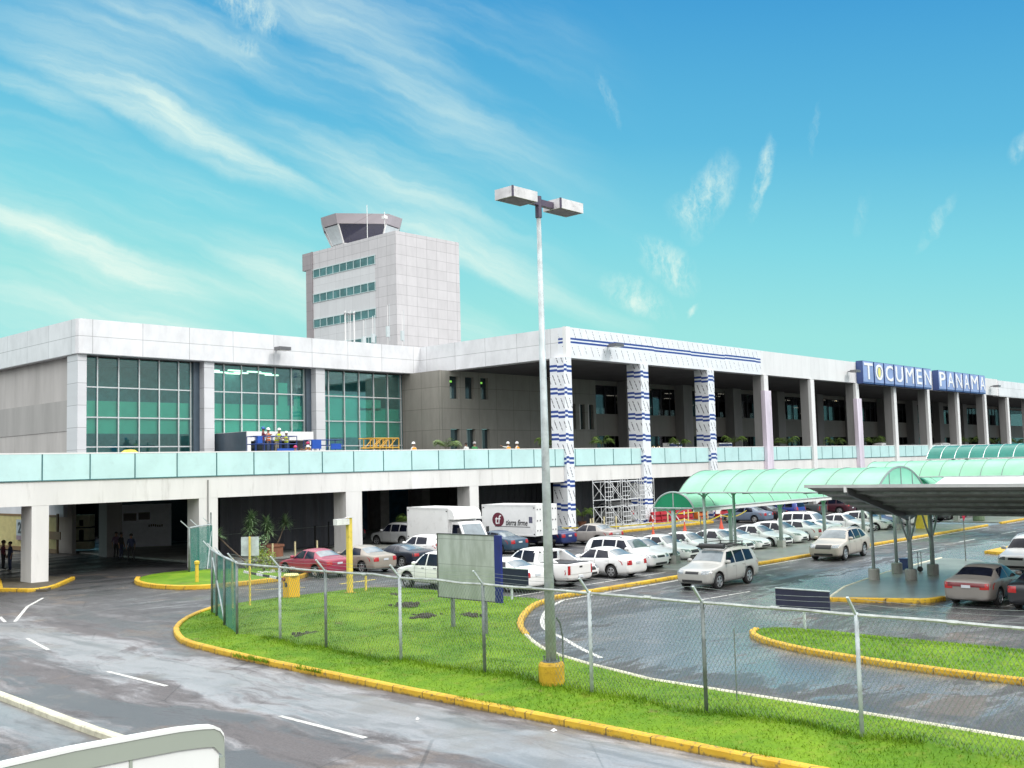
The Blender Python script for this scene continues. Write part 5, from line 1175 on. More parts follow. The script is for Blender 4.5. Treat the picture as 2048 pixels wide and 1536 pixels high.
    if K.get('bed'):
        b0, b1 = K['bed']; x0, x1 = X(b0), X(b1); y = hw*.84; mb = MB()
        mb.box((x1,-y,1.108),(x0,y,1.128)); P.append(('bed_cover', mb.mesh('bed_cover', M_TRIM), [], False))
        mb = MB(); mb.box((-L/2-.012,-hw*.78,.64),(-L/2+.05,hw*.78,1.04)); P.append(('tailgate', mb.mesh('tailgate', M_PAINT_CAR), [], True))
        mb = MB(); mb.box((-L/2-.02,-.10,.90),(-L/2-.008,.10,.98)); P.append(('handle', mb.mesh('handle', M_TRIM), [], False))
        mb = MB(); mb.box((X(.632)-.02,-hw*.62,1.20),(X(.632)+.06,hw*.62,1.56)); P.append(('rear_window', mb.mesh('rear_window', M_CGL), [], False))
        if 'sportbar' in opt:
            mb = MB()
            for sg in (1,-1): mb.add([(X(.635),sg*y,1.62),(X(.66),sg*y,1.60),(X(.86),sg*y,1.12),(X(.64),sg*y,1.12),(X(.635),sg*(y-.07),1.62),(X(.66),sg*(y-.07),1.60),(X(.86),sg*(y-.07),1.12),(X(.64),sg*(y-.07),1.12)], [(0,1,2,3),(4,5,6,7),(0,1,5,4),(1,2,6,5),(2,3,7,6),(3,0,4,7)])
            mb.box((X(.67),-y,1.55),(X(.64),y,1.62)); P.append(('styling_bar', mb.mesh('styling_bar', M_PAINT_CAR), [], True))
    for sg in (1, -1):
        for (y0, y1, z0, z1) in K['tl']:
            def ft(u, v, sg=sg): return cast((-L, sg*hw*(y0+(y1-y0)*u), z0+(z1-z0)*v), (1,0,0))
            mt = patch(ft, 5, 4, .008, 'tail_light', M_TL)
            P.append(('tail_light', mt, [], False))
        for (y0, y1, z0, z1) in K['hl']:
            def fh(u, v, sg=sg): return cast((L, sg*hw*(y0+(y1-y0)*u), z0+(.03*u)+(z1-z0)*v), (-1,0,0))
            P.append(('headlight', patch(fh, 5, 4, .008, 'headlight', M_HL), [], False))
        # mirrors
        sx = X(K['side'][0][0][0]+.012); z = K['side'][0][0][1]+.05; h, nn = cast((sx, sg*3, z), (0,-sg,0)); mb = MB(); c = h+Vector((0.02, sg*.13, .05))
        mb.lathe([(.02,-.10),(.075,-.085),(.09,0),(.075,.085),(.02,.10)], (0,0,0), 8, 'y'); me = mb.mesh('mirror', M_PAINT_CAR, True); me.transform(Matrix.Translation(c) @ Matrix.Diagonal((.8, 1.15, .95, 1))); P.append(('mirror', me, [], True))
        for si in (0, 1)[:len(K['side'])]:
            c = K['side'][si]; s = c[1][0]-.03; h, nn = cast((X(s), sg*3, c[1][1]-.11), (0,-sg,0)); mb = MB(); mb.box((h.x-.09, h.y-.012, h.z-.018),(h.x+.09, h.y+.012*1, h.z+.018)); me = mb.mesh('door_handle', M_PAINT_CAR if kind != 'pickup' else M_CHR); me.transform(Matrix.Translation((0, sg*.012, 0))); P.append(('door_handle', me, [], True))
    g0, gz0, gz1 = K['grille']
    def fg(u, v): return cast((L, -hw*g0+2*hw*g0*u, gz0+(gz1-gz0)*v), (-1,0,0))
    P.append(('grille', patch(fg, 6, 3, .010, 'grille', M_TRIM), [], False))
    def fb(u, v): return cast((L, -hw*.55+hw*1.1*u, K['sec'][1][1]+.05+.11*v), (-1,0,0))
    P.append(('lower_intake', patch(fb, 6, 2, .008, 'lower_intake', M_TRIM), [], False))
    if 'lightbar' in opt:
        def fl(u, v): return cast((-L, -hw*.93+2*hw*.93*u, .74+.14*v), (1,0,0))
        P.append(('light_bar', patch(fl, 10, 3, .012, 'light_bar', pm('light_bar', (.16,.01,.015), .12, spec=.8)), [], False))
    z0, z1 = K['plr']; h, nn = cast((-L, 0, (z0+z1)/2), (1,0,0)); mb = MB(); mb.box((h.x-.03,-.16,z0),(h.x+.0,.16,z1)); P.append(('number_plate', mb.mesh('number_plate', M_PLATE), [], False))
    # shut lines and sills drawn as thin dark strips on the flank
    mb = MB()
    for sg in (1, -1):
        lines = [K['side'][0][0][0]+.0, K['side'][0][1][0]+.01]
        if len(K['side']) > 1: lines.append(K['side'][1][1][0]+(.0 if kind not in ('coupe',) else -.1))
        for s in lines:
            pts = []
            for k in range(7):
                z = .34+(K['side'][0][0][1]-.38)*k/6; h, nn = cast((X(s), sg*3, z), (0,-sg,0)); pts.append((h+nn*.004))
            for a, b in zip(pts, pts[1:]): mb.add([a+Vector((.006,0,0)), a-Vector((.006,0,0)), b-Vector((.006,0,0)), b+Vector((.006,0,0))], [(0,1,2,3)])
    me = bpy.data.meshes.new('door_seams'); me.from_pydata(mb.v, [], mb.f); me.materials.append(M_TRIM); P.append(('door_seams', me, [], False))
    if K.get('rails'):
        for sg in (1,-1):
            pts = []; mb = MB()
            for k in range(7):
                s = .42+.46*k/6; h, nn = cast((X(s), sg*hw*.60, 3), (0,0,-1)); pts.append(h+Vector((0,0,.05 if 0 < k < 6 else .0)))
            mb.path(pts, .018, 6)
            P.append(('roof_rail', mb.mesh('roof_rail', M_TRIM if 'cargo' in opt or 'dark' in opt else M_RIM), [], False))
    if 'cargo' in opt:
        mb = MB(); z = 1.76
        mb.path([(.35,-.55,z),(-1.3,-.55,z),(-1.3,.55,z),(.35,.55,z),(.35,-.55,z)], .022, 6)
        for x in (.35,-.2,-.75,-1.3): mb.beam((x,-.6,1.73),(x,.6,1.73),.04,.03)
        mb.path([(.1,-.58,z+.14),(-1.35,-.58,z+.14),(-1.35,.58,z+.14),(.1,.58,z+.14)], .018, 6); mb.tube((.45,-.62,1.78),(.45,.62,1.78),.11,12)
        for q in ((.35,-.55),(.35,.55),(-1.3,-.55),(-1.3,.55)): mb.beam((q[0],q[1],1.66),(q[0],q[1],z+.14),.035,.035)
        P.append(('roof_basket', mb.mesh('roof_basket', M_TRIM), [], False))
    if 'spare' in opt:
        mb = MB(); mb.tube((-L/2-.2,0,.95),(-L/2+.02,0,.95),.35,20); P.append(('spare_wheel', mb.mesh('spare_wheel', M_TYRE), [], False))
    # wheels
    def wheel(x, y, sg):
        prof = [(R*.62,-.10),(R*.93,-.10),(R,-.07),(R,.07),(R*.93,.10),(R*.62,.10)]
        mb = MB(); mb.lathe(prof, (0,0,0), 24, 'y'); ty = mb.mesh('wheel', M_TYRE, True); ty.transform(Matrix.Translation((x,y,R)))
        rb = MB(); rb.lathe([(R*.66,sg*.085),(R*.66,sg*.105),(R*.60,sg*.112),(R*.56,sg*.085)], (0,0,0), 24, 'y')
        for k in range(5):
            a = 2*PI*k/5+.3; d = Vector((math.cos(a),0,math.sin(a))); rb.beam(d*R*.08+Vector((0,sg*.10,0)), d*R*.60+Vector((0,sg*.098,0)), .075*R/.31, .02, (0,1,0))
        rb.tube((0,sg*.08,0),(0,sg*.112,0),R*.16,10); ri = rb.mesh('rim', M_RIM); ri.transform(Matrix.Translation((x,y,R)))
        db = MB(); db.tube((0,sg*.06,0),(0,sg*.086,0),R*.62,20); di = db.mesh('brake_disc', M_WELL); di.transform(Matrix.Translation((x,y,R)))
        return ('wheel', ty, [('rim', ri), ('brake_disc', di)], False)
    for x in wx:
        for sg in (1, -1): P.append(wheel(x, sg*(hw-.125), sg))
    return P
def car(kind, x, y, heading, col, label, name='parked_car', cat='car', group='cars parked in the terminal lot', z=0, opt=()):
    key = (kind, tuple(opt))
    if key not in PROTO: PROTO[key] = build_proto(kind, opt)
    t = thing(name, label, cat, (x, y, z), heading, group)
    for nm, me, subs, paint in PROTO[key]:
        o = link(nm, me, t, False, col if paint else None)
        for sn, sm in subs: link(sn, sm, o)
    return t
def nose(kind, X, Y, dirn):  # centre from the end that faces the car lane
    return (X, Y+KIND[kind]['L']/2)
WH = (.80,.80,.79); UP, DN, LT, RT = PI/2, -PI/2, PI, 0.0   # headings: +Y away, -Y towards lane, -X, +X
G1, G2, G3 = 'white cars parked nose to tail along the walkway', 'cars parked in the middle row', 'cars parked in the far row'
def row(kind, X, Ye, head, col, label, group, opt=(), cat='car', name='parked_car', jit=0):
    return car(kind, X, Ye+KIND[kind]['L']/2, head+jit, col, label, name, cat, group, 0, opt)
# front row
row('sedan', 34.75, 31.2, UP, WH, 'white saloon tail-out at the row end behind the navy sign', G1)
row('pickup', 37.0, 30.6, UP, WH, 'white double-cab pickup with its tailgate towards the lane', G1, ('sportbar',), 'pickup', 'pickup_truck')
row('sedan', 39.35, 31.9, DN, WH, 'white saloon nose-out tucked between the pickup and another saloon', G1)
row('sedan', 41.5, 30.7, UP, WH, 'white saloon with red tail lights towards the lane', G1)
row('suv', 44.6, 31.5, DN, WH, 'tall white four-wheel drive parked nose-out with dark side windows', G1, ('dark',), 'four-wheel drive')
row('sedan', 47.3, 32.6, DN, WH, 'white saloon nose-out behind the first canopy post', G1)
row('sedan', 49.7, 32.8, DN, WH, 'white saloon nose-out just left of the silver four-wheel drive roof', G1)
row('sedan', 52.3, 32.9, DN, WH, 'white saloon mostly hidden behind the silver four-wheel drive', G1)
row('sedan', 54.9, 32.4, DN, WH, 'white saloon nose-out just right of the silver four-wheel drive', G1)
row('coupe', 57.3, 32.7, DN, WH, 'low white coupe nose-out left of the second walkway post', G1)
row('sedan', 59.7, 32.5, DN, WH, 'white saloon nose-out right at the second walkway post', G1)
row('hatch', 62.4, 32.8, DN, WH, 'small white hatchback nose-out beside the third walkway post', G1)
row('sedan', 65.2, 32.8, UP, WH, 'white saloon tail-out behind the beige crossover', G1)
row('coupe', 67.6, 33.0, UP, WH, 'white coupe tail-out behind the crossover roof', G1)
row('suv', 70.3, 34.3, DN, WH, 'long white four-wheel drive nose-out beyond the beige crossover', G1, ('dark',), 'four-wheel drive')
row('sedan', 73.2, 33.2, DN, WH, 'white saloon nose-out near the carport roof tip', G1)
row('hatch', 75.9, 33.0, DN, (.74,.74,.70), 'cream hatchback nose-out by the carport posts', G1)
row('sedan', 78.6, 33.4, DN, (.02,.03,.12), 'dark blue saloon seen through the carport posts', G1)
row('sedan', 81.6, 33.4, UP, WH, 'white saloon partly hidden by the carport steel', G1)
row('suv', 88.5, 33.6, DN, (.05,.05,.055), 'dark four-wheel drive far along the walkway under the carport edge', G1, ('dark',), 'four-wheel drive')
row('sedan', 94.5, 33.6, UP, (.22,.02,.05), 'dark red saloon far along the walkway by the yield sign', G1)
row('sedan', 84.9, 33.5, DN, WH, 'white saloon far along behind the thick carport posts', G1)
row('hatch', 91.5, 33.5, DN, (.5,.51,.52), 'silver hatchback far along just left of the yield sign', G1)
row('sedan', 98.0, 33.6, DN, WH, 'white saloon far along right of the dark red one', G1)
# middle row
row('sedan', 34.0, 44.4, UP, (.30,.028,.065), 'maroon saloon parked tail-out behind the yellow lamp post', G2)
row('sedan', 36.7, 43.9, UP, (.30,.265,.22), 'bronze beige saloon tail-out beside the maroon one', G2)
row('coupe', 39.6, 44.0, UP, (.012,.016,.030), 'black coupe tail-out beside the bronze saloon', G2)
car('hatch', 43.4, 48.5, UP+.15, WH, 'small white hatchback behind the billboard top edge', group=G2)
row('sedan', 49.0, 45.4, UP, (.035,.075,.12), 'dark teal saloon tail-out right of the billboard', G2)
row('sedan', 54.6, 46.0, UP, (.02,.035,.13), 'navy saloon behind the lamp pole beside the lettered truck', G2)
row('sedan', 57.2, 44.0, UP, (.36,.335,.31), 'pale bronze saloon tail-out in front of the scaffolding', G2)
car('pickup', 33.5, 35.9, UP, WH, 'white pickup on the lane half hidden by the billboard', 'pickup_truck', 'pickup', 'vehicles moving on the car lane')
car('suv', 50.2, 58.6, UP+.05, (.50,.51,.52), 'silver four-wheel drive parked beneath the edge of the overpass', group='cars parked beneath the overpass', opt=('dark',))
car('suv', 49.3, 64.5, UP, (.015,.015,.018), 'black four-wheel drive in the dark beneath the overpass', group='cars parked beneath the overpass', opt=('dark',))
# far row
row('sedan', 82.4, 46.6, UP, (.13,.17,.24), 'blue-grey saloon tail-out behind the mint canopy posts', G3)
row('sedan', 85.3, 46.8, UP, (.02,.02,.024), 'black saloon tail-out beside the blue-grey one', G3)
row('suv', 88.7, 46.8, UP, (.022,.045,.27), 'bright blue four-wheel drive tail-out in the far row', G3, ('dark',), 'four-wheel drive')
row('pickup', 92.6, 46.6, UP, (.07,.08,.08), 'dark grey pickup in the far row right of the blue car', G3, (), 'pickup', 'pickup_truck')
row('suv', 96.6, 45.6, UP, (.06,.012,.022), 'dark maroon four-wheel drive tail-out under the canopy edge', G3, ('dark',), 'four-wheel drive')
row('sedan', 100.2, 45.2, UP, (.03,.05,.20), 'deep blue saloon tail-out right of the maroon car', G3)
row('hatch', 103.6, 46.0, UP, (.05,.05,.07), 'charcoal hatchback at the end of the far row', G3)
row('sedan', 107.5, 46, UP, (.5,.51,.52), 'silver saloon glimpsed behind the carport roof tip', G3)
car('van', 77.5, 59.5, UP, (.55,.56,.57), 'silver van parked behind the scaffolding', 'parked_van', 'van', 'cars parked beneath the overpass')
# moving on the lane
car('suv', 40.75, 25.75, LT+.04, (.40,.40,.375), 'silver four-wheel drive with black roof basket driving on the wet lane', 'moving_car', 'four-wheel drive', 'vehicles moving on the car lane', 0, ('cargo',))
car('crossover', 55.3, 27.0, LT+.09, (.42,.385,.33), 'pale beige crossover driving on the wet lane', 'moving_car', 'car', 'vehicles moving on the car lane', 0, ())
# under the carport
car('sedan', 41.75, 14.45, RT, (.23,.21,.19), 'champagne saloon tail-out beneath the carport', group='cars parked at the carport', opt=('shade','lightbar'))
car('suv', 52.7, 16.2, LT, (.72,.73,.72), 'white boxy four-wheel drive facing out at the right edge', group='cars parked at the carport', opt=('shade',), cat='four-wheel drive')
car('sedan', 41.5, 12.15, RT, (.015,.016,.02), 'black saloon cut off by the right edge of the picture', group='cars parked at the carport', opt=('shade',))
# on the upper deck
UD = 'vehicles on the elevated road'
car('van', onY(1768,880,62).x, 62, RT, WH, 'white van on the elevated road right of the pink wrapped column', 'parked_van', 'van', UD, 5.36)
car('van', onY(1885,885,63).x, 63, RT, WH, 'white van on the elevated road below the PANAMA letters', 'parked_van', 'van', UD, 5.36)
car('van', onY(1825,880,67).x, 67, RT, (.16,.17,.18), 'grey van in the shade behind the two white vans above', 'parked_van', 'van', UD, 5.36)
car('sedan', onY(1470,885,65.5).x, 65.5, RT, (.7,.71,.72), 'white saloon on the elevated road near the lit wall lamps', 'parked_car', 'car', UD, 5.36)
car('sedan', onY(1683,890,65).x, 65, RT, (.5,.5,.5), 'silver saloon on the elevated road left of the second pink column', 'parked_car', 'car', UD, 5.36)
# box trucks
def boxtruck(x, y, heading, label, logo):
    t = thing('box_truck', label, 'truck', (x, y, 0), heading, 'white box trucks in the lot'); L = 4.9; z0, z1 = .95, (2.98 if logo else 3.0); w_ = 1.05
    mb = MB(); mb.box((-L/2,-w_,z0),(L/2,w_,z1)); bx_ = part('cargo_box', mb, pm('truck_white', (.80,.80,.79), .35, var=.06, scale=.8, dirt=.15), t, False)
    mb = MB(); e = .03
    for sy in (-1,1):
        mb.box((-L/2-.01,sy*w_-.03,z0),(-L/2+.06,sy*w_+.03,z1)); mb.box((L/2-.06,sy*w_-.03,z0),(L/2+.01,sy*w_+.03,z1)); mb.box((-L/2,sy*(w_+.012)-.012,z1-.1),(L/2,sy*(w_+.012)+.012,z1+.01)); mb.box((-L/2,sy*(w_+.012)-.012,z0-.02),(L/2,sy*(w_+.012)+.012,z0+.07))
    part('edge_trim', mb, pm('trim_white', (.72,.72,.71), .4), bx_, False)
    mb = MB()
    for sy in (-1,1):
        for xx in (-L/2+.12, L/2-.15):
            for zz in (z1-.2, z0+.12): mb.box((xx-.06,sy*(w_+.026)-.012,zz-.03),(xx+.06,sy*(w_+.026)+.012,zz+.03))
    for yy in (-.9,-.62,-.12,.12,.62,.9):
        for zz in (z0+.35,z0+1.0,z1-.3): hb = MB(); hb.box((-L/2-.035,yy-.03,zz-.04),(-L/2-.012,yy+.03,zz+.04)); part('door_hinge', hb, M_TRIM, bx_, False)
    mb.box((-L/2-.02,-.012,z0+.03),(-L/2-.002,.012,z1-.05)); part('door_hardware', mb, M_TRIM, bx_, False)
    mb = MB(); mb.box((-L/2+.1,-.42,.62),(L/2+1.6,.42,.94)); part('chassis', mb, M_TRIM, t, False)
    # cab
    pf = [(L/2+.05,.55),(L/2+1.75,.55),(L/2+1.78,1.0),(L/2+1.5,1.22),(L/2+.95,2.05),(L/2+.75,2.15),(L/2+.05,2.15)]; mb = MB(); n = len(pf)
    for hw_ in (.92,): mb.add([(p[0],-hw_*(1 if p[1] < 1.3 else .92),p[1]) for p in pf]+[(p[0],hw_*(1 if p[1] < 1.3 else .92),p[1]) for p in pf], [tuple(range(n)), tuple(range(n,2*n))[::-1]]+[(i,(i+1)%n,n+(i+1)%n,n+i) for i in range(n)])
    cb_ = part('cab', mb, pm('truck_white', (.8,.8,.8), .3), t, False)
    mb = MB(); mb.add([(L/2+1.47,-.78,1.29),(L/2+1.47,.78,1.29),(L/2+1.0,.72,2.0),(L/2+1.0,-.72,2.0)], [(0,1,2,3)]); me = mb; part('windshield', mb, pm('windscreen', (.16,.20,.22), .05), cb_, False)
    mb = MB()
    for sy in (-1,1): mb.add([(L/2+.2,sy*.93,1.32),(L/2+1.28,sy*.93,1.32),(L/2+.92,sy*.87,1.98),(L/2+.2,sy*.87,1.98)], [(0,1,2,3)])
    part('side_window', mb, M_CGL, cb_, False)
    mb = MB(); mb.box((L/2+1.76,-.6,.72),(L/2+1.8,.6,.92)); part('grille', mb, M_TRIM, cb_, False)
    for sy in (-1,1):
        mb = MB(); mb.box((L/2+1.75,sy*.76-.13,.72),(L/2+1.805,sy*.76+.13,.92)); part('headlight', mb, M_HL, cb_, False)
        mb = MB(); mb.box((L/2+1.2,sy*1.1-.1,1.45),(L/2+1.27,sy*1.1+.1,1.8)); part('mirror', mb, M_TRIM, cb_, False)
    # curved wind hood of the box over the cab
    if not logo:
        mb = MB(); pts = [(L/2,z1-.02),(L/2+.25,z1-.06),(L/2+.5,z1-.2),(L/2+.62,z1-.45),(L/2+.62,z1-.7),(L/2,z1-.7)]; n = len(pts)
        mb.add([(p[0],-w_,p[1]) for p in pts]+[(p[0],w_,p[1]) for p in pts], [tuple(range(n)), tuple(range(n,2*n))[::-1]]+[(i,(i+1)%n,n+(i+1)%n,n+i) for i in range(n)]); part('box_nose', mb, pm('truck_white', (.8,.8,.8), .3), bx_, False)
    for xx in (-L/2+1.2, L/2+.95):
        for sy in (-1,1):
            mb = MB(); mb.lathe([(.24,-.11),(.36,-.11),(.39,-.07),(.39,.07),(.36,.11),(.24,.11)], (xx,sy*.85,.39), 20, 'y'); wl = part('wheel', mb, M_TYRE, t, False); mb = MB(); mb.tube((xx,sy*.90,.39),(xx,sy*.965,.39),.23,14); part('rim', mb, M_RIM, wl, False)
    if logo:   # lettering on the side facing the lawn (local +y when heading away)
        yy = w_+.004
        mb = MB(); mb.add([(.95+.55*math.cos(k*PI/12),yy+.004,z0+1.02+.48*math.sin(k*PI/12)) for k in range(24)], [tuple(range(24))]); part('logo_disc', mb, pm('logo_maroon', (.13,.012,.03), .4), bx_, False)
        textpart('tf', .72, (.95, yy+.012, z0+1.03), (0,1,0), bx_, pm('logo_white', (.85,.85,.85), .4), 'logo_letters', .004, .1, .006, world=False, fit=(.56,.60))
        textpart('tierra firme', .5, (-.75, yy+.012, z0+.86), (0,1,0), bx_, pm('logo_ink', (.03,.03,.035), .4), 'lettering', .004, .35, .006, world=False, fit=(1.95,.40))
        mb = MB(); mb.box((-1.95,yy,z0+.56),(1.25,yy+.008,z0+.60)); part('underline', mb, pm('logo_ink', (.03,.03,.035), .4), bx_, False)
        mb = MB(); mb.box((-2.15,yy,z0+.85),(-1.85,yy+.008,z0+1.25)); part('sticker', mb, pm('sticker_dark', (.10,.10,.16), .5, var=.5, scale=9), bx_, False)
    mb = MB(); mb.box((-L/2-.02,-.85,.5),(-L/2+.08,.85,.62)); part('rear_bumper', mb, M_TRIM, t, False)
    return t
boxtruck(52.05, 48.3, UP, 'white box truck lettered tierra firme on its side', True)
boxtruck(47.0, 50.6, DN-.17, 'plain white box truck facing out behind the billboard', False)

# ------------------------------------------------------------------ plants
def leafmat(name, a, b_):
    m, N, b = newmat(name); tc = N.n('ShaderNodeTexCoord').outputs['Object']; nz = N.noise(tc, 4.0, 4, .7); c = N.mix(N.ramp(nz, .3, .7), c4(a), c4(b_)); N.set(b.inputs['Base Color'], c); b.inputs['Roughness'].default_value = .45; return m
M_LEAF = leafmat('palm_leaf', (.05,.12,.02), (.17,.24,.05)); M_YUC = leafmat('yucca_leaf', (.10,.20,.09), (.28,.40,.20)); M_BUSH = leafmat('bush_leaf', (.10,.17,.015), (.26,.33,.04)); M_BARK = pm('bark', (.16,.12,.085), .8, var=.4, scale=5); M_POT = pm('terracotta', (.22,.09,.05), .7, var=.3, scale=2)
rp = random.Random(21)
def frond(mb, o, az, L, lift, wd=.05, leaf=True):
    pts = []; d = Vector((math.cos(az), math.sin(az), 0))
    for k in range(9): t = k/8; pts.append(Vector(o)+d*L*t*(.95-.25*t)+Vector((0,0,L*(lift*t-.75*lift*t*t-.25*t*t*t))))
    side = Vector((-d.y, d.x, 0))
    for k in range(8):
        mb.beam(pts[k], pts[k+1], .018, .012)
        if leaf:
            for h in (0, .5):
                c = pts[k].lerp(pts[k+1], h); t = (k+h)/8; ll = .42*L*math.sin(PI*min(1, t*.85+.12))*.75
                for s in (-1, 1):
                    e = c+side*s*ll*.8+d*ll*.55-Vector((0,0,ll*.35*rp.uniform(.6,1.5))); w = d*.042; mb.add([c-w, c+w, e], [(0,1,2)])
def palm(x, y, z, h, lab, group='potted palms on the elevated road', L=1.5, nf=19, pot=True):
    t = thing('potted_palm', lab, 'plant', (x, y, z), rp.uniform(0, 6), group)
    if pot: mb = MB(); mb.lathe([(.25,0),(.36,.45),(.38,.5),(.32,.5),(.3,.44)], (0,0,0), 14); part('pot', mb, M_POT, t, False)
    mb = MB(); 
    for k in range(4): a = rp.uniform(0, 6); mb.tube((.08*math.cos(a),.08*math.sin(a),.4), (.14*math.cos(a),.14*math.sin(a),h), .03, 5, .02)
    part('stems', mb, M_BARK, t, False); mb = MB()
    for k in range(nf): a = 2*PI*k/nf+rp.uniform(-.3,.3); frond(mb, (.12*math.cos(a),.12*math.sin(a),h-.1), a, L*rp.uniform(.75,1.1), rp.uniform(.55,1.5))
    part('fronds', mb, M_LEAF, t, False); return t
for px, lab in ((893,'potted palm by the corner of the taupe wall above the lettered truck'), (1097,'potted palm just behind the street lamp pole on the overpass'), (1205,'potted palm between the first and second wrapped columns'), (1358,'potted palm between the second and third wrapped columns'), (1468,'potted palm just right of the third wrapped column'), (1572,'potted palm just right of the first pink column'), (1672,'potted palm left of the second pink column'), (1748,'potted palm in front of the white van'), (1940,'leftmost potted palm below the PANAMA letters end'), (1990,'potted palm second from the right on the overpass'), (2034,'rightmost potted palm on the overpass')):
    p = onY(px, 885, 58.6); palm(p.x, 58.6, 5.62, 1.7+rp.uniform(-.1,.25), lab, L=1.45+.01*min(60, max(0, p.x-70)))
def yucca(t, base, top, r=.75, n=110):
    mb = MB(); b = Vector(base); e = Vector(top); mid = b.lerp(e, .55)+Vector((.08,.05,-.1)); mb.path([b, mid, e], .045, 6); part('trunk', mb, M_BARK, t)
    mb = MB()
    for k in range(n):
        a = rp.uniform(0, 2*PI); q = rp.uniform(-.6, 1.25); d = Vector((math.cos(a)*math.cos(q), math.sin(a)*math.cos(q), math.sin(q))); L = r*rp.uniform(.75,1.1); s = d.cross(Vector((0,0,1))).normalized()*.04
        o = e+Vector((0,0,rp.uniform(-.25,.15))); m = o+d*L*.5; tip = o+d*L-Vector((0,0,.16*L)); mb.add([o-s*.5, o+s*.5, m+s, tip, m-s], [(0,1,2,4),(4,2,3)])
    part('leaf_crown', mb, M_YUC, t)
def yu(base, heads, lab):
    b = Vector(base); t = thing('yucca_tree', lab, 'tree', tuple(b), 0, 'spiky yuccas beneath the overpass')
    for (px, py) in heads: yucca(t, (b.x, b.y, b.z), onY(px, py, b.y))
def under(px, py, Y): p = onY(px, py, Y); return (p.x, p.y, .11)
yu(under(506,1112,57.8), [(503,1036),(500,1056)], 'two-headed yucca behind the square sign')
yu(under(530,1112,58.2), [(533,1046),(537,1062)], 'full yucca rising from the terracotta planter')
yu(under(542,1112,59.0), [(571,1044)], 'slender yucca leaning right before the dark cloth')
yu(under(490,1112,56.9), [(433,1070)], 'yucca leaning far left across the viaduct column')
p = under(540,1108,58.3); mb = MB(); mb.box((p[0]-.6,p[1]-.6,0),(p[0]+.6,p[1]+.6,.75)); mb.box((p[0]-.66,p[1]-.66,.75),(p[0]+.66,p[1]+.66,.9)); single('planter', mb, M_POT, 'square terracotta planter beneath the yuccas', 'planter')
def bush(x, y, z, r, h, lab, n=500, m=None):
    t = thing('shrub', lab, 'shrub', (x, y, z)); mb = MB()
    for k in range(7): a = k*.9; mb.tube((0,0,0), (r*.5*math.cos(a), r*.5*math.sin(a), h*.7), .015, 4)
    part('stems', mb, M_BARK, t, False); mb = MB()
    for k in range(n):
        a = rp.uniform(0, 2*PI); rr = r*rp.uniform(.2,1)**.6*(.8+.3*math.sin(3*a)); zz = h*rp.uniform(.15,1)*(1-.45*(rr/r)**2); o = Vector((rr*math.cos(a), rr*math.sin(a), zz)); d = Vector((rp.gauss(0,1), rp.gauss(0,1), rp.gauss(.4,.7))).normalized()*rp.uniform(.09,.2); s = d.cross(Vector((rp.gauss(0,1),rp.gauss(0,1),1))).normalized()*.035
        mb.add([o, o+d*.5+s, o+d, o+d*.5-s], [(0,1,2,3)])
    part('foliage', mb, m or M_BUSH, t, False)
p = G(528,1143,.1); bush(p.x, p.y, .1, .95, 1.25, 'yellow-green leafy shrub on the small grass island')
p = G(516,1136,.1); bush(p.x+.6, p.y+.6, .1, .5, 1.9, 'upright green spiky shrub behind the yellow-green one', 200, M_YUC)
mb = MB()
for k in range(16): a = rp.uniform(0,6.28); q = G(535,1147,.1); mb.obox((q.x+rp.gauss(0,.5),q.y+rp.gauss(0,.4),.13), (.1,0,0),(0,.07,0),(0,0,.06))
single('edging_stones', mb, pm('stone_white', (.6,.6,.58), .7), 'pale edging stones round the shrub on the grass island', 'stones')
p = onY(1210,1040,55); palm(p.x, 57.5, .14, 1.1, 'potted palm behind the scaffolding at ground level', 'potted palms under the overpass', 1.5)
p = onY(822,1055,58); palm(p.x, 58.2, .11, 1.6, 'potted palm beside the silver four-wheel drive under the overpass', 'potted palms under the overpass', 1.5)

# ------------------------------------------------------------------ under the overpass
M_CLOTH = pm('dark_cloth', (.085,.09,.105), .75, var=.35, scale=.7, streak=True)
def curtain_cloth(Y, px0, px1, z0, z1, lab):
    x0 = onY(px0, 1000, Y).x; x1 = onY(px1, 1000, Y).x; mb = MB(); n = 90
    P = []
    for j in range(2):
        for i in range(n+1):
            x = x0+(x1-x0)*i/n; P.append((x, Y+.10*math.sin(i*.9+.5*math.sin(i*.37))+.05*math.sin(i*2.3), (z0, z1)[j]))
    mb.add(P, [(i, i+1, n+1+i+1, n+1+i) for i in range(n)]); mb.add([(p[0], p[1]+.02, p[2]) for p in P], [(i, n+1+i, n+1+i+1, i+1) for i in range(n)])
    return single('cloth_screen', mb, M_CLOTH, lab, 'construction cloth', 'dark cloth screens beneath the overpass', True)
curtain_cloth(62.0, 440, 690, .15, 4.7, 'wide dark grey cloth wall beneath the overpass behind the yuccas')
curtain_cloth(66.5, 955, 1105, .15, 4.7, 'dark cloth wall beneath the overpass behind the lettered truck')
curtain_cloth(61.5, 1150, 1310, .15, 4.7, 'dark cloth wall behind the scaffolding')
curtain_cloth(60.5, 1310, 1640, .15, 4.7, 'long dark cloth wall behind the mint walkways')
mb = MB(); mb.path([(onY(445,1080,61).x,61,1.55),(onY(690,1070,61).x,61,1.65)], .02, 5); single('rope_line', mb, M_GALVD, 'dark rope strung before the cloth wall', 'rope')
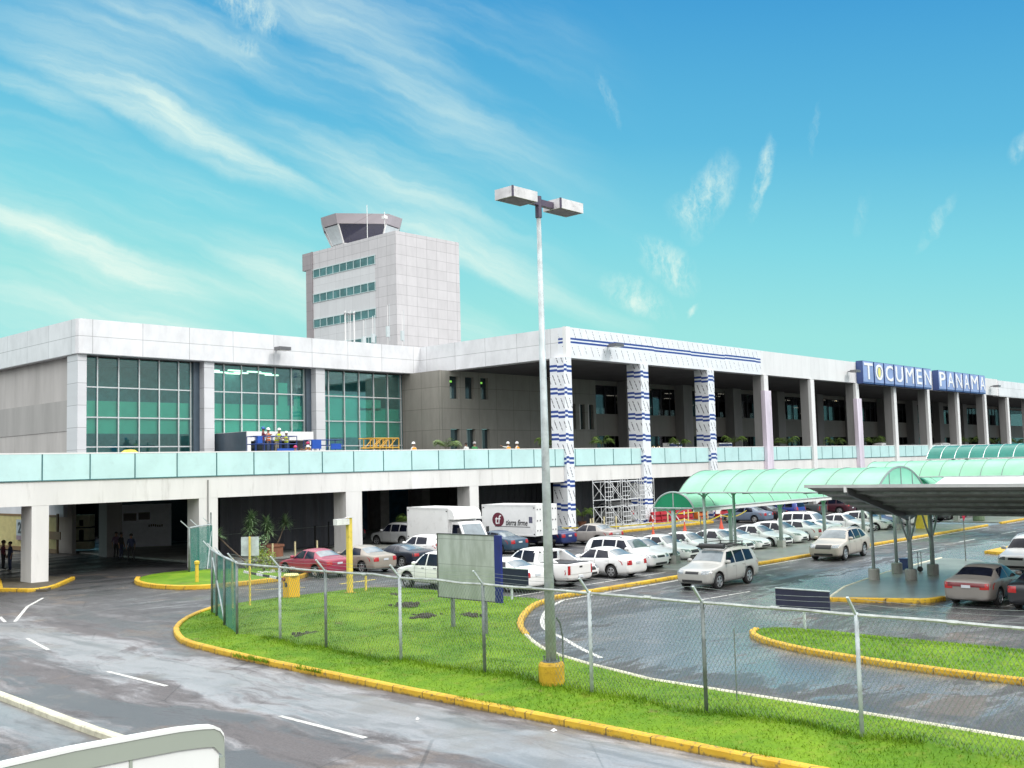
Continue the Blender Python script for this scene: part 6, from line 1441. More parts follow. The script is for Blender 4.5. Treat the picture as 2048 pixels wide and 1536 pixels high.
for i, (px, Y) in enumerate(((545,57.3),(590,57.3),(634,57.3),(676,57.3),(1181,54.2),(1186,54.4),(1208,53.6),(1232,53.4),(1335,53.2),(1376,53.2),(1397,53.2),(1415,53.2))):
    ty = (1088,1084,1082,1078,1038,1037,1034,1033,1024,1020,1018,1020)[i]; p = onY(px, ty, Y); mb = MB(); mb.tube((p.x,Y,0),(p.x,Y,max(.9,p.z)),.06,8); mb.tube((p.x,Y,max(.9,p.z)),(p.x,Y,max(.9,p.z)+.03),.065,8); o = single('bollard', mb, pm('bollard_cream', (.66,.58,.34), .5, var=.2, dirt=.4), 'thin cream bollard at the pavement edge below the overpass', 'bollard', 'cream bollards at the pavement edge')
for px, ty in ((630,1056),(657,1048)):
    p = onY(px, ty, 60.2); mb = MB(); mb.lathe([(.3,0),(.28,.06),(.06,.12),(.05,p.z-.02),(.09,p.z),(.02,p.z+.05)], (p.x,60.2,.11), 10); single('post_stand', mb, M_WELL, 'dark post stand before the cloth wall', 'post', 'dark post stands before the cloth wall')
# white hoarding, kiosk, gates on the left
a = G(200,1099); b = G(343,1094); d = (b-a); d.z = 0; L = d.length; d.normalize(); n = Vector((d.y,-d.x,0))
HB = thing('hoarding', 'large white hoarding with dark strips in the passage under the overpass', 'hoarding', (a.x, a.y, 0)); 
zt = 3.35
def hq(mb, u0, u1, z0, z1, o0, o1): mb.add([tuple(a+d*L*u+n*o+Vector((0,0,z))) for u, o, z in ((u0,o0,z0),(u1,o0,z0),(u1,o0,z1),(u0,o0,z1),(u0,o1,z0),(u1,o1,z0),(u1,o1,z1),(u0,o1,z1))], [(0,1,2,3),(4,7,6,5),(0,4,5,1),(1,5,6,2),(2,6,7,3),(3,7,4,0)])
mb = MB(); hq(mb, 0, 1, .1, zt, 0, .1); part('board', mb, pm('hoarding_white', (.72,.76,.80), .5, var=.1), HB)
mb = MB(); hq(mb, .33, .51, zt*.63, zt*.80, .101, .11); hq(mb, .54, .70, zt*.65, zt*.81, .101, .11); part('dark_strip', mb, pm('strip_dark', (.07,.06,.05), .5), HB)
mb = MB()
for k in range(7): hq(mb, .68+.03*k, .70+.03*k, zt*.48+.03*math.sin(k), zt*.53+.04*math.sin(k), .101, .11)
part('small_lettering', mb, pm('strip_dark', (.07,.06,.05), .5), HB)
p = G(168,1101); K_ = thing('kiosk', 'narrow cream kiosk with dark panes in the passage under the overpass', 'kiosk', (p.x, p.y, 0)); s = Vector((.68,-.73,0)); f_ = Vector((-.73,-.68,0))
mb = MB(); mb.obox((0,0,1.4), s*.62, f_*.5, (0,0,1.3)); part('cabin', mb, pm('kiosk_cream', (.62,.60,.42), .5, var=.15), K_, False)
mb = MB(); mb.obox(f_*.51+Vector((0,0,2.1)), s*.14, f_*.02, (0,0,.22)); mb.obox(f_*.51+Vector((0,0,1.15)), s*.17, f_*.02, (0,0,.42)); part('pane', mb, M_WELL, K_, False)
for zz_ in (1.75, .75): mb = MB(); mb.obox(f_*.02+Vector((0,0,zz_)), s*.68, f_*.54, (0,0,.045)); part('band', mb, M_TRIM, K_, False)
M_GATE = pm('gate_cream', (.62,.55,.26), .5, var=.15); M_GATEB = pm('gate_brown', (.16,.09,.03), .6)
mb = MB(); mb.box((33.2,75.7,2.7),(33.5,120,4.7)); mb.box((33.25,86.0,.1),(33.5,120,2.7)); part('ground_floor_wall', mb, pm('wall_pale', (.55,.57,.60), .7, var=.15, scale=.4), TB)
def gate(y0, y1, lab, cream):
    t = thing('bar_gate', lab, 'gate', (33, (y0+y1)/2, 0), 0, 'cream barred gates on the left'); X = 33.0; mb = MB(); y = y0
    while y <= y1: mb.box((X-.03,y-.05,.3),(X+.03,y+.05,2.75)); y += .2
    part('bars', mb, cream, t); mb = MB(); mb.box((X-.06,y0-.1,.1),(X+.06,y1+.1,.4)); mb.box((X-.06,y0-.1,2.7),(X+.06,y1+.1,2.85)); mb.box((X-.06,y0-.2,.1),(X+.06,y0,2.95)); part('frame', mb, M_GATEB, t); return t
g1 = gate(80.5, 96.0, 'long cream barred gate carrying the number 2 board', M_GATE)
g0 = gate(76.3, 79.6, 'short cream barred gate right of the white column with a brown board', M_GATE)
p = onX(41, 1055, 32.9); mb = MB(); hs = 21/2*(p-CAM).length/FPX
mb.box((32.84,p.y-hs*1.45,p.z-hs*1.35),(32.9,p.y+hs*1.45,p.z+hs*1.35)); part('number_board', mb, pm('board_grey', (.30,.34,.36), .5), g1)
mb = MB(); mb.box((32.84,p.y-hs*1.45,p.z-hs*2.1),(32.9,p.y+hs*1.45,p.z-hs*1.36)); part('lower_board', mb, pm('board_plum', (.20,.14,.17), .5), g1)
textpart('2', 1.0, (32.82,p.y,p.z), (-1,0,0), g1, pm('digit_dark', (.02,.025,.03), .5), 'digit', .01, 0, .02, fit=(hs*1.3,hs*1.9))
p = onX(111,1071,32.9); mb = MB(); mb.box((32.84,p.y-.9,p.z-.28),(32.9,p.y+.9,p.z+.28)); part('board', mb, M_GATEB, g0)
p = G(140,1103); mb = MB(); mb.lathe([(.2,0),(.28,.7),(.3,.85),(.22,.9)], (p.x,p.y,.02), 12); single('red_bin', mb, pm('bin_red', (.30,.02,.03), .5), 'red bin beside the brown gate post under the overpass', 'bin')
p = G(394,1167,.1); mb = MB(); mb.lathe([(.09,0),(.09,.95),(.13,1.0),(.13,1.12),(.05,1.16)], (p.x,p.y,.08), 10); single('hydrant_post', mb, pm('hydrant_yellow', (.68,.48,.05), .5, dirt=.4), 'short yellow pipe post on the small grass island', 'pipe post')

# ------------------------------------------------------------------ scaffolding, cones, barriers
M_SCAF = pm('scaffold_white', (.72,.73,.74), .4, .2, var=.15)
for i, (pa, pb) in enumerate(((1188,1219),(1223,1253),(1258,1286))):
    Y = 55.2-.2*i; x0 = onY(pa, 1050, Y).x; x1 = onY(pb, 1050, Y).x; h = 4.25
    t = thing('scaffold_tower', ('left white scaffold tower in front of the wrapped column', 'middle white scaffold tower in front of the overpass', 'right white scaffold tower touching the second wrapped column')[i], 'scaffold', ((x0+x1)/2, Y, .1), 0, 'white scaffold towers')
    for yy in (Y, Y-1.3):
        for (lo, hi) in ((.1, 2.15), (2.2, h)):
            mb = MB(); r = .03; xm = x0+(x1-x0)*.5
            mb.tube((x0,yy,lo),(x0,yy,hi),r,6); mb.tube((x1,yy,lo),(x1,yy,hi),r,6); mb.tube((xm,yy,lo+.3),(xm,yy,hi-.25),r*.8,6)
            mb.tube((x0,yy,hi-.25),(x1,yy,hi-.25),r,6); mb.tube((x0,yy,lo+.28),(x1,yy,lo+.28),r,6)
            z = lo+.6 if yy == Y-1.3 else 99
            while z < hi-.4: mb.tube((x0,yy,z),(xm,yy,z),r*.8,5); z += .38
            part('frame', mb, M_SCAF, t)
    for xx in (x0, x1):
        for (lo, hi) in ((.5, 1.9), (2.6, 4.0)): mb = MB(); mb.tube((xx,Y,lo),(xx,Y-1.3,hi),.022,5); mb.tube((xx,Y,hi),(xx,Y-1.3,lo),.022,5); part('cross_brace', mb, M_SCAF, t)
mb = MB(); mb.prism([(onY(1235,1060,53.4).x,53.2),(onY(1285,1055,53.4).x,53.0),(onY(1300,1050,54).x,54.5),(onY(1240,1055,54).x,54.6)], .14, .26); single('sand_heap', mb, pm('sand_pale', (.6,.6,.58), .8, var=.2), 'low pale rubble pile at the foot of the scaffolding', 'rubble')
M_CONE = pm('cone_orange', (.70,.10,.05), .5, var=.15); M_RED = pm('barrier_red', (.42,.02,.03), .5, var=.2); M_ORG = pm('barrier_orange', (.62,.16,.03), .5, var=.2)
for i, (px, py, lab) in enumerate(((1307,1083,'orange cone with striped pole nearest the scaffolding'),(1370,1072,'orange cone with striped pole behind the white saloon roofs'),(1443,1062,'orange cone with striped pole beside the blue-grey saloon'))):
    p = G(px, py); t = thing('traffic_cone', lab, 'traffic cone', (p.x, p.y, 0), 0, 'orange cones with poles'); mb = MB(); mb.box((-.25,-.25,0),(.25,.25,.05)); mb.lathe([(.22,.05),(.06,.78),(.045,.82)], (0,0,0), 14); part('cone', mb, M_CONE, t, False)
    for k in range(4): mb = MB(); mb.tube((0,0,.8+.26*k),(0,0,1.06+.26*k),.04,8); part('pole_band', mb, M_CONE if k % 2 == 0 else M_WHITE, t, False)
c1, c2, c3 = G(1307,1083), G(1370,1072), G(1443,1062)
M_TAPE = pm('caution_tape', (.75,.58,.05), .4, var=.5, scale=6)
mb = MB()
def sag(a, b, za, zb, s):
    P = [Vector((a[0]+(b[0]-a[0])*t, a[1]+(b[1]-a[1])*t, za+(zb-za)*t-s*math.sin(PI*t))) for t in [k/10 for k in range(11)]]
    for p, q in zip(P, P[1:]): mb.add([p, q, q+Vector((0,0,.09)), p+Vector((0,0,.09)), p+Vector((.01,.01,0)), q+Vector((.01,.01,0)), q+Vector((.01,.01,.09)), p+Vector((.01,.01,.09))], [(0,1,2,3),(4,7,6,5)])
sag((c1.x-2.5,c1.y+7), c1, .9, 1.2, .1); sag(c1, c2, 1.2, 1.2, .1); sag(c2, c3, 1.2, 1.2, .35); sag(c3, (c3.x+9, c3.y+3), 1.2, 1.1, .3)
single('caution_tape', mb, M_TAPE, 'yellow caution tape strung between the orange cones', 'caution tape')
mb = MB(); sag((onY(1335,1024,53.2).x,53.2), (onY(1415,1020,53.2).x,53.2), .95, 1.0, .08); single('caution_tape', mb, M_TAPE, 'yellow caution tape tied along the cream bollards before the red barriers', 'caution tape')
for i, (px, w, m, lab) in enumerate(((1317,1.1,M_RED,'leftmost red plastic barrier below the overpass'),(1334,1.1,M_RED,'second red plastic barrier from the left below the overpass'),(1366,1.3,M_RED,'red plastic barrier behind the first canopy post'),(1402,.9,M_ORG,'orange plastic barrier by the canopy bracket'),(1446,1.1,M_RED,'red plastic barrier beside the white board'))):
    Y = 55.4-.1*i; p = onY(px, 1030, Y); t = thing('plastic_barrier', lab, 'barrier', (p.x, Y, .14), 0, 'red and orange plastic barriers'); mb = MB(); mb.add([(-w,-.28,0),(w,-.28,0),(w,-.1,.95),(-w,-.1,.95),(-w,.28,0),(w,.28,0),(w,.1,.95),(-w,.1,.95)], [(0,1,2,3),(4,7,6,5),(0,4,5,1),(1,5,6,2),(2,6,7,3),(3,7,4,0)]); part('body', mb, m, t, False); mb = MB(); mb.box((-w*.9,-.30,.62),(w*.9,-.17,.68)); mb.box((-w*.9,-.32,.2),(w*.9,-.26,.26)); part('ribs', mb, pm('barrier_dark', (.2,.01,.02), .6), t, False)
p = onY(1437, 1022, 54.2); mb = MB(); mb.box((p.x-.42,54.2,.5),(p.x+.42,54.28,2.0)); single('white_board', mb, M_WHITE, 'small white board leaning behind the canopy post', 'board')
p = onY(1355, 1045, 52.8); mb = MB(); mb.beam((p.x-.7,53.4,2.0),(p.x+.15,52.6,.25),.28,.06); single('white_plank', mb, M_WHITE, 'white plank leaning among the red barriers', 'plank')

# ------------------------------------------------------------------ on the upper deck
ZD = 5.42
mb = MB(); mb.box((-30,56.5,5.365),(230,60.2,5.62)); part('kerb_walk', mb, M_CONC, ER)
# white vestibule in front of the glass
xa, xb = onY(494,880,70.5).x, onY(627,880,70.5).x
VS = thing('vestibule', 'low white entrance vestibule in front of the middle glass bay', 'vestibule', ((xa+xb)/2, 73, ZD))
zt = onY(560, 863, 70.5).z
mb = MB(); mb.box((xa,70.5,5.37),(xa+.35,75.3,zt)); mb.box((xb-.35,70.5,5.37),(xb,75.3,zt)); mb.box((xa+.35,70.5,zt-.75),(xb-.35,75.3,zt)); part('shell', mb, M_WHITE, VS)
mb = MB(); mb.box((xa+.35,72.5,5.37),(xb-.35,72.6,zt-.75)); part('doors', mb, M_WIN, VS)
mb = MB(); mb.box((xa-.012,70.6,5.37),(xa-.002,75.2,zt-.02)); part('side_panel', mb, pm('slate_panel', (.07,.10,.13), .3), VS)
mb = MB(); mb.box((xa+.6,70.44,zt-.80),(xb-.6,70.49,zt-.70)); part('track', mb, M_TRIM, VS)
# blue lift
M_BLUE = pm('lift_blue', (.015,.05,.22), .4, var=.2)
YL_ = 65.0; x0, x1 = onY(503,880,YL_).x, onY(584,880,YL_).x; zp = onY(540,900,YL_).z; zr = onY(540,873,YL_).z
zf = onY(540, 905, YL_).z-.15
LF = thing('scissor_lift', 'blue scissor lift carrying four workers before the glass wing', 'scissor lift', ((x0+x1)/2, YL_, ZD))
mb = MB(); mb.box((x0,YL_-.6,zf-.12),(x1,YL_+.6,zf)); part('platform', mb, M_BLUE, LF)
mb = MB()
for zz in (zr, (zr+zf)/2+.1):
    mb.path([(x0,YL_-.6,zz),(x1,YL_-.6,zz),(x1,YL_+.6,zz),(x0,YL_+.6,zz),(x0,YL_-.6,zz)], .035, 6)
for k in range(6): xx = x0+(x1-x0)*k/5; mb.tube((xx,YL_-.6,zf),(xx,YL_-.6,zr),.03,6); mb.tube((xx,YL_+.6,zf),(xx,YL_+.6,zr),.03,6)
part('guard_rail', mb, M_BLUE, LF)
mb = MB(); xm = (x0+x1)/2; mb.box((xm,YL_-.66,zf-.05),(x1,YL_-.62,zf+.42)); mb.box((x0+.1,YL_-.64,zr-.5),(x0+.5,YL_-.5,zr)); part('side_sheet', mb, pm('lift_blue_bright', (.02,.09,.45), .4), LF)
mb = MB(); mb.box((xm-.1,YL_-.70,zf-.1),(xm+.55,YL_-.67,zf+.14)); part('label_plate', mb, M_WHITE, LF)
mb = MB(); mb.box((x0+.1,YL_-.6,ZD+.2),(x1-.1,YL_+.6,ZD+.5)); part('chassis', mb, M_BLUE, LF)
mb = MB()
for s in (-.45, .45): mb.beam((x0+.2,YL_+s,ZD+.5),(x1-.2,YL_+s,zf-.12),.06,.1); mb.beam((x1-.2,YL_+s,ZD+.5),(x0+.2,YL_+s,zf-.12),.06,.1)
part('scissor_arms', mb, M_TRIM, LF)
for k in range(4):
    mb = MB(); xx = (x0+.35, x1-.35)[k % 2]; yy = YL_+(-.6, .6)[k//2]; mb.tube((xx,yy-.1,ZD+.22),(xx,yy+.1,ZD+.22),.22,14); part('wheel', mb, M_TYRE, LF)
# second blue platform and rails
Y2_ = 67.0; xa_, xb_ = onY(615,880,Y2_).x, onY(678,880,Y2_).x; zc = onY(640,880,Y2_).z
L2 = thing('work_platform', 'low blue railed work platform in front of the panelled column', 'work platform', ((xa_+xb_)/2, Y2_, ZD))
mb = MB()
for zz in (zc, zc-.42): mb.path([(xa_,Y2_-.5,zz),(xb_,Y2_-.5,zz),(xb_,Y2_+.5,zz),(xa_,Y2_+.5,zz),(xa_,Y2_-.5,zz)], .03, 6)
for k in range(5): xx = xa_+(xb_-xa_)*k/4; mb.tube((xx,Y2_-.5,ZD+.4),(xx,Y2_-.5,zc),.03,6); mb.tube((xx,Y2_+.5,ZD+.4),(xx,Y2_+.5,zc),.03,6)
part('guard_rail', mb, M_BLUE, L2); mb = MB(); mb.box((xa_,Y2_-.5,ZD+.0),(xb_,Y2_+.5,ZD+.4)); part('base', mb, M_BLUE, L2)
mb = MB(); mb.box((xb_-1.2,Y2_-.55,zc-.75),(xb_-.2,Y2_-.52,zc-.3)); mb.box((xa_+.05,Y2_-.55,zc-.7),(xa_+.9,Y2_-.52,zc)); part('side_sheet', mb, pm('lift_blue_bright', (.02,.09,.45), .4), L2)
# yellow frame trolley
Y3_ = 66.0; xa_, xb_ = onY(727,880,Y3_).x, onY(788,880,Y3_).x; zt_ = onY(760,877,Y3_).z
M_YT = pm('trolley_yellow', (.62,.36,.04), .5, var=.2, dirt=.3)
YT = thing('scaffold_trolley', 'yellow tubular scaffold trolley resting on the overpass', 'scaffold frame', ((xa_+xb_)/2, Y3_, ZD))
mb = MB()
for yy in (Y3_-.6, Y3_+.6):
    mb.tube((xa_+(.5 if yy < Y3_ else 0),yy,zt_),(xb_,yy,zt_),.05,6); mb.tube((xa_+.2,yy,zt_-.75),(xb_,yy,zt_-.75),.05,6)
    for k in range(5): xx = xa_+.5+(xb_-xa_-.5)*k/4; mb.tube((xx,yy,ZD),(xx,yy,zt_),.045,6)
    for k in range(3): xx = xa_+.6+(xb_-xa_-.9)*k/3; mb.tube((xx,yy,zt_-.75),(xx+.8,yy,zt_),.035,6)
for xx in (xa_+.4, xb_): mb.tube((xx,Y3_-.6,zt_),(xx,Y3_+.6,zt_),.05,6)
part('tubes', mb, M_YT, YT)
mb = MB(); mb.box((xa_+.4,Y3_-.6,zt_-.82),(xb_,Y3_+.6,zt_-.76)); part('shelf', mb, M_YT, YT)
for px, py, Y, lab in ((1345,895,60.5,'blue and white striped crate behind the balustrade between the wrapped columns'), (1445,888,60.8,'blue and white striped crate just right of the third wrapped column')):
    p = onY(px, py, Y); mb = MB(); w_ = 1.1 if px < 1400 else 1.3; zt_ = onY(px, 886, Y).z; t = thing('striped_crate', lab, 'crate', (p.x, Y, ZD), 0, 'striped crates on the overpass')
    mb.box((p.x-w_,Y-.4,ZD),(p.x+w_,Y+.4,zt_)); part('box', mb, M_WHITE, t); mb = MB(); mb.box((p.x-w_-.01,Y-.42,zt_-.32),(p.x+w_+.01,Y-.405,zt_-.12)); mb.box((p.x-w_-.01,Y-.42,zt_-.75),(p.x+w_+.01,Y-.405,zt_-.5)); part('stripes', mb, M_NAVY, t)
p = onY(259, 905, 60); mb = MB(); mb.box((p.x-.55,59.7,ZD),(p.x+.55,60.3,p.z+.02)); mb.lathe([(.5,p.z+.02),(.3,p.z+.16),(.05,p.z+.18)], (p.x,60,0), 10); single('yellow_machine', mb, pm('machine_yellow', (.72,.55,.05), .4), 'bright yellow machine top just above the balustrade at the left', 'machine')

# ------------------------------------------------------------------ people
M_SKIN = pm('skin', (.25,.14,.09), .6); M_HAIR = pm('hair_dark', (.015,.012,.01), .6)
def cl(name, c): return pm('cloth_'+name, c, .8, var=.2, scale=6)
CC = dict(white=cl('white',(.62,.62,.60)), navy=cl('navy',(.03,.04,.09)), black=cl('black',(.02,.02,.022)), denim=cl('denim',(.06,.09,.17)), grey=cl('grey',(.25,.25,.25)), plum=cl('plum',(.16,.03,.05)), green=cl('green',(.04,.22,.07)), khaki=cl('khaki',(.32,.28,.20)), purple=cl('purple',(.13,.08,.13)))
VEST = dict(orange=cl('orange_vest',(.75,.16,.04)), yellow=cl('yellow_vest',(.62,.72,.02)), amber=cl('amber_vest',(.75,.32,.03)))
HAT = dict(white=pm('hat_white',(.80,.80,.78),.3), blue=pm('hat_blue',(.02,.10,.35),.3), pink=pm('hat_red',(.55,.03,.14),.3), dark=pm('hat_dark',(.06,.03,.02),.6), grey=pm('hat_grey',(.35,.33,.33),.6))
BODY = {}
def body_mesh(pose):
    if pose in BODY: return BODY[pose]
    V = [(0,0,.95)]; E = []; R = [.15]
    def add(p, r, par): V.append(p); R.append(r); E.append((par, len(V)-1)); return len(V)-1
    lean = {'lean': .16}.get(pose, 0.0)
    ch = add((lean*.5,0,1.12), .14, 0); ct = add((lean*.9,0,1.33), .165, ch); nk = add((lean*1.15,0,1.47), .065, ct); hb = add((lean*1.3+.02,0,1.57), .085, nk); hm = add((lean*1.35+.02,0,1.66), .105, hb); ht = add((lean*1.35+.01,0,1.745), .07, hm)
    nose_ = add((lean*1.35+.125,0,1.635), .02, hm); ear = [add((lean*1.35+.01,s*.108,1.645), .018, hm) for s in (1,-1)]; chin = add((lean*1.35+.085,0,1.565), .035, hb)
    for s in (1, -1):
        hp = add((0,s*.095,.90), .105, 0); st = {'walk': .16*s}.get(pose, .0); kn = add((st*.6+.02,s*.105,.50), .068, hp); an = add((st*(1.0 if st > 0 else 1.3)-.01,s*.11,.09), .045, kn); toe = add((st*(1.0 if st > 0 else 1.3)+.15,s*.12,.04), .04, an)
        sh = add((lean*.95,s*.19,1.39), .062, ct)
        if pose == 'reach': el = add((lean+.17,s*.27,1.22), .045, sh); wr = add((lean+.40,s*.20,1.28), .034, el); dirn = Vector((.9,-s*.2,.15))
        elif pose == 'lean': el = add((lean+.10,s*.33,1.17), .045, sh); wr = add((lean+.30,s*.24,1.05), .034, el); dirn = Vector((.9,-s*.2,-.3))
        elif pose == 'point' and s > 0: el = add((.14,.36,1.42), .045, sh); wr = add((.34,.40,1.50), .034, el); dirn = Vector((.95,.1,.2))
        else: el = add((-.02,s*.27,1.13), .045, sh); wr = add((.06,s*.29,.89), .034, el); dirn = Vector((.15,0,-1))
        dirn.normalize(); w0 = Vector(V[wr]); pl = add(tuple(w0+dirn*.075), .030, wr); side = dirn.cross(Vector((0,s,0)) if abs(dirn.y) < .9 else Vector((1,0,0))).normalized()
        for k in range(4):
            b0 = add(tuple(w0+dirn*.10+side*(.027-.018*k)), .0095, pl); L = (.066,.078,.072,.055)[k]; m = add(tuple(w0+dirn*(.10+L*.5)+side*(.030-.020*k)), .009, b0); add(tuple(w0+dirn*(.10+L)+side*(.028-.019*k)+Vector((0,-s*.018,0))), .007, m)
        t0 = add(tuple(w0+dirn*.045+side*.038), .011, wr); add(tuple(w0+dirn*.085+side*.062), .0085, t0)
    me = bpy.data.meshes.new('person'); me.from_pydata(V, E, [])
    def md(ob):
        m = ob.modifiers.new('skin', 'SKIN'); m.use_smooth_shade = True
        if not ob.data.skin_vertices: ob.data.attributes
        for i, r in enumerate(R): ob.data.skin_vertices[0].data[i].radius = (r, r)
        ob.data.skin_vertices[0].data[0].use_root = True
        q = ob.modifiers.new('s', 'SUBSURF'); q.levels = 1
    bmm = bmesh.new(); bmm.from_mesh(me); bmm.verts.layers.skin.verify(); bmm.to_mesh(me); bmm.free()
    out = obj_eval(me, md); out.materials.clear()
    for k in range(4): out.materials.append(M_SKIN)
    hands = []
    for p in out.polygons:
        c = p.center; r = abs(c.y)
        if c.z > 1.475: mi = 0
        elif c.z < .11: mi = 3
        elif c.z < .97 and r < .22 : mi = 2
        else:
            mi = 1
            if r > .2 and pose in ('stand','walk') and c.z < 1.1: mi = 0
            if pose in ('reach','lean','point') and r > .12 and c.x > lean+.2: mi = 0
        p.material_index = mi; p.use_smooth = True
    BODY[pose] = (out, lean); return BODY[pose]
def person(x, y, z, heading, pose, shirt, trousers, vest, hat, label, group, scale=1.0):
    me, lean = body_mesh(pose); me = me.copy(); me.name = 'person'; me.materials[0] = M_SKIN; me.materials[1] = CC[shirt]; me.materials[2] = CC[trousers]; me.materials[3] = CC['black']
    o = link('person', me); o.location = (x, y, z); o.rotation_euler = (0, 0, heading); o.scale = (scale,)*3; tag(o, label, 'person', group)
    hx = lean*1.35+.012
    if hat:
        mb = MB(); mb.lathe([(.128,1.675),(.13,1.70),(.122,1.76),(.09,1.81),(.03,1.835)], (hx,0,0), 16); mb.lathe([(.15,1.668),(.155,1.674),(.15,1.682)], (hx+.02,0,0), 16); link('hard_hat', mb.mesh('hard_hat', HAT[hat], True), o)
    else:
        mb = MB(); mb.lathe([(.112,1.64),(.118,1.69),(.10,1.75),(.04,1.785)], (hx-.015,0,0), 14); link('hair', mb.mesh('hair', M_HAIR, True), o)
    mb = MB()
    for s in (1,-1): mb.lathe([(.0,-.006),(.012,-.004),(.012,.004),(0,.006)], (hx+.098,s*.036,1.655), 8)
    link('eyes', mb.mesh('eyes', M_HAIR), o)
    mb = MB(); mb.box((hx+.088,-.022,1.585),(hx+.098,.022,1.592)); link('mouth', mb.mesh('mouth', cl('lip',(.2,.06,.05))), o)
    if vest:
        mb = MB(); prof = [(.185,.135,.93,0),(.175,.15,1.1,lean*.45),(.195,.178,1.25,lean*.75),(.205,.17,1.36,lean*.95),(.15,.12,1.43,lean*1.05)]; n = 20; P = []
        for (a, b, zz, off) in prof:
            for i in range(n): q = 2*PI*i/n; P.append((off+b*1.06*math.cos(q), a*1.06*math.sin(q), zz))
        mb.add(P, [(j*n+i, j*n+(i+1)%n, (j+1)*n+(i+1)%n, (j+1)*n+i) for j in range(4) for i in range(n)]); v = link('safety_vest', mb.mesh('safety_vest', VEST[vest], True), o)
        mb = MB()
        for zz, off in ((1.05, lean*.35), (1.2, lean*.65)):
            P = []
            for dz in (0, .045):
                for i in range(n): q = 2*PI*i/n; P.append((off+.170*1.14*math.cos(q), .187*1.12*math.sin(q), zz+dz))
            mb.add(P, [(i, (i+1)%n, n+(i+1)%n, n+i) for i in range(n)])
        link('reflective_band', mb.mesh('reflective_band', pm('reflective', (.75,.76,.72), .3)), v)
    return o
LG = 'workers on the blue scissor lift'; WG = 'workers standing on the overpass'; PG = 'people in the shade under the overpass'
def headto(px, py, Y): return onY(px, py, Y)
for px, py, Y, hd, pose, sh, tr, ve, ha, lab in ((526,853,65.1,RT-.5,'reach','plum','navy',None,'blue','worker in dark red shirt and blue hard hat on the lift'), (536,855,64.9,RT-.9,'stand','grey','denim','orange','white','worker in orange vest and white hard hat on the lift'), (553,856,65.0,DN+.3,'lean','grey','khaki','yellow','white','worker in yellow vest leaning on the lift rail'), (573,862,65.1,LT+.2,'reach','grey','denim','yellow','white','bending worker in yellow vest at the right end of the lift')):
    p = headto(px, py, Y); person(p.x, Y, zf, hd, pose, sh, tr, ve, ha, lab, LG, (p.z-zf)/1.835)
p = headto(616,863,67.1); person(p.x, 67.1, ZD+.41, RT+2.6, 'reach', 'plum', 'black', 'amber', 'pink', 'worker in red hard hat standing on the low blue platform', 'workers on the blue work platform', max(.9, min(1.1, (p.z-ZD-.41)/1.835)))
for px, py, hd, pose, sh, tr, ve, ha, lab in ((591,891,UP,'stand','plum','navy',None,'pink','worker whose red hard hat just shows above the balustrade'), (616,890,UP,'stand','white','navy','amber','white','worker in white hard hat seen from behind below the blue platform'), (827,880,UP,'stand','white','navy','amber','white','worker in amber vest seen from behind at the taupe wall corner'), (932,881,UP,'stand','white','navy',None,None,'bareheaded person in white shirt on the overpass'), (949,881,UP-.4,'stand','green','navy',None,'grey','person in green shirt and grey cap on the overpass'), (1016,879,UP,'point','white','navy','amber','white','worker with raised arm and white hard hat'), (1034,880,UP+.3,'stand','white','navy','amber','white','worker in white hard hat right of the one with raised arm')):
    p = G(px, py, ZD+1.80); Yq = 58.2; p = onY(px, py, Yq); person(p.x, Yq, 5.62, hd, pose, sh, tr, ve, ha, lab, WG, max(.8, min(1.04, (p.z-5.62)/1.82)))
for px, py, ve, lab in ((1306,882,'orange','worker in bright orange vest just right of the second wrapped column'), (1316,884,'orange','second worker in orange right of the wrapped column'), (1336,879,'yellow','worker in yellow vest behind the striped crate')):
    Y = 61.6; p = onY(px, py, Y); person(p.x, Y, ZD, DN, 'stand', 'grey', 'navy', ve, None if px < 1330 else 'white', lab, WG, max(.85, min(1.05, (p.z-ZD)/1.8)))
for px, py, hd, sh, tr, lab in ((232,1116,DN,'purple','black','left person of the pair before the white hoarding'), (242,1118,DN+.5,'black','navy','right person of the pair before the white hoarding'), (262,1122,UP,'navy','black','person in dark clothes standing apart before the hoarding'), (6,1140,RT,'plum','black','person in dark red cap at the left picture edge'), (20,1142,LT,'navy','navy','person in navy uniform near the left column')):
    p = G(px, py); person(p.x, p.y, .0, hd, 'walk' if px in (262,) else 'stand', sh, tr, None, 'dark' if px == 6 else None, lab, PG)

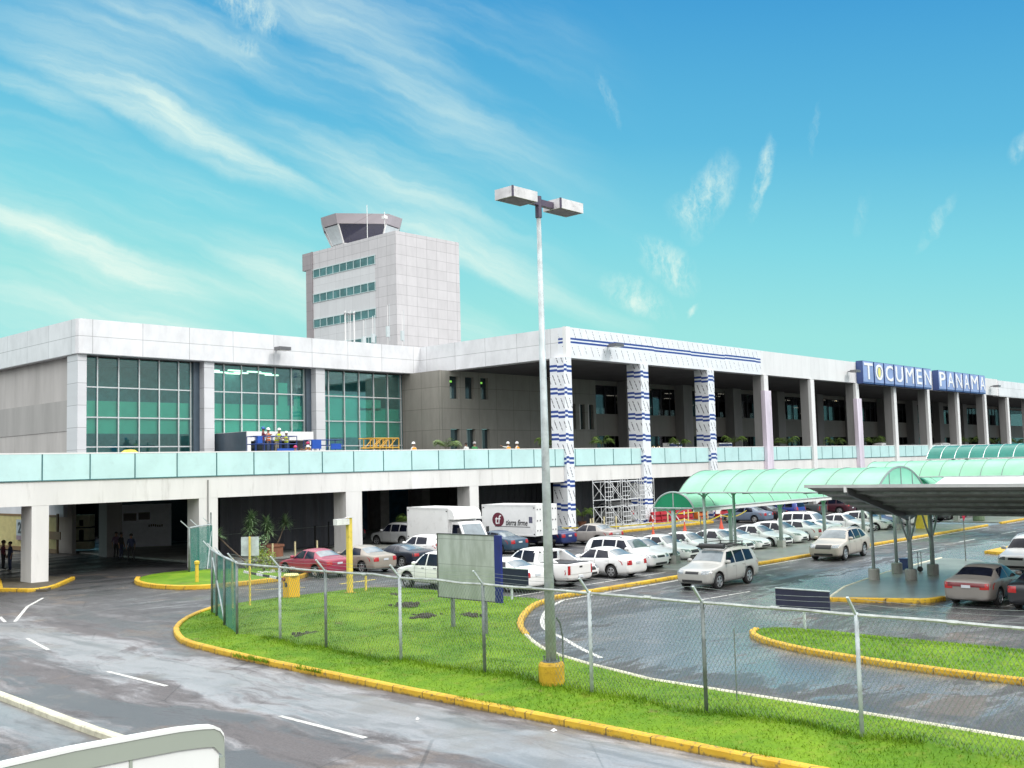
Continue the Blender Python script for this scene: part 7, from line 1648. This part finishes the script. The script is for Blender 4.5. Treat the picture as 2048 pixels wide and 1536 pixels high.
# ------------------------------------------------------------------ white panel close to the camera
Yp = 5.0; xr = onY(450, 1480, Yp).x; FPn = thing('white_panel_sign', 'white panelled board with rounded grey top close by at the lower left', 'sign board', (1.5, Yp, 0))
M_FW = pm('panel_white', (.78,.80,.77), .4, var=.04); M_FG = pm('panel_grey_green', (.33,.37,.31), .5, var=.06)
top = [onY(x, y, Yp) for x, y in ((-260,1592),(0,1531),(150,1497),(280,1473),(360,1459),(405,1454),(428,1453),(440,1458),(447,1468),(449,1482))]
prof = [(p.x, p.z) for p in top]; th = .11
mb = MB(); n = len(prof); P = []
low = [(x, z-.105) for x, z in prof[:-3]]+[(prof[-1][0], prof[-1][1]-.085)]*3
for y in (Yp, Yp+.055): P += [(x, y, z) for x, z in prof]+[(x, y, z) for x, z in low]
F = []
for i in range(n-1):
    F += [(i, i+1, n+i+1, n+i), (2*n+i, 3*n+i, 3*n+i+1, 2*n+i+1), (i, 2*n+i, 2*n+i+1, i+1)]
mb.add(P, F); part('cap', mb, M_FG, FPn)
mb = MB(); 
for i in range(n-1):
    a, b = prof[i], prof[i+1]; mb.add([(a[0],Yp-.004,a[1]+.004),(b[0],Yp-.004,b[1]+.004),(b[0],Yp+.06,b[1]+.004),(a[0],Yp+.06,a[1]+.004),(a[0],Yp-.004,a[1]-.012),(b[0],Yp-.004,b[1]-.012)], [(0,1,2,3),(0,4,5,1)])
part('cap_edge', mb, M_FW, FPn)
mb = MB(); xs_ = onY(263, 1530, Yp).x; 
def lowz(x):
    for (a, b) in zip(low, low[1:]):
        if a[0] <= x <= b[0] and b[0] > a[0]: return a[1]+(b[1]-a[1])*(x-a[0])/(b[0]-a[0])
    return low[-1][1]
for x0, x1 in ((prof[0][0], xs_-.008), (xs_+.008, xr-.03)):
    tp = [x0]+[p[0] for p in low if x0 < p[0] < x1]+[x1]; Q = [(x0,2.2),(x1,2.2)]+[(x, lowz(x)+.004) for x in tp[::-1]]; k = len(Q)
    mb.add([(q[0],Yp+.01,q[1]) for q in Q]+[(q[0],Yp+.05,q[1]) for q in Q], [tuple(range(k)), tuple(range(2*k-1,k-1,-1))]+[(i,k+i,k+(i+1)%k,(i+1)%k) for i in range(k)])
part('panel', mb, M_FW, FPn)
mb = MB(); mb.box((xr-.03,Yp,2.15),(xr,Yp+.055,prof[-1][1]-.08)); mb.box((xs_-.008,Yp+.004,2.2),(xs_+.008,Yp+.05,lowz(xs_))); mb.box((prof[0][0],Yp,2.15),(xr,Yp+.055,2.2)); part('frame', mb, M_FG, FPn)
for x in (xr-.1, prof[0][0]+.3):
    mb = MB(); mb.tube((x,Yp+.03,0),(x,Yp+.03,2.15),.05,8); part('post', mb, M_GALV, FPn)
